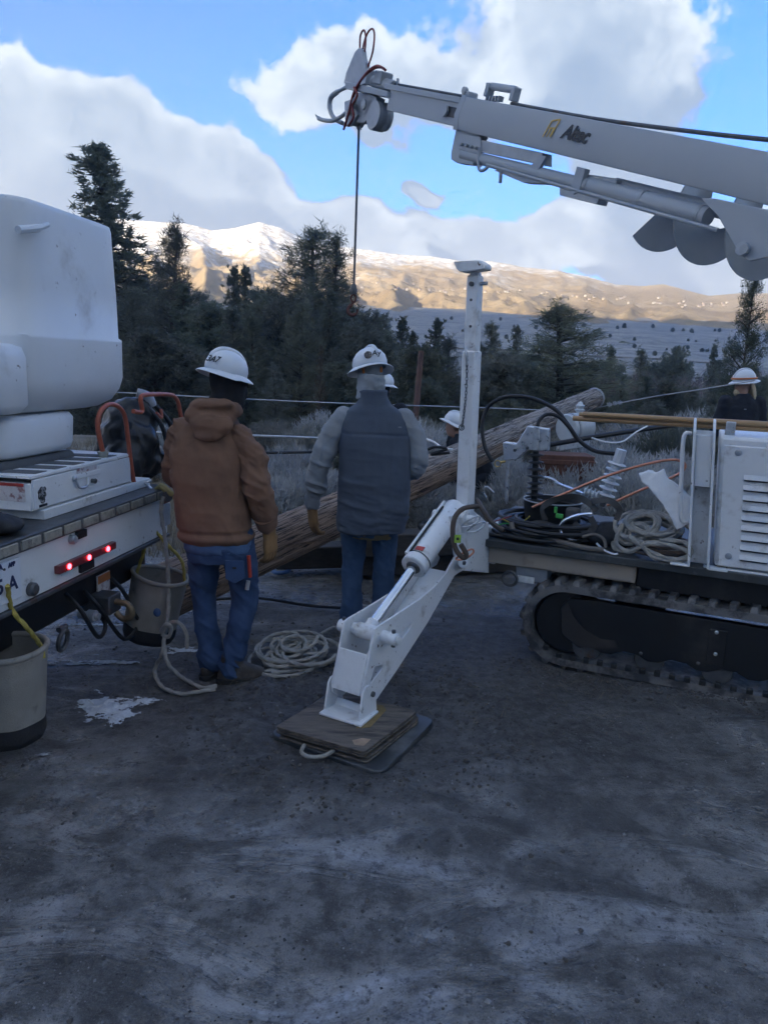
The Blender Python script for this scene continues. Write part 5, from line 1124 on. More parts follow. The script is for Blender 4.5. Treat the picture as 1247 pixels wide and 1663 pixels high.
# ------------------------------------------------------------------ people
def cloth(name, col, var=.15, bump=.35, bs=140, col2=None, rough=.9): return M(name, col, rough, var=var, scale=5, bump=bump, bscale=bs, col2=col2, c2lo=.5, c2hi=.75, c2scale=6)
DUCK = cloth('brown_duck_cotton', (.20, .105, .062), .2, .35, 220, (.14, .075, .046)); DENIM = cloth('blue_denim', (.030, .062, .135), .3, .4, 260, (.055, .10, .19)); DENIM2 = cloth('lighter_denim', (.045, .09, .17), .25, .4, 260, (.08, .14, .23))
VEST = cloth('slate_vest', (.078, .096, .125), .12, .25, 160); SWEAT = cloth('grey_sweatshirt', (.27, .285, .295), .15, .3, 130); GAITER = cloth('grey_gaiter', (.30, .32, .33)); BLACKC = cloth('black_knit', (.010, .010, .012), .3)
TANSH = cloth('tan_shirt', (.22, .17, .09)); BLUESH = cloth('blue_undershirt', (.07, .13, .24)); NAVYJ = cloth('navy_jacket', (.012, .015, .024), .25, .4, 40); BOOT = M('boot_leather', (.045, .036, .030), .6, var=.35, scale=14, col2=(.11, .10, .09), c2lo=.5, c2hi=.7, c2scale=9, bump=.3)
BOOTT = M('boot_tan_suede', (.15, .12, .085), .85, var=.3, scale=14); SOLE = M('boot_sole', (.018, .017, .016), .8); GLOVE = M('tan_work_glove', (.27, .15, .06), .8, var=.25, scale=14, col2=(.16, .10, .05), c2lo=.52, c2hi=.7, c2scale=16, bump=.3)
GLOVED = M('dark_glove_fingers', (.035, .033, .034), .75, var=.3, scale=16); HATM = M('hard_hat_shell', (.72, .74, .76), .33, var=.05, scale=6, col2=(.42, .41, .40), c2lo=.66, c2hi=.85, c2scale=10); SKIN = M('skin', (.42, .24, .17), .55, var=.12, scale=20); HAIRB = M('blond_hair', (.45, .36, .24), .7, var=.25, scale=30, stretch=(8, 8, 1)); STRAPO = M('orange_strap', (.55, .16, .03), .6)
def V3(*a): return Vector(a)
def limb(mb, pts, rs, n=14, k=5):
    P = smooth_path(pts, k); m = len(pts) - 1
    R = [rs[min(int(i / k), m - 1)] * (1 - (i / k - min(int(i / k), m - 1))) + rs[min(int(i / k) + 1, m)] * (i / k - min(int(i / k), m - 1)) for i in range(len(P))]
    mb.ball(pts[0], rs[0], 12, 8); mb.ball(pts[-1], rs[-1] * .98, 12, 8); return mb.tube(P, R, n)
def rotm(yaw=0, pitch=0, roll=0): return Matrix.Rotation(yaw, 3, 'Z') @ Matrix.Rotation(pitch, 3, 'X') @ Matrix.Rotation(roll, 3, 'Y')
def head_mb(mb, c, R, k=1., ears=True):
    prof = [(-.118, .038, .045, .025), (-.10, .055, .068, .02), (-.07, .066, .084, .012), (-.03, .073, .094, .004), (.02, .077, .100, -.002), (.06, .074, .098, -.006), (.095, .060, .080, -.008), (.115, .038, .052, -.008), (.124, .01, .014, -.008)]
    mb.rings([[c + R @ (Vector((p.x, p.y, 0)) * k + V3(0, 0, z * k)) for p in ell((0, yo, 0), rx, ry, 20)] for z, rx, ry, yo in prof])
    for q, r, sc in ((V3(0, .102, -.03), .016, (.9, 1.2, 1.7)), (V3(0, .108, -.045), .014, (1.1, 1, .8)), (V3(0, .082, -.098), .026, (1.1, .8, .8)), (V3(0, .088, .018), .03, (1.7, .5, .5)), (V3(0, .09, -.072), .018, (1.4, .7, .6))) + (((V3(.078, -.01, -.02), .022, (.4, .8, 1.3)), (V3(-.078, -.01, -.02), .022, (.4, .8, 1.3))) if ears else ()):
        b = MB().ball((0, 0, 0), r * k, 10, 8, sc); mb.add([c + R @ (Vector(v) + q * k) for v in b.v], b.f)
def hat(root, c, R, text=None, k=1., band=None, tilt=0.):
    R = R @ Matrix.Rotation(tilt, 3, 'X')
    def lm(v): return c + R @ (Vector(v) * k + V3(0, -.008, .035))
    n = 40; rs = []
    for h, r, e in ((.0, .112, 1.16), (.012, .118, 1.17), (.04, .119, 1.17), (.075, .110, 1.16), (.105, .088, 1.15), (.125, .060, 1.14), (.136, .030, 1.12), (.139, .004, 1.)):
        rs.append([(math.cos(a) * r * (1 + .0), math.sin(a) * r * e, h) for a in np.linspace(0, 2 * math.pi, n + 1)[:-1]])
    m = MB(); m.rings([[lm(p) for p in r] for r in rs], cap=False)
    sh = part('hard_hat', m, HATM, root, sharp=60, local=True)
    bm_ = MB(); br = []
    for r, h in ((.110, .004), (.124, .003), (.148, -.008), (.160, -.016), (.161, -.020), (.148, -.014), (.124, -.005), (.110, -.002)):
        br.append([lm((math.cos(a) * r, math.sin(a) * r * 1.15, h - .012 * abs(math.cos(a)) ** 2 * (r - .11) / .05 + (.006 if math.sin(a) > 0 else 0))) for a in np.linspace(0, 2 * math.pi, n + 1)[:-1]])
    part('brim', bm_.rings(br, cap=False), HATM, sh, sharp=60, local=True)
    rd = MB().tube(smooth_path([lm((0, y, z)) for y, z in ((-.128, .05), (-.112, .092), (-.065, .132), (0, .144), (.065, .132), (.112, .092), (.128, .05))], 4), [.004] * 3 + [.013] * 19 + [.011, .008, .004], 10); part('crown_ridge', rd, HATM, sh, sharp=60, local=True)
    if band: part('hat_strap', MB().tube([lm((math.cos(a) * .123, math.sin(a) * .143, .03 + .014 * math.sin(a))) for a in np.linspace(0, 2 * math.pi, 33)[:-1]], .011, 8, closed=True), band, sh, local=True)
    return sh, lm
def hat_text(root, sh, lm, a, h, txt, size, lean=.35, mat=INK, r=.121, off=0.):
    o = lm((math.cos(a) * r, math.sin(a) * r * 1.16, h)); nrm = (lm((math.cos(a) * (r + .02), math.sin(a) * (r + .02) * 1.16, h + .02 * lean)) - o).normalized()
    up = (lm((0, 0, 1)) - lm((0, 0, 0))).normalized(); X = up.cross(nrm).normalized(); Y = nrm.cross(X)
    q = text_part('hat_lettering', txt, size, o + nrm * .004, X, Y, mat, root, offset=.001, shear=.2)
    q.data.transform(Matrix.Translation(origin_of(root))); q.parent = sh
def glove(root, W, fdir, palm, curl, mats=(GLOVE, None), k=1., thumb=1., name='glove'):
    # fdir: from wrist to knuckles; palm: palm normal; thumb: which side the thumb leaves
    F = Vector(fdir).normalized(); N = Vector(palm); N = (N - F * N.dot(F)).normalized(); S = F.cross(N) * thumb; m = MB()
    m.rings([[W + F * (d * k) + S * (p.x * k) + N * (p.y * k) for p in ell((0, 0, 0), w, t, 14, p=2.6)] for d, w, t in ((-.05, .040, .034), (-.01, .034, .028), (.02, .037, .022), (.06, .045, .021), (.092, .044, .018), (.10, .03, .012))])
    for i, (sx, L) in enumerate(((.031, .074), (.011, .084), (-.010, .079), (-.030, .063))):
        p = W + F * (.088 * k) + S * (sx * k); a = 0.; pts = [p - F * .02 * k, p]
        for j, (seg, cu) in enumerate(((.45, .6), (.32, 1.), (.26, .8))):
            a += curl * cu * (1 + .12 * i); d = F * math.cos(a) + N * math.sin(a) + S * (.10 * (1.2 - i)) * (.5); p = p + d.normalized() * (L * seg * k); pts.append(p)
        limb(m, pts, [.0115 * k, .0125 * k, .0115 * k, .0105 * k, .0085 * k], 10, 3)
    p = W + F * (.022 * k) + S * (.036 * k); limb(m, [p - S * .012 * k, p + (F * .6 + S * .5 + N * .35) * .032 * k, p + (F * .85 + S * .42 + N * .6) * .062 * k, p + (F * 1.0 + S * .30 + N * .75) * .085 * k], [.017 * k, .015 * k, .0125 * k, .009 * k], 10, 3)
    o = part_me(name, remesh(m, .005, 3, lambda v: .0012 * fbm(v * 60, 2)), mats[0], root)
    part('glove_cuff', MB().tube([W - F * .075 * k, W - F * .02 * k], [.044 * k, .038 * k], 16), mats[1] or BLACKF, o, local=True)
    return o
def boots(root, A, yaw, mat=BOOT):
    # A: ankle position on local ground
    R = Matrix.Rotation(yaw, 3, 'Z'); m = MB()
    for (y0, z, rx, ry) in (): pass
    m.rings([[A + R @ V3(p.x, p.y + yo, z) for p in ell((0, 0, 0), w, l, 18, p=2.4)] for z, w, l, yo in ((.012, .050, .145, .055), (.03, .053, .148, .056), (.055, .052, .138, .05), (.075, .050, .105, .03), (.10, .048, .072, .0), (.125, .049, .060, -.01), (.15, .046, .056, -.012))])
    b = part_me('boot', remesh(m, .008, 5, lambda v: .003 * fbm(v * 25, 3)), mat, root)
    part('sole', MB().rings([[A + R @ V3(p.x, p.y + .052, z) for p in ell((0, 0, 0), .054 - e, .152 - e, 22, p=2.6)] for z, e in ((-.012, .004), (-.008, .0), (.016, .0), (.018, .004))]), SOLE, b, local=True)
def wrinkle(f, amp, seed=0.): return lambda v: amp * (ridged(v * np.array(f) + seed, 3) - .55) + amp * .5 * fbm(v * np.array(f) * 2.7 + seed, 3)
def garment(root, name, mb, mat, voxel=.011, smooth=5, disp=None): return part_me(name, remesh(mb, voxel, smooth, disp), mat, root)
def torso(mb, rows, n=28, p=2.3): mb.rings([[Vector(c) + V3(q.x, q.y, 0) for q in ell((0, 0, 0), rx, ry, n, p=p)] for c, rx, ry in rows])
def body(root, J, ears=True, voxel=.014, mat=SKIN, headR=None):
    m = MB(); head_mb(m, J['head'], headR or Matrix.Identity(3), ears=ears); limb(m, [J['neck'] - V3(0, 0, .06), J['neck'], J['head'] + V3(0, -.01, -.06)], [.06, .055, .055])
    pv = (J['hipL'] + J['hipR']) / 2
    limb(m, [pv, (pv * .5 + J['neck'] * .5) , J['neck'] - V3(0, 0, .10)], [.125, .12, .12])
    for s in 'LR':
        limb(m, [J['sh' + s] * .88 + J['neck'] * .12 - V3(0, 0, .03), J['el' + s], J['wr' + s]], [.035, .034, .026]); limb(m, [J['hip' + s], J['kn' + s], J['an' + s]], [.08, .055, .036])
        limb(m, [J['sh' + s] * .85 + J['neck'] * .15 - V3(0, 0, .05), J['neck'] - V3(0, 0, .08)], [.035, .05])
    return part_me('body', remesh(m, voxel, 5), mat, root)

# --- man in the brown hooded jacket
gA = gp(372, 1108); pA = thing('person', 'man in brown hooded jacket and white hard hat beside the truck corner, seen from behind', 'person', (gA.x, gA.y, gz(gA.x, gA.y) - .0))
J = dict(head=V3(.005, .06, 1.655), neck=V3(-.035, .02, 1.50), shL=V3(-.265, .03, 1.40), shR=V3(.105, -.02, 1.40), elL=V3(-.32, .16, 1.14), elR=V3(.185, -.03, 1.13), wrL=V3(-.26, .34, 1.08), wrR=V3(.235, .06, .90), hipL=V3(-.125, .02, .87), hipR=V3(.055, .0, .87), knL=V3(-.14, .05, .48), knR=V3(.105, .06, .47), anL=V3(-.09, .02, .10), anR=V3(.045, -.03, .10))
HRA = rotm(rad(-52), rad(-8)); body(pA, J, False, headR=HRA)
m = MB(); torso(m, [(V3(-.045, .0, .815), .200, .150), (V3(-.055, .0, .86), .208, .158), (V3(-.075, .0, 1.00), .208, .162), (V3(-.09, .0, 1.15), .212, .165), (V3(-.09, .0, 1.28), .215, .155), (V3(-.085, .01, 1.37), .205, .14), (V3(-.075, .015, 1.44), .16, .118), (V3(-.05, .02, 1.50), .10, .10), (V3(-.03, .02, 1.53), .08, .085)], 30, 2.5)
ms = MB(); limb(ms, [J['shR'] + V3(-.03, 0, -.01), J['shR'] * .45 + J['elR'] * .55 + V3(.012, 0, 0), J['elR'], J['elR'] * .4 + J['wrR'] * .6, J['wrR']], [.082, .086, .083, .076, .060], 18)
limb(m, [J['shL'] + V3(.03, 0, -.015), J['elL'], J['wrL']], [.095, .082, .062], 18)
def wA(v):
    sl = sstep(v[:, 0], .13, .18) + sstep(-v[:, 0], .25, .28); base = .020 * (ridged(v * np.array([5., 5, 4.5]) + v[:, 2:] * np.array([2., 0, 0]) + 2, 3) - .55) + .004 * fbm(v * 14, 3)
    slv = .026 * (ridged(v * np.array([5., 5, 15]) + np.array([0, 0, 1.]) * v[:, :1] * 6, 3) - .55)
    hem = .012 * np.exp(-((v[:, 2] - .845) / .018) ** 2) - .010 * np.exp(-((v[:, 2] - .875) / .012) ** 2)
    seam = -.007 * np.exp(-((v[:, 0] + .045 - .155) / .006) ** 2) * sstep(v[:, 2], .95, 1.1) * (v[:, 1] < .05)
    return base * (1 - np.clip(sl, 0, 1)) + slv * np.clip(sl, 0, 1) + hem * (np.abs(v[:, 0] + .03) < .24) + seam
jk = garment(pA, 'jacket', m, DUCK, .0095, 4, wA)
slv_ = garment(pA, 'jacket_sleeve', ms, DUCK, .009, 3, lambda v: .030 * (ridged(v * np.array([5., 5, 13]) + np.array([0, 0, 1.]) * v[:, :1] * 7 + 2, 3) - .55) + .005 * fbm(v * 20, 2))
m = MB()                                               # hood lying on the back
for (c, r, sc) in ((V3(-.065, -.06, 1.49), .115, (1.25, .75, .62)), (V3(-.05, -.125, 1.455), .09, (1.35, .6, .75)), (V3(-.125, -.02, 1.535), .07, (.9, 1.2, .75)), (V3(.045, -.02, 1.52), .065, (.9, 1.2, .7)), (V3(-.045, -.09, 1.555), .085, (1.35, .7, .45)), (V3(-.06, -.15, 1.40), .055, (1.5, .5, .6))): m.ball(c, r, 16, 10, sc)
garment(pA, 'hood', m, DUCK, .0095, 5, lambda v: .022 * (ridged(v * np.array([4., 6, 9]) + 7, 3) - .55) + .004 * fbm(v * 20, 2))
part('jacket_cuff', MB().tube([J['wrR'] + V3(-.012, -.04, .055), J['wrR'] + V3(0, .0, -.0)], .063, 18), DUCK, jk, local=True)
m = MB(); torso(m, [(V3(-.035, 0, .755), .195, .142), (V3(-.035, 0, .80), .198, .145), (V3(-.035, 0, .86), .195, .14)]); garment(pA, 'undershirt', m, BLUESH, .011, 3, wrinkle((5, 5, 12), .012, 4))
m = MB(); torso(m, [(V3(-.035, .0, .70), .175, .135), (V3(-.035, .0, .78), .185, .14), (V3(-.035, .0, .88), .185, .135)])
limb(m, [J['hipL'] + V3(.0, 0, -.02), J['hipL'] * .5 + J['knL'] * .5, J['knL'], J['knL'] * .4 + J['anL'] * .6, J['anL'] + V3(0, 0, -.005)], [.108, .096, .074, .068, .074], 18); limb(m, [J['hipR'] + V3(.0, 0, -.02), J['hipR'] * .5 + J['knR'] * .5 + V3(.01, 0, 0), J['knR'], J['knR'] * .4 + J['anR'] * .6, J['anR'] + V3(0, 0, -.005)], [.112, .100, .078, .070, .076], 18)
garment(pA, 'jeans', m, DENIM, .0095, 4, lambda v: .024 * (ridged(v * np.array([5., 5, 9]) + v[:, :1] * np.array([0, 0, 7.]) + 1, 3) - .55) * (1 + .8 * sstep(-v[:, 2], -.32, -.1)) + .003 * fbm(v * 25, 2))
jn = pA.children[-1]
part('back_pocket', MB().prism([V3(.03, -.135, .74), V3(.135, -.115, .735), V3(.14, -.112, .64), V3(.085, -.13, .61), V3(.035, -.138, .64)], (0, -.012, 0)), DENIM, jn, .003, local=True)
part('pocket_tag', MB().box((.085, -.145, .70), (.022, .003, .009)), INK, jn, local=True)
part('tool_handle', MB().tube([V3(.155, -.095, .76), V3(.165, -.10, .64)], .011, 8), M('red_tool_grip', (.40, .04, .02), .5), jn, local=True); part('tool_jaw', MB().tube([V3(.155, -.10, .62), V3(.148, -.105, .57)], .012, 8), GREYP, jn, local=True)
boots(pA, V3(.05, -.03, .012), rad(-72), BOOT); boots(pA, V3(-.09, .04, .012), rad(-25), BOOT)
glove(pA, V3(.243, .075, .855), (.08, .12, -1), (-.8, .5, 0), .38, (GLOVE, BLACKF), 1.22); glove(pA, V3(-.26, .37, 1.07), (.1, 1, -.3), (.3, .2, -1), .5, (GLOVE, BLACKF), thumb=-1)
m = MB(); head_mb(m, J['head'], HRA, 1.09, False); limb(m, [J['neck'] - V3(0, 0, .03), J['neck'] + V3(.01, .01, .05), J['head'] + V3(0, -.005, -.05)], [.082, .078, .075]); garment(pA, 'balaclava', m, BLACKC, .009, 4, wrinkle((10, 10, 14), .006, 2))
sh, lm = hat(pA, J['head'] + V3(-.015, 0, .018), HRA, tilt=rad(-6), k=.90); hat_text(pA, sh, lm, rad(298), .055, '3A7', .052, .5)

pA.scale = (.93, .95, .985); pA.location.x -= .02
# --- man in the slate vest
gB = gp(597, 1026); pB = thing('person', 'man in slate vest with grey sleeves, seen from behind beyond the outrigger', 'person', (gB.x, gB.y, gz(gB.x, gB.y)))
J = dict(head=V3(-.025, .05, 1.69), neck=V3(.005, .01, 1.53), shL=V3(-.225, .0, 1.43), shR=V3(.265, .0, 1.43), elL=V3(-.35, -.02, 1.10), elR=V3(.33, .02, 1.13), wrL=V3(-.395, .05, .845), wrR=V3(.24, .27, 1.02), hipL=V3(-.09, .0, .88), hipR=V3(.11, .0, .88), knL=V3(-.095, .03, .49), knR=V3(.125, .04, .49), anL=V3(-.10, .0, .10), anR=V3(.12, .03, .10))
HRB = rotm(rad(30), rad(-8)); body(pB, J, False, headR=HRB)
m = MB(); torso(m, [(V3(.025, .0, .69), .238, .172), (V3(.025, .0, .76), .246, .178), (V3(.03, .0, .88), .250, .180), (V3(.03, .0, 1.02), .248, .180), (V3(.03, .0, 1.18), .248, .174), (V3(.025, .0, 1.32), .252, .165), (V3(.02, .0, 1.41), .238, .145), (V3(.015, .0, 1.47), .19, .125), (V3(.01, .0, 1.515), .115, .11), (V3(.005, .0, 1.56), .098, .105), (V3(.0, .0, 1.60), .095, .10)], 32, 2.5)
def wB(v):
    lo = 1 - sstep(v[:, 2], .85, 1.15)
    yoke = -.006 * np.exp(-((v[:, 2] - 1.335 + .02 * np.abs(v[:, 0])) / .007) ** 2) * (v[:, 1] < 0)
    return .011 * (ridged(v * np.array([4., 4, 5]) + 4, 3) - .5) + lo * .026 * (ridged(v * np.array([2.6, 2.6, 13]) + v[:, :1] * np.array([0, 0, 2.]), 3) - .55) + yoke + .002 * fbm(v * 22, 2) + .010 * np.exp(-((v[:, 2] - 1.60) / .012) ** 2)
vst = garment(pB, 'vest', m, VEST, .0095, 5, wB)
part('vest_tag', MB().box((.19, -.135, 1.385), (.022, .004, .007)), SWEAT, vst, local=True)
m = MB()
limb(m, [J['shL'] + V3(.04, 0, -.02), J['shL'] * .5 + J['elL'] * .5, J['elL'], J['elL'] * .45 + J['wrL'] * .55, J['wrL']], [.085, .084, .078, .072, .056], 18); limb(m, [J['shR'] + V3(-.05, 0, -.02), J['shR'] * .5 + J['elR'] * .5 + V3(.0, 0, 0), J['elR'] + V3(-.01, 0, 0), J['wrR']], [.085, .082, .076, .056], 18)
garment(pB, 'sweatshirt_sleeves', m, SWEAT, .0095, 4, lambda v: .024 * (ridged(v * np.array([4., 4, 15]) + v[:, :1] * np.array([0, 0, 5.]) + 3, 3) - .55) * (1.6 - sstep(v[:, 2], .9, 1.3)) + .003 * fbm(v * 22, 2))
m = MB(); torso(m, [(V3(.02, 0, .645), .155, .13), (V3(.02, 0, .70), .175, .14), (V3(.02, 0, .76), .18, .14)]); garment(pB, 'shirt_tail', m, TANSH, .011, 3, wrinkle((6, 6, 8), .012, 1))
m = MB(); torso(m, [(V3(.01, .0, .66), .165, .135), (V3(.01, .0, .78), .185, .145), (V3(.01, .0, .9), .185, .14)])
for s in 'LR': limb(m, [J['hip' + s] + V3(0, 0, -.03), J['hip' + s] * .5 + J['kn' + s] * .5, J['kn' + s], J['kn' + s] * .4 + J['an' + s] * .6, J['an' + s] + V3(0, 0, -.05)], [.108, .098, .080, .074, .082], 18)
garment(pB, 'jeans', m, DENIM2, .0095, 4, lambda v: .022 * (ridged(v * np.array([5., 5, 9]) + v[:, :1] * np.array([0, 0, 6.]) + 9, 3) - .55) + .003 * fbm(v * 25, 2))
boots(pB, V3(-.10, .0, .012), rad(6)); boots(pB, V3(.12, .03, .012), rad(-12))
glove(pB, V3(-.398, .065, .80), (.10, .10, -1), (.8, .55, 0), .45, (GLOVE, BLACKF), 1.25, -1); glove(pB, V3(.225, .31, 1.0), (-.4, 1, -.15), (-.3, 0, -1), .5, (GLOVE, BLACKF), 1.0)
m = MB(); head_mb(m, J['head'], HRB, 1.05, False); garment(pB, 'head_cover', m, GAITER, .009, 3, wrinkle((10, 10, 14), .006, 2))
m = MB(); m.rings([[V3(-.012, .015, z) + V3(q.x, q.y, 0) for q in ell((0, 0, 0), rx, ry, 26)] for z, rx, ry in ((1.54, .098, .105), (1.60, .10, .11), (1.64, .098, .114), (1.675, .094, .114), (1.70, .088, .110))]); garment(pB, 'neck_gaiter', m, GAITER, .009, 3, wrinkle((7, 7, 20), .016, 5))
sh, lm = hat(pB, J['head'] + V3(0, 0, .008), HRB, tilt=rad(-9), k=.96)
hat_text(pB, sh, lm, rad(260), .062, 'Ay', .055, .5)
st_ = MB(); a_ = rad(234); o_ = lm((math.cos(a_) * .1205, math.sin(a_) * .1205 * 1.17, .058)); n_ = (lm((math.cos(a_) * .16, math.sin(a_) * .16 * 1.16, .078)) - o_).normalized(); part('round_sticker', MB().lathe(o_, n_, [(-.004, .026), (.004, .026), (.005, .001)], 20), M('dark_round_sticker', (.06, .045, .04), .5, var=.6, scale=60, col2=(.3, .25, .2), c2lo=.52, c2hi=.56, c2scale=60), sh, local=True)
for a_ in (rad(212), rad(282)): part('hat_clip', MB().tube([lm((math.cos(a_) * .108, math.sin(a_) * .12, -.02)), lm((math.cos(a_) * .104, math.sin(a_) * .115, -.055))], .008, 8), STRAPO, sh, local=True)

pB.scale = (.94, .94, 1.0); pB.location.x -= .025
# --- smaller figures further back
def worker(root, J, HR, jacket, pants, hatband=None, hair=False, voxel=.016, cover=None, beard=False, text=None):
    body(root, J, headR=HR); m = MB(); pv = (J['hipL'] + J['hipR']) / 2; nk = J['neck']
    t = (nk - pv); torso(m, [(pv - t * .02, .185, .14), (pv + t * .2, .19, .145), (pv + t * .5, .21, .15), (pv + t * .75, .215, .14), (pv + t * .9, .17, .115), (pv + t * 1.0, .09, .09), (pv + t * 1.06, .075, .08)], 24)
    for s in 'LR': limb(m, [J['sh' + s], J['el' + s], J['wr' + s]], [.085, .07, .05])
    garment(root, 'jacket', m, jacket, voxel, 4, wrinkle((5, 5, 9), .014, 3)); m = MB(); torso(m, [(pv - V3(0, 0, .08), .165, .13), (pv + V3(0, 0, .06), .175, .135)])
    for s in 'LR': limb(m, [J['hip' + s], J['kn' + s], J['an' + s] - V3(0, 0, .03)], [.10, .08, .07])
    garment(root, 'trousers', m, pants, voxel, 4, wrinkle((5, 5, 9), .012, 6))
    for s in 'LR':
        boots(root, V3(J['an' + s].x, J['an' + s].y, .012), 0)
        glove(root, J['wr' + s] + (J['wr' + s] - J['el' + s]).normalized() * .03, J['wr' + s] - J['el' + s], (.5 if s == 'L' else -.5, .3, -.4), .4, (GLOVE, BLACKF), thumb=-1 if s == 'L' else 1)
    if cover: m = MB(); head_mb(m, J['head'] - V3(0, 0, .0), HR, 1.06, False); garment(root, 'head_cover', m, cover, .012, 3)
    for sx in (-.032, .032): part('eye', MB().ball(J['head'] + HR @ V3(sx, .093, .0), .010, 8, 6), INK, root, local=True)
    if hair:
        m = MB()
        for i in range(26):
            a = rad(212 + 120 * i / 25); b = J['head'] + HR @ V3(math.cos(a) * .080, math.sin(a) * .098, .02); L = .20 + .05 * math.sin(i * 2.3)
            limb(m, [b, b + HR @ V3(math.cos(a) * .02, math.sin(a) * .03, -L * .5), b + HR @ V3(math.cos(a) * .035, math.sin(a) * .045 - .01, -L)], [.018, .016, .006], 8, 3)
        garment(root, 'hair', m, HAIRB, .009, 1, lambda v: .004 * fbm(v * np.array([60, 60, 6.]), 2))
    if beard: m = MB(); m.ball(J['head'] + HR @ V3(0, .07, -.10), .055, 14, 10, (1, .75, 1.)); garment(root, 'beard', m, HAIRB, .010, 2, wrinkle((30, 30, 8), .01, 1))
    sh, lm = hat(root, J['head'], HR, band=hatband, tilt=rad(-4)); return sh, lm
STAND = dict(head=V3(0, .03, 1.64), neck=V3(0, 0, 1.49), shL=V3(-.20, 0, 1.42), shR=V3(.20, 0, 1.42), elL=V3(-.27, .02, 1.13), elR=V3(.27, .02, 1.13), wrL=V3(-.25, .14, .90), wrR=V3(.25, .14, .90), hipL=V3(-.09, 0, .88), hipR=V3(.09, 0, .88), knL=V3(-.10, .03, .48), knR=V3(.10, .03, .48), anL=V3(-.10, 0, .09), anR=V3(.10, 0, .09))
def place(px, py, Y, hatz=1.78): q = at(px, py, Y); z = gz(q.x, q.y); return Vector((q.x, q.y, q.z - hatz))
q = place(622, 606, 7.9, 1.80); q.z = min(q.z, .3); pC = thing('person', 'worker in white hard hat almost hidden behind the vest-wearing man\'s shoulder', 'person', q); worker(pC, STAND, rotm(rad(10)), NAVYJ, DENIM, cover=BLACKC)[0]
q = place(1212, 599, 9.2, 1.82); pE = thing('person', 'long-haired worker in black jacket and white hard hat with orange strap, at the right edge', 'person', q, rotz=rad(0)); sh, lm = worker(pE, STAND, rotm(rad(98), rad(-6)), NAVYJ, DENIM, hatband=STRAPO, hair=True, beard=True)
part('jacket_mark', MB().box((-.03, -.165, 1.34), (.03, .004, .012)), SWEAT, pE, local=True)
q = place(738, 671, 8.6, 1.36); q.z = max(min(q.z, .1), -.25)
BENT = dict(head=V3(.0, .02, 1.20), neck=V3(.10, -.02, 1.10), shL=V3(.02, .14, 1.05), shR=V3(.10, -.20, 1.02), elL=V3(-.02, .25, .80), elR=V3(.06, -.26, .76), wrL=V3(-.18, .22, .68), wrR=V3(-.14, -.22, .66), hipL=V3(.36, .09, .62), hipR=V3(.36, -.09, .62), knL=V3(.05, .13, .45), knR=V3(.05, -.13, .42), anL=V3(.25, .12, .09), anR=V3(.22, -.12, .09))
pD = thing('person', 'worker in dark clothes and plain white hard hat stooping behind the white post', 'person', q); worker(pD, BENT, rotm(rad(-80), rad(-20)), NAVYJ, NAVYJ)

# ------------------------------------------------------------------ wooden utility pole on the ground and its fittings
OLDWOOD = M('weathered_pole_wood', (.20, .125, .085), .85, var=.3, scale=6, stretch=(1, 1, 1), col2=(.36, .33, .31), c2lo=.45, c2hi=.62, c2scale=5, bump=.5, bscale=40)
def pole_material():
    m = bpy.data.materials.new('old_pole_wood'); m.use_nodes = True; k = NT(m.node_tree); b = k.n['Principled BSDF']
    tc = k.new('ShaderNodeTexCoord'); V = tc.outputs['UV'] if False else tc.outputs['Object']
    at_ = k.new('ShaderNodeAttribute'); at_.attribute_name = 'grain'; G = at_.outputs['Vector']
    sp = k.new('ShaderNodeSeparateXYZ'); k.l.new(G, sp.inputs[0])
    def mp(s): n = k.new('ShaderNodeMapping'); k.l.new(G, n.inputs[0]); n.inputs[3].default_value = s; return n.outputs[0]
    fib = k.noise(mp((2.2, 22, 22)), 1, 6, .65); chk = k.noise(mp((5, 26, 26)), 1, 4, .6, .4); blot = k.noise(mp((2.5, 4, 4)), 1, 5, .6)
    col = k.mix(k.ramp(fib, .3, .7), (.15, .092, .06, 1), (.40, .275, .19, 1))
    grey = k.m('ADD', k.ramp(sp.outputs[0], 1.2, 5.2, 0, .85), k.m('MULTIPLY', k.m('SUBTRACT', blot, .5), 1.1)); up = k.new('ShaderNodeNewGeometry'); un = k.new('ShaderNodeSeparateXYZ'); k.l.new(up.outputs['Normal'], un.inputs[0])
    grey = k.m('ADD', grey, k.ramp(un.outputs[2], .0, .9, -.25, .35))
    col = k.mix(k.ramp(grey, .2, .85), col, k.mix(k.ramp(fib, .35, .65), (.17, .145, .13, 1), (.48, .43, .39, 1)))
    crack = k.m('MULTIPLY', k.ramp(chk, .54, .58), k.ramp(blot, .32, .46)); col = k.mix(crack, col, (.018, .013, .010, 1)); k.l.new(col, b.inputs['Base Color']); b.inputs['Roughness'].default_value = .9
    bp = k.new('ShaderNodeBump'); bp.inputs['Strength'].default_value = .9; bp.inputs['Distance'].default_value = .012; k.l.new(k.m('SUBTRACT', fib, k.m('MULTIPLY', crack, 1.5)), bp.inputs['Height']); k.l.new(bp.outputs[0], b.inputs['Normal']); return m
LA = at(440, 884, 5.25); LB = at(966, 646, 10.0); lax = (LB - LA).normalized(); LA = LA - lax * .95; LL = (LB - LA).length
LX = lax.cross(UZ).normalized(); LY = LX.cross(lax); nseg, nr_ = 110, 40
tt, aa = np.meshgrid(np.linspace(0, 1, nseg), np.linspace(0, 2 * np.pi, nr_ + 1)[:-1], indexing='ij'); tt = tt.ravel(); aa = aa.ravel()
gr = np.stack([tt * LL, np.cos(aa), np.sin(aa)], 1); rad_ = .182 + (.135 - .182) * tt + .010 * fbm(gr * np.array([.6, 1.2, 1.2]), 3) - .022 * np.clip(fbm(gr * np.array([1.6, 9, 9]), 4) - .16, 0, 1) * 3
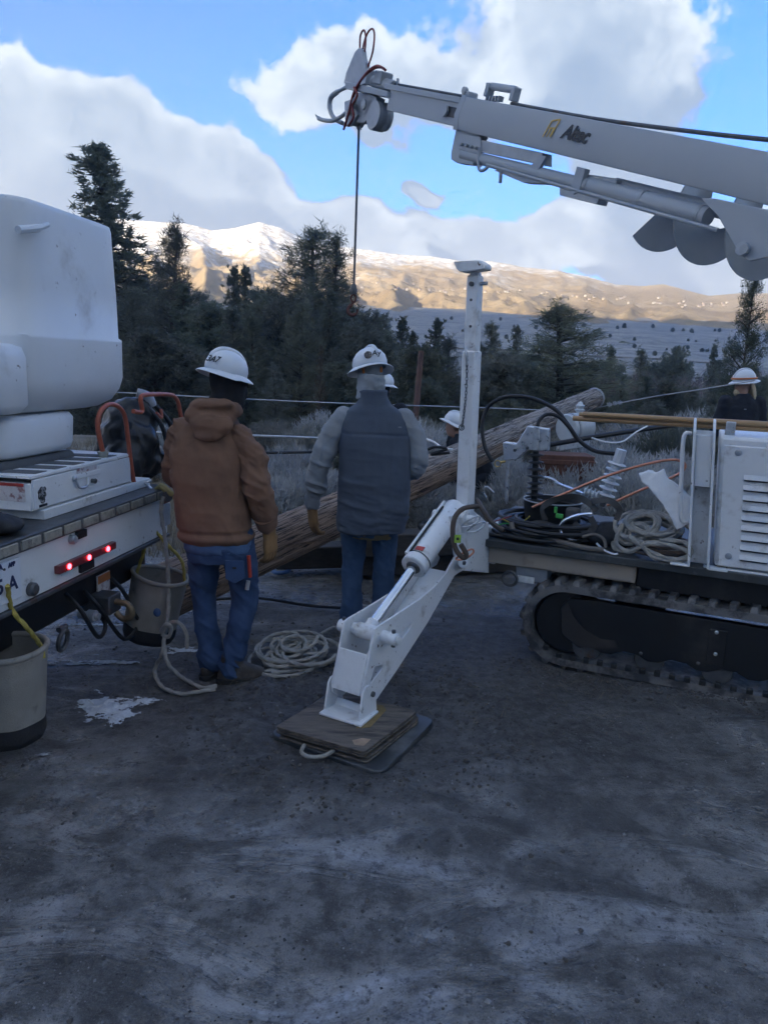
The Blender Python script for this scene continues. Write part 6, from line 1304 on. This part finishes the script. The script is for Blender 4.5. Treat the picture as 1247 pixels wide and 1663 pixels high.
pv = np.array(LA)[None] + tt[:, None] * LL * np.array(lax)[None] + (np.cos(aa) * rad_)[:, None] * np.array(LX)[None] + (np.sin(aa) * rad_)[:, None] * np.array(LY)[None]
ii = np.arange(nseg * nr_).reshape(nseg, nr_); pf = [(ii[i, j], ii[i, (j + 1) % nr_], ii[i + 1, (j + 1) % nr_], ii[i + 1, j]) for i in range(nseg - 1) for j in range(nr_)] + [tuple(ii[0, ::-1]), tuple(ii[-1])]
pc0 = Vector((LA.x, LA.y, 0)); pole = thing('utility_pole', 'long weathered wooden utility pole lying propped behind the two workers', 'utility pole', pc0)
pme = clean(raw_mesh('shaft', [Vector(v) - pc0 for v in pv], [tuple(int(q) for q in f) for f in pf], 50)); att = pme.attributes.new('grain', 'FLOAT_VECTOR', 'POINT'); att.data.foreach_set('vector', gr.astype(np.float32).ravel()); pso = bpy.data.objects.new('shaft', pme); COL.objects.link(pso); pso.parent = pole; pme.materials.append(pole_material())
part('pole_cap', MB().lathe(LB - lax * .02, lax, [(-.05, .137), (.0, .14), (.012, .13), (.012, .125), (.004, .12), (.004, .10), (.014, .095), (.014, .06), (.006, .055), (.006, .001)], 32), M('grey_cap', (.30, .31, .32), .6, var=.25, scale=20), pole)
part('knot', MB().lathe(at(476, 852, 5.34), -LX, [(-.03, .028), (.0, .024), (.004, .012), (-.012, .008)], 14), INK, pole)
# timber crib and dark blocks below the pole
for i, (px, py, Y, L, zc) in enumerate(((700, 880, 6.1, 1.5, .50), (700, 910, 6.2, 1.5, .30), (560, 900, 6.2, 1.2, .12))):
    c = at(px, py, Y); single('timber_block', MB().box((c.x, c.y, max(.1, c.z)), (L, .22, .19), (Vector((.97, .24, 0)), Vector((-.24, .97, 0)), UZ)), M('dark_timber', (.055, .048, .042), .9, var=.4, scale=6, stretch=(1, 8, 8)) if i == 0 else bpy.data.materials['dark_timber'], ('dark timber block supporting the pole behind the vest-wearing man, topmost', 'dark timber block supporting the pole behind the vest-wearing man, lower one', 'dark timber block on the mud under the pole between the two men')[i], 'timber', bevel=.012)
# transformer beyond the pole tip
tc_ = at(935, 694, 7.3); tdir = (at(958, 690, 7.3) - at(895, 700, 7.0)).normalized()
tf = thing('transformer', 'grey can-shaped pole transformer behind the ends of the brown hot sticks', 'transformer', Vector((tc_.x, tc_.y, tc_.z - .16)))
part('tank', MB().lathe(tc_ - tdir * .14, tdir, [(0, .10), (0, .135), (.015, .142), (.26, .142), (.275, .12), (.29, .06), (.292, .001)], 32), M('transformer_grey', (.50, .54, .57), .35, var=.08), tf)
part('lid_band', MB().lathe(tc_ - tdir * .10, tdir, [(0, .142), (0, .15), (.02, .15), (.02, .142)], 32), GREYP, tf)
part('bushing', MB().lathe(tc_ + tdir * .03 + UZ * .14, UZ, [(0, .03), (.03, .05), (.04, .03), (.07, .045), (.08, .028), (.10, .02), (.11, .001)], 18), PORC, tf)
part('mount_bracket', MB().box(at(930, 722, 7.2), (.42, .05, .07), (tdir, tdir.cross(UZ), UZ)), GALV, tf, .006)
tb = at(915, 745, 8.6); single('brown_crate', MB().box((tb.x, tb.y, tb.z - .25), (.62, .4, .62)).box((tb.x, tb.y - .205, tb.z - .02), (.64, .02, .06)).box((tb.x, tb.y - .205, tb.z - .30), (.64, .02, .06)), M('red_brown_wood', (.13, .055, .035), .8, var=.35, scale=6, stretch=(6, 6, 1)), 'red-brown crate in the brush below the transformer', 'crate', bevel=.01)
# far wooden post and the lines strung across
fpz = at(684, 570, 15.); single('far_post', MB().tube([(fpz.x - .1, 15, gz(fpz.x, 15) - .2), (fpz.x - .04, 15, 1.), fpz], [.07, .062, .055], 10), M('red_brown_post', (.15, .085, .07), .9, var=.3), 'slim red-brown wooden post in front of the trees left of the white post', 'post')
WIRE = M('bare_wire', (.45, .46, .47), .4, .6); BLKW = M('black_cable', (.012, .012, .013), .5, var=.2)
def wire(name, pts, r, mat, label, cat='wire', k=8): return single(name, MB().tube(smooth_path(pts, k), r, 8), mat, label, cat)
wire('line_wire', [at(130, 634, 9.2), at(400, 648, 9.2), at(560, 655, 9.2), at(780, 662, 9.2), at(900, 667, 9.3)], .007, WIRE, 'thin bright wire strung at head height behind both workers')
wire('line_pipe', [at(180, 700, 8.0), at(430, 708, 8.0), at(560, 713, 8.0), at(640, 716, 8.0)], .013, WIRE, 'pale straight line at chest height behind both workers')
wire('black_line', [at(395, 736, 8.6), at(560, 734, 8.6), at(680, 738, 8.4)], .016, BLKW, 'black cable strung below the pale line between the workers', 'cable')
wire('guy_wire', [at(960, 664, 9.8), at(1050, 646, 9.0), at(1140, 632, 8.4), at(1225, 618, 7.9)], .006, WIRE, 'thin wire rising from the pole tip towards the long-haired man')
for i, (x, y) in enumerate(((989, 657), (998, 655), (1006, 654))): c = at(x, y, 9.45); single('wire_clamp', MB().box(c, (.05, .03, .04)).tube([c - Vector((0, 0, .03)), c + Vector((0, 0, .03))], .008, 6), WIRE, 'small clamp on the wire right of the pole tip, ' + ('leftmost', 'middle', 'rightmost')[i] + ' of three', 'clamp', 'clamps on the guy wire')
wire('cable_bundle', [at(885, 724, 7.0), at(950, 712, 7.0), at(1040, 698, 7.2), at(1100, 690, 7.4), at(1170, 684, 7.6)], .024, BLKW, 'thick black cable passing under the brown hot sticks', 'cable')
wire('white_lead', [at(960, 711, 6.95), at(985, 718, 6.9), at(1010, 717, 6.95), at(1032, 702, 7.0), at(1050, 692, 7.1)], .008, PAPER, 'white lead hanging in a curve below the thick black cable', 'cable')
wire('pale_lead', [at(690, 712, 6.8), at(705, 718, 6.7), at(718, 727, 6.6), at(735, 730, 6.6)], .009, PAPER, 'pale lead lying over the pole left of the white post', 'cable')
wire('black_tie', [at(690, 733, 6.45), at(705, 726, 6.4), at(725, 729, 6.4), at(700, 738, 6.4), at(730, 735, 6.42)], .013, BLKW, 'black tape bundle on the pole left of the white post', 'cable')
wire('ground_hose', [gg(318, 975, .03), gg(400, 978, .03), gg(440, 985, .03), gg(500, 993, .03), gg(560, 1000, .03), gg(640, 1003, .03)], .011, BLKW, 'black hose lying on the mud behind the outrigger', 'hose')
wire('blue_hose', [gg(436, 930, .06), gg(450, 938, .05), gg(470, 934, .06), gg(474, 922, .1), gg(462, 915, .1)], .016, M('blue_hose_rubber', (.06, .13, .28), .5), 'short blue hose loop on the mud below the pole end', 'hose')

# ------------------------------------------------------------------ gear heaped on the machine's deck
def dd(x, y, t=.2): s, z = dp(x, y, t); return DL(s, t, z)
def dk(x, y, z=ZD): return gp(x, y, z)
def coil(c, r0, turns, rad0, X, Y, jitter, seed, lift=.0, wob=.1):
    rg = np.random.default_rng(seed); pts = []; n = int(turns * 14); ph = rg.uniform(0, 6, 6)
    for i in range(n + 1):
        a = 2 * math.pi * i / 14; r = r0 * (1 + wob * math.sin(a * .37 + ph[0]) + .06 * math.sin(a * 1.7 + ph[1]))
        off = X * (jitter * math.sin(a * .21 + ph[2])) + Y * (jitter * math.sin(a * .27 + ph[3]))
        pts.append(c + X * (r * math.cos(a)) + Y * (r * math.sin(a)) + off + UZ * (lift * i / n + rad0 * .7 * (1 + math.sin(a * .31 + ph[4]))))
    return smooth_path(pts, 2)
cc = DL(-.35, .33, ZD + .012)
single('cable_coil', MB().tube(coil(cc, .27, 16, .012, du, dv * .9, .05, 3, .10, .16), .0125, 8), BLKW, 'flat coil of black cable along the front of the loaded deck', 'cable coil')
# black round gear bucket
bc = DL(-.36, .40, ZD + .075)
gb = thing('gear_bucket', 'black round open gear bucket on the deck beside the fuse cutout', 'bucket', bc)
part('bucket_wall', MB().lathe(bc, UZ, [(0, .15), (.0, .165), (.07, .178), (.145, .185), (.15, .188), (.15, .178), (.07, .168), (.008, .155), (.008, .001)], 40), RUBBER, gb)
for z in (.04, .08, .115): part('inner_rib', MB().tube([bc + Vector((math.cos(a) * .166, math.sin(a) * .166, z)) for a in np.linspace(0, 6.283, 33)[:-1]], .007, 6, closed=True), BLKW, gb)
part('rim_wire', MB().tube([bc + Vector((math.cos(a) * .187, math.sin(a) * .187, .151)) for a in np.linspace(0, 6.283, 41)[:-1]], .005, 6, closed=True), GREYP, gb)
part('side_ring', MB().tube(smooth_path([dd(802, 800, .22), dd(790, 790, .22), dd(785, 798, .22), dd(790, 808, .22)], 5), .006, 8), GALV, gb)
# fuse cutout: galvanised bracket, steel rod and black ribbed insulator
fcz = DL(-.30, .36, ZD)
fcu = thing('fuse_cutout', 'galvanised bracket with black ribbed insulators standing in the gear bucket', 'fuse cutout', fcz)
part('bracket', MB().prism([dd(x, y, .30) for x, y in ((816, 718), (838, 721), (856, 692), (890, 697), (889, 733), (856, 731), (838, 747), (817, 748))], dv * .075), GALV, fcu, .006)
part('bracket_fold', MB().prism([dd(x, y, .29) for x, y in ((866, 692), (876, 694), (874, 732), (863, 731))], dv * .02), GALV, fcu, .004)
for x, y in ((836, 731), (856, 727)): part('bolt', MB().lathe(dd(x, y, .30), -dv, [(0, .011), (.008, .011), (.012, .006), (.0125, .001)], 8), STEEL, fcu)
part('rod', MB().tube([dd(824, 748, .33), dd(822, 818, .33)], .0125, 14), GALV, fcu)
def ribbed(mb, a, b, r0, r1, n, cap=.5):
    ax_ = (b - a); L = ax_.length; ax_.normalize(); pr = [(0, r0 * .9)]
    for i in range(n): h = L * (i + .5) / n; pr += [(h - L / n * .3, r0), (h - L / n * .05, r1), (h + L / n * .05, r1 * .97), (h + L / n * .2, r0)]
    pr += [(L, r0 * .9), (L, .001)]; return mb.lathe(a, ax_, pr, 28)
part('insulator', ribbed(MB(), dd(868, 790, .34), dd(870, 733, .34), .020, .052, 5), RUBBER, fcu, sharp=60); part('insulator', ribbed(MB(), dd(866, 826, .34), dd(868, 788, .34), .022, .058, 4), RUBBER, fcu, sharp=60); part('stem', MB().tube([dd(868, 795, .34), dd(868, 770, .34)], .018, 12), STEEL, fcu)
# grey polymer arrester, leaning
ar = thing('surge_arrester', 'pale grey ribbed insulator leaning upright on the deck gear', 'insulator', dd(982, 812, .42) - UZ * .06)
part('sheds', ribbed(MB(), dd(982, 808, .42), dd(1003, 748, .42), .028, .058, 6), PORC, ar, sharp=60); part('top_cap', MB().tube([dd(1001, 755, .42), dd(1009, 730, .42)], [.036, .034], 8), PORC, ar, .003, sharp=30)
part('base_stud', MB().tube([dd(982, 806, .42), dd(977, 822, .42)], .018, 10), STEEL, ar); part('side_shed', ribbed(MB(), dd(972, 806, .40), dd(948, 796, .40), .018, .036, 4), PORC, ar, sharp=60)
part('mount_arm', MB().beam(dd(950, 803, .38), dd(900, 783, .38), .045, .012), GALV, ar, .003); part('arm_hook', MB().tube(smooth_path([dd(905, 784, .38), dd(890, 776, .36), dd(876, 777, .36)], 4), .010, 8), GALV, ar)
# copper loop
single('copper_loop', MB().tube(smooth_path([dd(864, 824, .18), dd(920, 800, .2), dd(980, 775, .22), dd(1040, 756, .24), dd(1085, 747, .26), dd(1105, 749, .27), dd(1112, 757, .28), dd(1104, 768, .28), dd(1080, 780, .28), dd(1040, 796, .27), dd(985, 821, .25)], 7), .0085, 10), COPPER, 'long bent loop of copper rod sticking up over the rope on the deck', 'copper rod')
# black cable arc standing up from the gear
wire('black_cable_arc', [dd(800, 750, .45), dd(787, 725, .46), dd(783, 690, .48), dd(793, 660, .5), dd(820, 645, .5), dd(860, 646, .48), dd(900, 664, .46), dd(922, 690, .45), dd(940, 715, .44), dd(965, 732, .43), dd(998, 737, .42)], .0135, BLKW, 'large arc of black cable springing up over the fuse cutout', 'cable')
wire('black_cable_bow', [dd(872, 694, .38), dd(876, 682, .4), dd(888, 673, .42), dd(905, 676, .43), dd(922, 692, .44), dd(935, 712, .45)], .0115, BLKW, 'short bow of black cable from the top of the cutout bracket', 'cable')
single('ring_terminal', MB().tube([dd(808, 753, .44) + du * (.021 * math.cos(a)) + UZ * (.021 * math.sin(a)) for a in np.linspace(0, 6.28, 21)[:-1]], .004, 6, closed=True).tube([dd(812, 751, .44), dd(824, 748, .44)], .009, 8), M('brass', (.5, .36, .13), .35, .9), 'small brass ring terminal on the end of the black cable arc', 'terminal')
# white paper bag
bagp = thing('paper_bag', 'crumpled white paper bag lying on the rope coil', 'bag', dd(1095, 850, .14) - UZ * .03)
wbp = [(1036, 770), (1052, 764), (1064, 768), (1078, 760), (1084, 776), (1104, 790), (1126, 810), (1130, 838), (1122, 850), (1098, 862), (1092, 846), (1074, 820), (1058, 798), (1040, 782)]
mb = MB(); front = [dd(x, y, .12 + .05 * (862 - y) / 100) for x, y in wbp]; cf = sum(front, Vector()) / len(front)
mb.prism([cf + (p - cf) * 1.0 for p in front], dv * .05)
part_me('bag_body', (lambda me: (me.transform(Matrix.Translation(-origin_of(bagp))), me)[1])(remesh(mb, .007, 3, lambda v: .010 * (ridged(v * np.array([11., 11, 11]) + 2, 3) - .5) + .012 * np.clip(fbm(v * 6, 2), -1, 1))), PAPER, bagp)
# grey rope heap with the spool of wire below it
single('deck_rope', MB().rope(coil(DL(.28, .26, ZD + .10), .15, 7, .012, du, (dv * .75 + UZ * .35), .05, 11, .07, .25), .0125).rope(coil(DL(.18, .22, ZD + .08), .10, 5, .012, (du * .9 + UZ * .3), (dv * .6 + UZ * .6), .03, 17, .05, .25), .0125).rope(smooth_path([dd(1010, 850, .06), dd(1000, 880, .05), dd(1020, 896, .03), dd(1050, 884, .03), dd(1090, 886, .03), dd(1118, 898, .03), dd(1112, 908, .025), dd(1080, 906, .02), dd(1045, 890, .03), dd(1020, 870, .04)], 8), .0125).rope(smooth_path([dd(1040, 880, .035), dd(1060, 905, .02), dd(1100, 909, .02), dd(1122, 896, .03), dd(1108, 880, .05), dd(1070, 878, .05)], 8), .0125), ROPE, 'heap of thick grey rope on the deck next to the white cabinet', 'rope')
sp_ = DL(.34, .24, ZD)
single('wire_spool', MB().tube(coil(sp_ + UZ * .012, .17, 7, .008, du, dv, .008, 9, .075, .02), .0085, 8), M('dull_brown_wire', (.14, .10, .08), .55, .2, var=.3), 'flat coil of brown wire under the grey rope on the deck', 'wire coil')
# body harness heap, aluminium hook, green clips, straps
hc = DL(-.02, .26, ZD)
hn = thing('safety_harness', 'black safety harness heaped in the middle of the loaded deck', 'harness', hc)
m = MB()
for (a, b, c, r, sc) in ((0, 0, .05, .11, (1.2, .9, .6)), (.10, .02, .06, .09, (1.1, .9, .8)), (-.10, .0, .05, .08, (1, .9, .7)), (.03, .04, .10, .07, (1.1, .9, .7))): m.ball(du * a + dv * b + UZ * c, r, 14, 8, sc)
part_me('padding', remesh(m, .011, 4, lambda v: .016 * (ridged(v * 10 + 3, 3) - .45)), BLACKF, hn)
for pts in ([(885, 845), (880, 825), (900, 812), (930, 806), (955, 816), (968, 830)], [(842, 860), (870, 850), (905, 858), (930, 872)], [(960, 815), (985, 812), (1005, 826), (1000, 845)], [(930, 850), (950, 862), (965, 856), (958, 840)]):
    P_ = smooth_path([dd(x, y, .14) for x, y in pts], 6); w = MB(); vs = []
    for i, p in enumerate(P_):
        t_ = (P_[min(i + 1, len(P_) - 1)] - P_[max(i - 1, 0)]).normalized(); n_ = t_.cross(dv).normalized(); n_ = (n_ * .8 + dv * .6 * math.sin(i * .3)).normalized(); vs += [p - n_ * .02 - dv * .002, p + n_ * .02 - dv * .002, p + n_ * .02 + dv * .002, p - n_ * .02 + dv * .002]
    w.add(vs, [(4 * i + a, 4 * i + (a + 1) % 4, 4 * i + 4 + (a + 1) % 4, 4 * i + 4 + a) for i in range(len(P_) - 1) for a in range(4)] + [(3, 2, 1, 0), tuple(range(len(vs) - 4, len(vs)))]); part('webbing', w, M('harness_web', (.06, .058, .055), .8, var=.3) if 'harness_web' not in bpy.data.materials else bpy.data.materials['harness_web'], hn)
part('buckle', MB().box(dd(885, 858, .12), (.05, .012, .035), DAX), STEEL, hn, .004); part('buckle', MB().tube(smooth_path([dd(882, 862, .11), dd(890, 870, .11), dd(897, 862, .11), dd(890, 852, .11)], 4, True), .004, 6, closed=True), GALV, hn)
part('green_clip', MB().box(dd(908, 838, .15), (.045, .02, .03), DAX), GREEN, hn, .006); part('green_clip', MB().box(dd(902, 828, .16), (.02, .018, .04), DAX), GREEN, hn, .005); part('pouch', MB().box(dd(930, 835, .2), (.09, .06, .085), DAX), M('grey_pouch', (.085, .08, .075), .85, var=.3), hn, .02)
single('aluminium_hook', MB().tube(smooth_path([dd(961, 834, .10), dd(940, 836, .10), dd(918, 844, .10), dd(909, 855, .10), dd(913, 868, .09), dd(925, 876, .09), dd(936, 878, .09)], 6), [.010] * 37, 8), M('bright_aluminium', (.78, .8, .82), .25, .9), 'bright bent aluminium hook in front of the black harness', 'hook')
wire('tan_hose', [dd(830, 848, .09), dd(834, 862, .07), dd(850, 868, .06), dd(880, 870, .06), dd(910, 880, .05), dd(950, 890, .05), dd(980, 893, .05)], .0165, TANHOSE, 'tan hose along the front edge of the loaded deck', 'hose')
wire('tan_strap', [dd(945, 872, .08), dd(965, 868, .08), dd(980, 876, .07), dd(983, 890, .06)], .010, TANHOSE, 'short tan lanyard end beside the tan hose', 'lanyard')
single('steel_bar', MB().tube(smooth_path([dd(968, 882, .06), dd(980, 893, .05), dd(996, 900, .04), dd(1003, 899, .04)], 4), .007, 8), GALV, 'small bent steel bar on the deck edge by the rope', 'bar')
for i in range(7):
    wire('black_lead', [dd(770 + 6 * i, 862 + 3 * i, .10 + .02 * i), dd(800 + 9 * i, 868 + 3 * i, .06 + .01 * i), dd(860 + 10 * i, 878 + 2 * i, .05), dd(930 + 6 * i, 890 + i, .06)], .009, BLKW, 'black lead in the bundle along the front of the deck', 'cable')['group'] = 'black leads along the deck front'
# leather strap, carabiners and lime tag hanging off the front corner
wire('leather_strap', [dd(775, 812, .25), dd(785, 830, .16), dd(800, 850, .10), dd(818, 862, .08)], .017, LEATHER, 'brown leather strap over the front corner of the deck', 'strap')
lan = [at(776, 822, 4.02), at(752, 826, 3.95), at(738, 842, 3.9), at(735, 868, 3.88), at(740, 892, 3.87), at(752, 906, 3.87), at(757, 900, 3.87), at(748, 884, 3.87)]
ly = thing('lanyard', 'dark lanyard with lime-green tag hanging at the top of the outrigger', 'lanyard', lan[-1])
part('webbing_loop', MB().tube(smooth_path(lan, 6), .014, 8), LEATHER, ly); part('lime_tag', MB().box(at(743, 875, 3.84), (.035, .006, .045)), LIME, ly, .004); part('tag_hole', MB().lathe(at(743, 875, 3.836), (0, -1, 0), [(0, .008), (.003, .008), (.0035, .001)], 10), INK, ly)
for i, (x, y) in enumerate(((770, 855), (762, 846), (752, 900))): part('carabiner', MB().tube(smooth_path([at(x - 12, y + 8, 3.9), at(x, y - 2, 3.88), at(x + 14, y - 8, 3.88), at(x + 16, y - 2, 3.88), at(x + 2, y + 8, 3.88)], 4, True), .0055, 8, closed=True), GALV if i < 2 else COPPER, ly)
for i, (pts, mt) in enumerate((([(770, 860), (800, 848), (830, 838)], REDHOSE), ([(800, 856), (822, 850), (845, 858)], GREEN), ([(815, 842), (840, 852), (860, 838)], ROPEY))): wire('thin_cord', [dd(x, y, .12) for x, y in pts], .004, mt, 'thin ' + ('red', 'green', 'yellow')[i] + ' cord tangled at the front corner of the deck', 'cord')

# ------------------------------------------------------------------ rope coil on the mud, snow, clods, straw
rg = np.random.default_rng(2); rc_ = gp(482, 1078, .02); m = MB()
m.rope(coil(Vector((rc_.x, rc_.y, gz(rc_.x, rc_.y) + .012)), .155, 9, .011, Vector((1, 0, 0)), Vector((0, 1.15, 0)), .07, 5, .075, .3), .0105); m.rope(coil(Vector((rc_.x - .05, rc_.y + .02, gz(rc_.x, rc_.y) + .05)), .10, 5, .011, Vector((1, 0, .1)), Vector((0, 1.1, .2)), .05, 8, .06, .3), .0105)
m.rope(smooth_path([gg(440, 1112, .012), gg(480, 1106, .012), gg(520, 1096, .014), gg(548, 1080, .02), gg(560, 1050, .03), gg(545, 1032, .04), gg(520, 1048, .06)], 7), .0105); m.rope(smooth_path([gg(404, 1098, .012), gg(430, 1108, .014), gg(470, 1100, .03), gg(500, 1075, .06)], 7), .0105)
single('rope_coil', m, ROPE, 'loose coil of grey rope on the mud behind the outrigger foot', 'rope')
SNOW = M('old_snow', (.55, .58, .61), .75, var=.15, scale=12, col2=(.25, .25, .25), c2lo=.6, c2hi=.75, c2scale=16, bump=.5, bscale=60)
def snow_patch(px, py, w, h, seed, thr=.0):
    c = gp(px, py); N = 110; X, Y = np.meshgrid(np.linspace(-1, 1, N), np.linspace(-1, 1, N)); x, y = X.ravel(), Y.ravel()
    f = .92 - np.hypot(x, y) + 1.25 * fbm(np.stack([x * 2.6 + seed, y * 2.6, x * 0 + seed], 1), 6, gain=.68) - .32 + thr; wx, wy = c.x + x * w, c.y + y * h
    z = terrain(wx, wy) + ground_detail(wx, wy) + .004 + .014 * np.clip(f, 0, .5) + .004 * fbm(np.stack([wx * 40, wy * 40, x * 0], 1), 2)
    idx = np.arange(N * N).reshape(N, N); keep = (f > 0).reshape(N, N); q = []
    for i in range(N - 1):
        for j in range(N - 1):
            if keep[i, j] and keep[i + 1, j] and keep[i, j + 1] and keep[i + 1, j + 1]: q.append((idx[i, j], idx[i, j + 1], idx[i + 1, j + 1], idx[i + 1, j]))
    if not q: return
    used = np.unique(np.array(q)); mp = {int(a): i for i, a in enumerate(used)}; m = MB(); m.add([(wx[a], wy[a], z[a]) for a in used], [tuple(mp[int(b)] for b in t) for t in q])
    o = single('snow_patch', m, SNOW, None, None, kind='structure')
snow_patch(178, 1152, .20, .16, 3.3, .1); snow_patch(235, 1142, .13, .06, 8.1); snow_patch(190, 1170, .07, .10, 5.2); snow_patch(160, 1075, .5, .10, 6.6, -.1); snow_patch(300, 1062, .25, .08, 1.4, -.1); snow_patch(70, 1228, .04, .02, 2.1); snow_patch(150, 1015, .3, .08, 9.4, -.05)
def scatter(name, n, mat, mk, seed, area):                # small loose pieces nobody could count
    rg = np.random.default_rng(seed); m_v = []; m_f = []; o = 0
    for _ in range(n):
        x, y = area(rg); v, f = mk(rg); z = 0; v = v + np.array([x, y, 0]); m_v.append(v); m_f += [tuple(int(a) + o for a in t) for t in f]; o += len(v)
    V = np.concatenate(m_v); cen = np.concatenate([np.repeat(v.mean(0)[None], len(v), 0) for v in m_v]); V[:, 2] += terrain(cen[:, 0], cen[:, 1]) + ground_detail(cen[:, 0], cen[:, 1])
    me = raw_mesh(name, [tuple(v) for v in V], m_f, 60); ob = bpy.data.objects.new(name, me); COL.objects.link(ob); me.materials.append(mat); return ob
def clod(rg):
    s = min(rg.lognormal(-5.3, .5), .016); v = np.array([[math.cos(a) * c, math.sin(a) * c, z] for z, c in ((-.3, .8), (.25, 1), (.7, .55)) for a in np.linspace(0, 6.283, 7)[:-1]]) * s; v = v * (1 + rg.normal(0, .2, v.shape)); v = np.vstack([v, [[0, 0, .85 * s]]])
    f = [(k * 6 + j, k * 6 + (j + 1) % 6, k * 6 + 6 + (j + 1) % 6, k * 6 + 6 + j) for k in (0, 1) for j in range(6)] + [(12 + j, 12 + (j + 1) % 6, 18) for j in range(6)]; return v, f
CLOD = M('mud_clod', (.075, .069, .064), .85, var=.5, scale=3, bump=.5, bscale=90)
def around(rg):
    k = rg.random()
    if k < .35: a = rg.uniform(0, 6.283); r = rg.normal(.62, .13); return -.02 + r * 1.1 * math.cos(a), 3.40 + r * math.sin(a)
    if k < .55: return rg.uniform(-2.2, .6), rg.uniform(3.6, 6.5)
    if k < .72: s = rg.uniform(-.5, 1.2); t = -abs(rg.normal(0, .14)) ; q = DL(s, t, 0); return q.x, q.y
    if k < .90: a = rg.uniform(0, 6.283); r = abs(rg.normal(.5, .25)); return .0 + r * 1.1 * math.cos(a), 3.40 + r * math.sin(a)
    y = 1.6 + 4.2 * rg.random() ** 1.3; return rg.uniform(-.65, .75) * y, y
ob = scatter('mud_clods', 3000, CLOD, clod, 1, around); tag(ob, 'loose mud clods scattered over the ground', 'mud', kind='stuff')
def pebble(rg): v, f = clod(rg); return v * .42, f
ob = scatter('gravel', 700, M('gravel_stone', (.13, .125, .12), .8, var=.6, scale=2.2), pebble, 7, lambda rg: (lambda c: (c[0] + rg.normal(0, c[2]), c[1] + rg.normal(0, c[2] * .5)))([(.35, 1.82, .22), (.15, 1.95, .3), (.9, 1.9, .3), (1.5, 2.9, .35), (.7, 4.2, .5)][rg.integers(5)])); tag(ob, 'small gravel stones in the mud', 'gravel', kind='stuff')
def grit(rg): s = rg.lognormal(-5.75, .45); a = rg.uniform(0, 6.283); v = np.array([[math.cos(a + t) * s, math.sin(a + t) * s, -.2 * s] for t in (0, 1.7, 3.2, 4.6)] + [[rg.normal(0, .2) * s, rg.normal(0, .2) * s, s * .8]]); return v, [(0, 1, 4), (1, 2, 4), (2, 3, 4), (3, 0, 4)]
for i_, (nm_, c_) in enumerate((('pale_grit', (.22, .22, .225)), ('dark_grit', (.04, .04, .042)))):
    ob = scatter(nm_, 2000, M(nm_, c_, .8, var=.5, scale=3), grit, 40 + i_, lambda rg: (lambda y: (rg.uniform(-.66, .72) * y, y))(1.55 + 3.4 * rg.random() ** 1.6)); tag(ob, ('pale', 'dark')[i_] + ' grit strewn over the wet clay in the foreground', 'grit', kind='stuff')
def straw(rg): a = rg.uniform(0, 6.283); L = rg.uniform(.02, .09); d = np.array([math.cos(a), math.sin(a), rg.normal(.1, .25)]) * L; w = np.array([-math.sin(a), math.cos(a), 0]) * .0013; b = np.array([0, 0, .006]); return np.array([b - w, b + w, b + d + w * .4, b + d - w * .4]), [(0, 1, 2, 3)]
ob = scatter('straw', 6500, M('dry_straw', (.23, .19, .125), .9, var=.4, scale=2), straw, 3, lambda rg: (rg.uniform(-2.4, 1.5), 3.4 + 3.6 * rg.random() ** .7)); tag(ob, 'bits of dead grass trodden into the mud', 'grass', kind='stuff')
def tuft(rg):
    vs = []; fs = []
    for i in range(9): a = rg.uniform(0, 6.283); L = rg.uniform(.08, .26); d = np.array([math.cos(a) * .5, math.sin(a) * .5, 1.]) * L; w = np.array([-math.sin(a), math.cos(a), 0]) * .003; b = rg.normal(0, .02, 3) * np.array([1, 1, 0]); vs += [b - w, b + w, b + d]; fs.append((3 * i, 3 * i + 1, 3 * i + 2))
    return np.array(vs), fs
ob = scatter('dry_grass', 6000, M('dry_grass_blades', (.25, .21, .145), .9, var=.4, scale=.8, rand=.1), tuft, 5, lambda rg: (lambda y: (rg.uniform(-.75, .75) * y, y))(6.4 + 9 * rg.random() ** 1.4)); tag(ob, 'dry grass growing beyond the trodden mud', 'grass', kind='stuff')

# ------------------------------------------------------------------ air haze, thickened to lift the dark trees like lens veil
HAZE = .0014
mb = MB().box((0, -180, 42), (2750, 1960, 104)); hz_ = single('haze', mb, bpy.data.materials.new('veil_haze'), None, None, kind='stuff', origin=(0, 0, 0)); hm_ = hz_.data.materials[0]; hm_.use_nodes = True; k = NT(hm_.node_tree); k.n.clear()
o_ = k.new('ShaderNodeOutputMaterial'); pv_ = k.new('ShaderNodeVolumePrincipled'); pv_.inputs['Density'].default_value = HAZE; pv_.inputs['Color'].default_value = (.92, .95, 1, 1); pv_.inputs['Anisotropy'].default_value = .2; k.l.new(pv_.outputs[0], o_.inputs['Volume'])
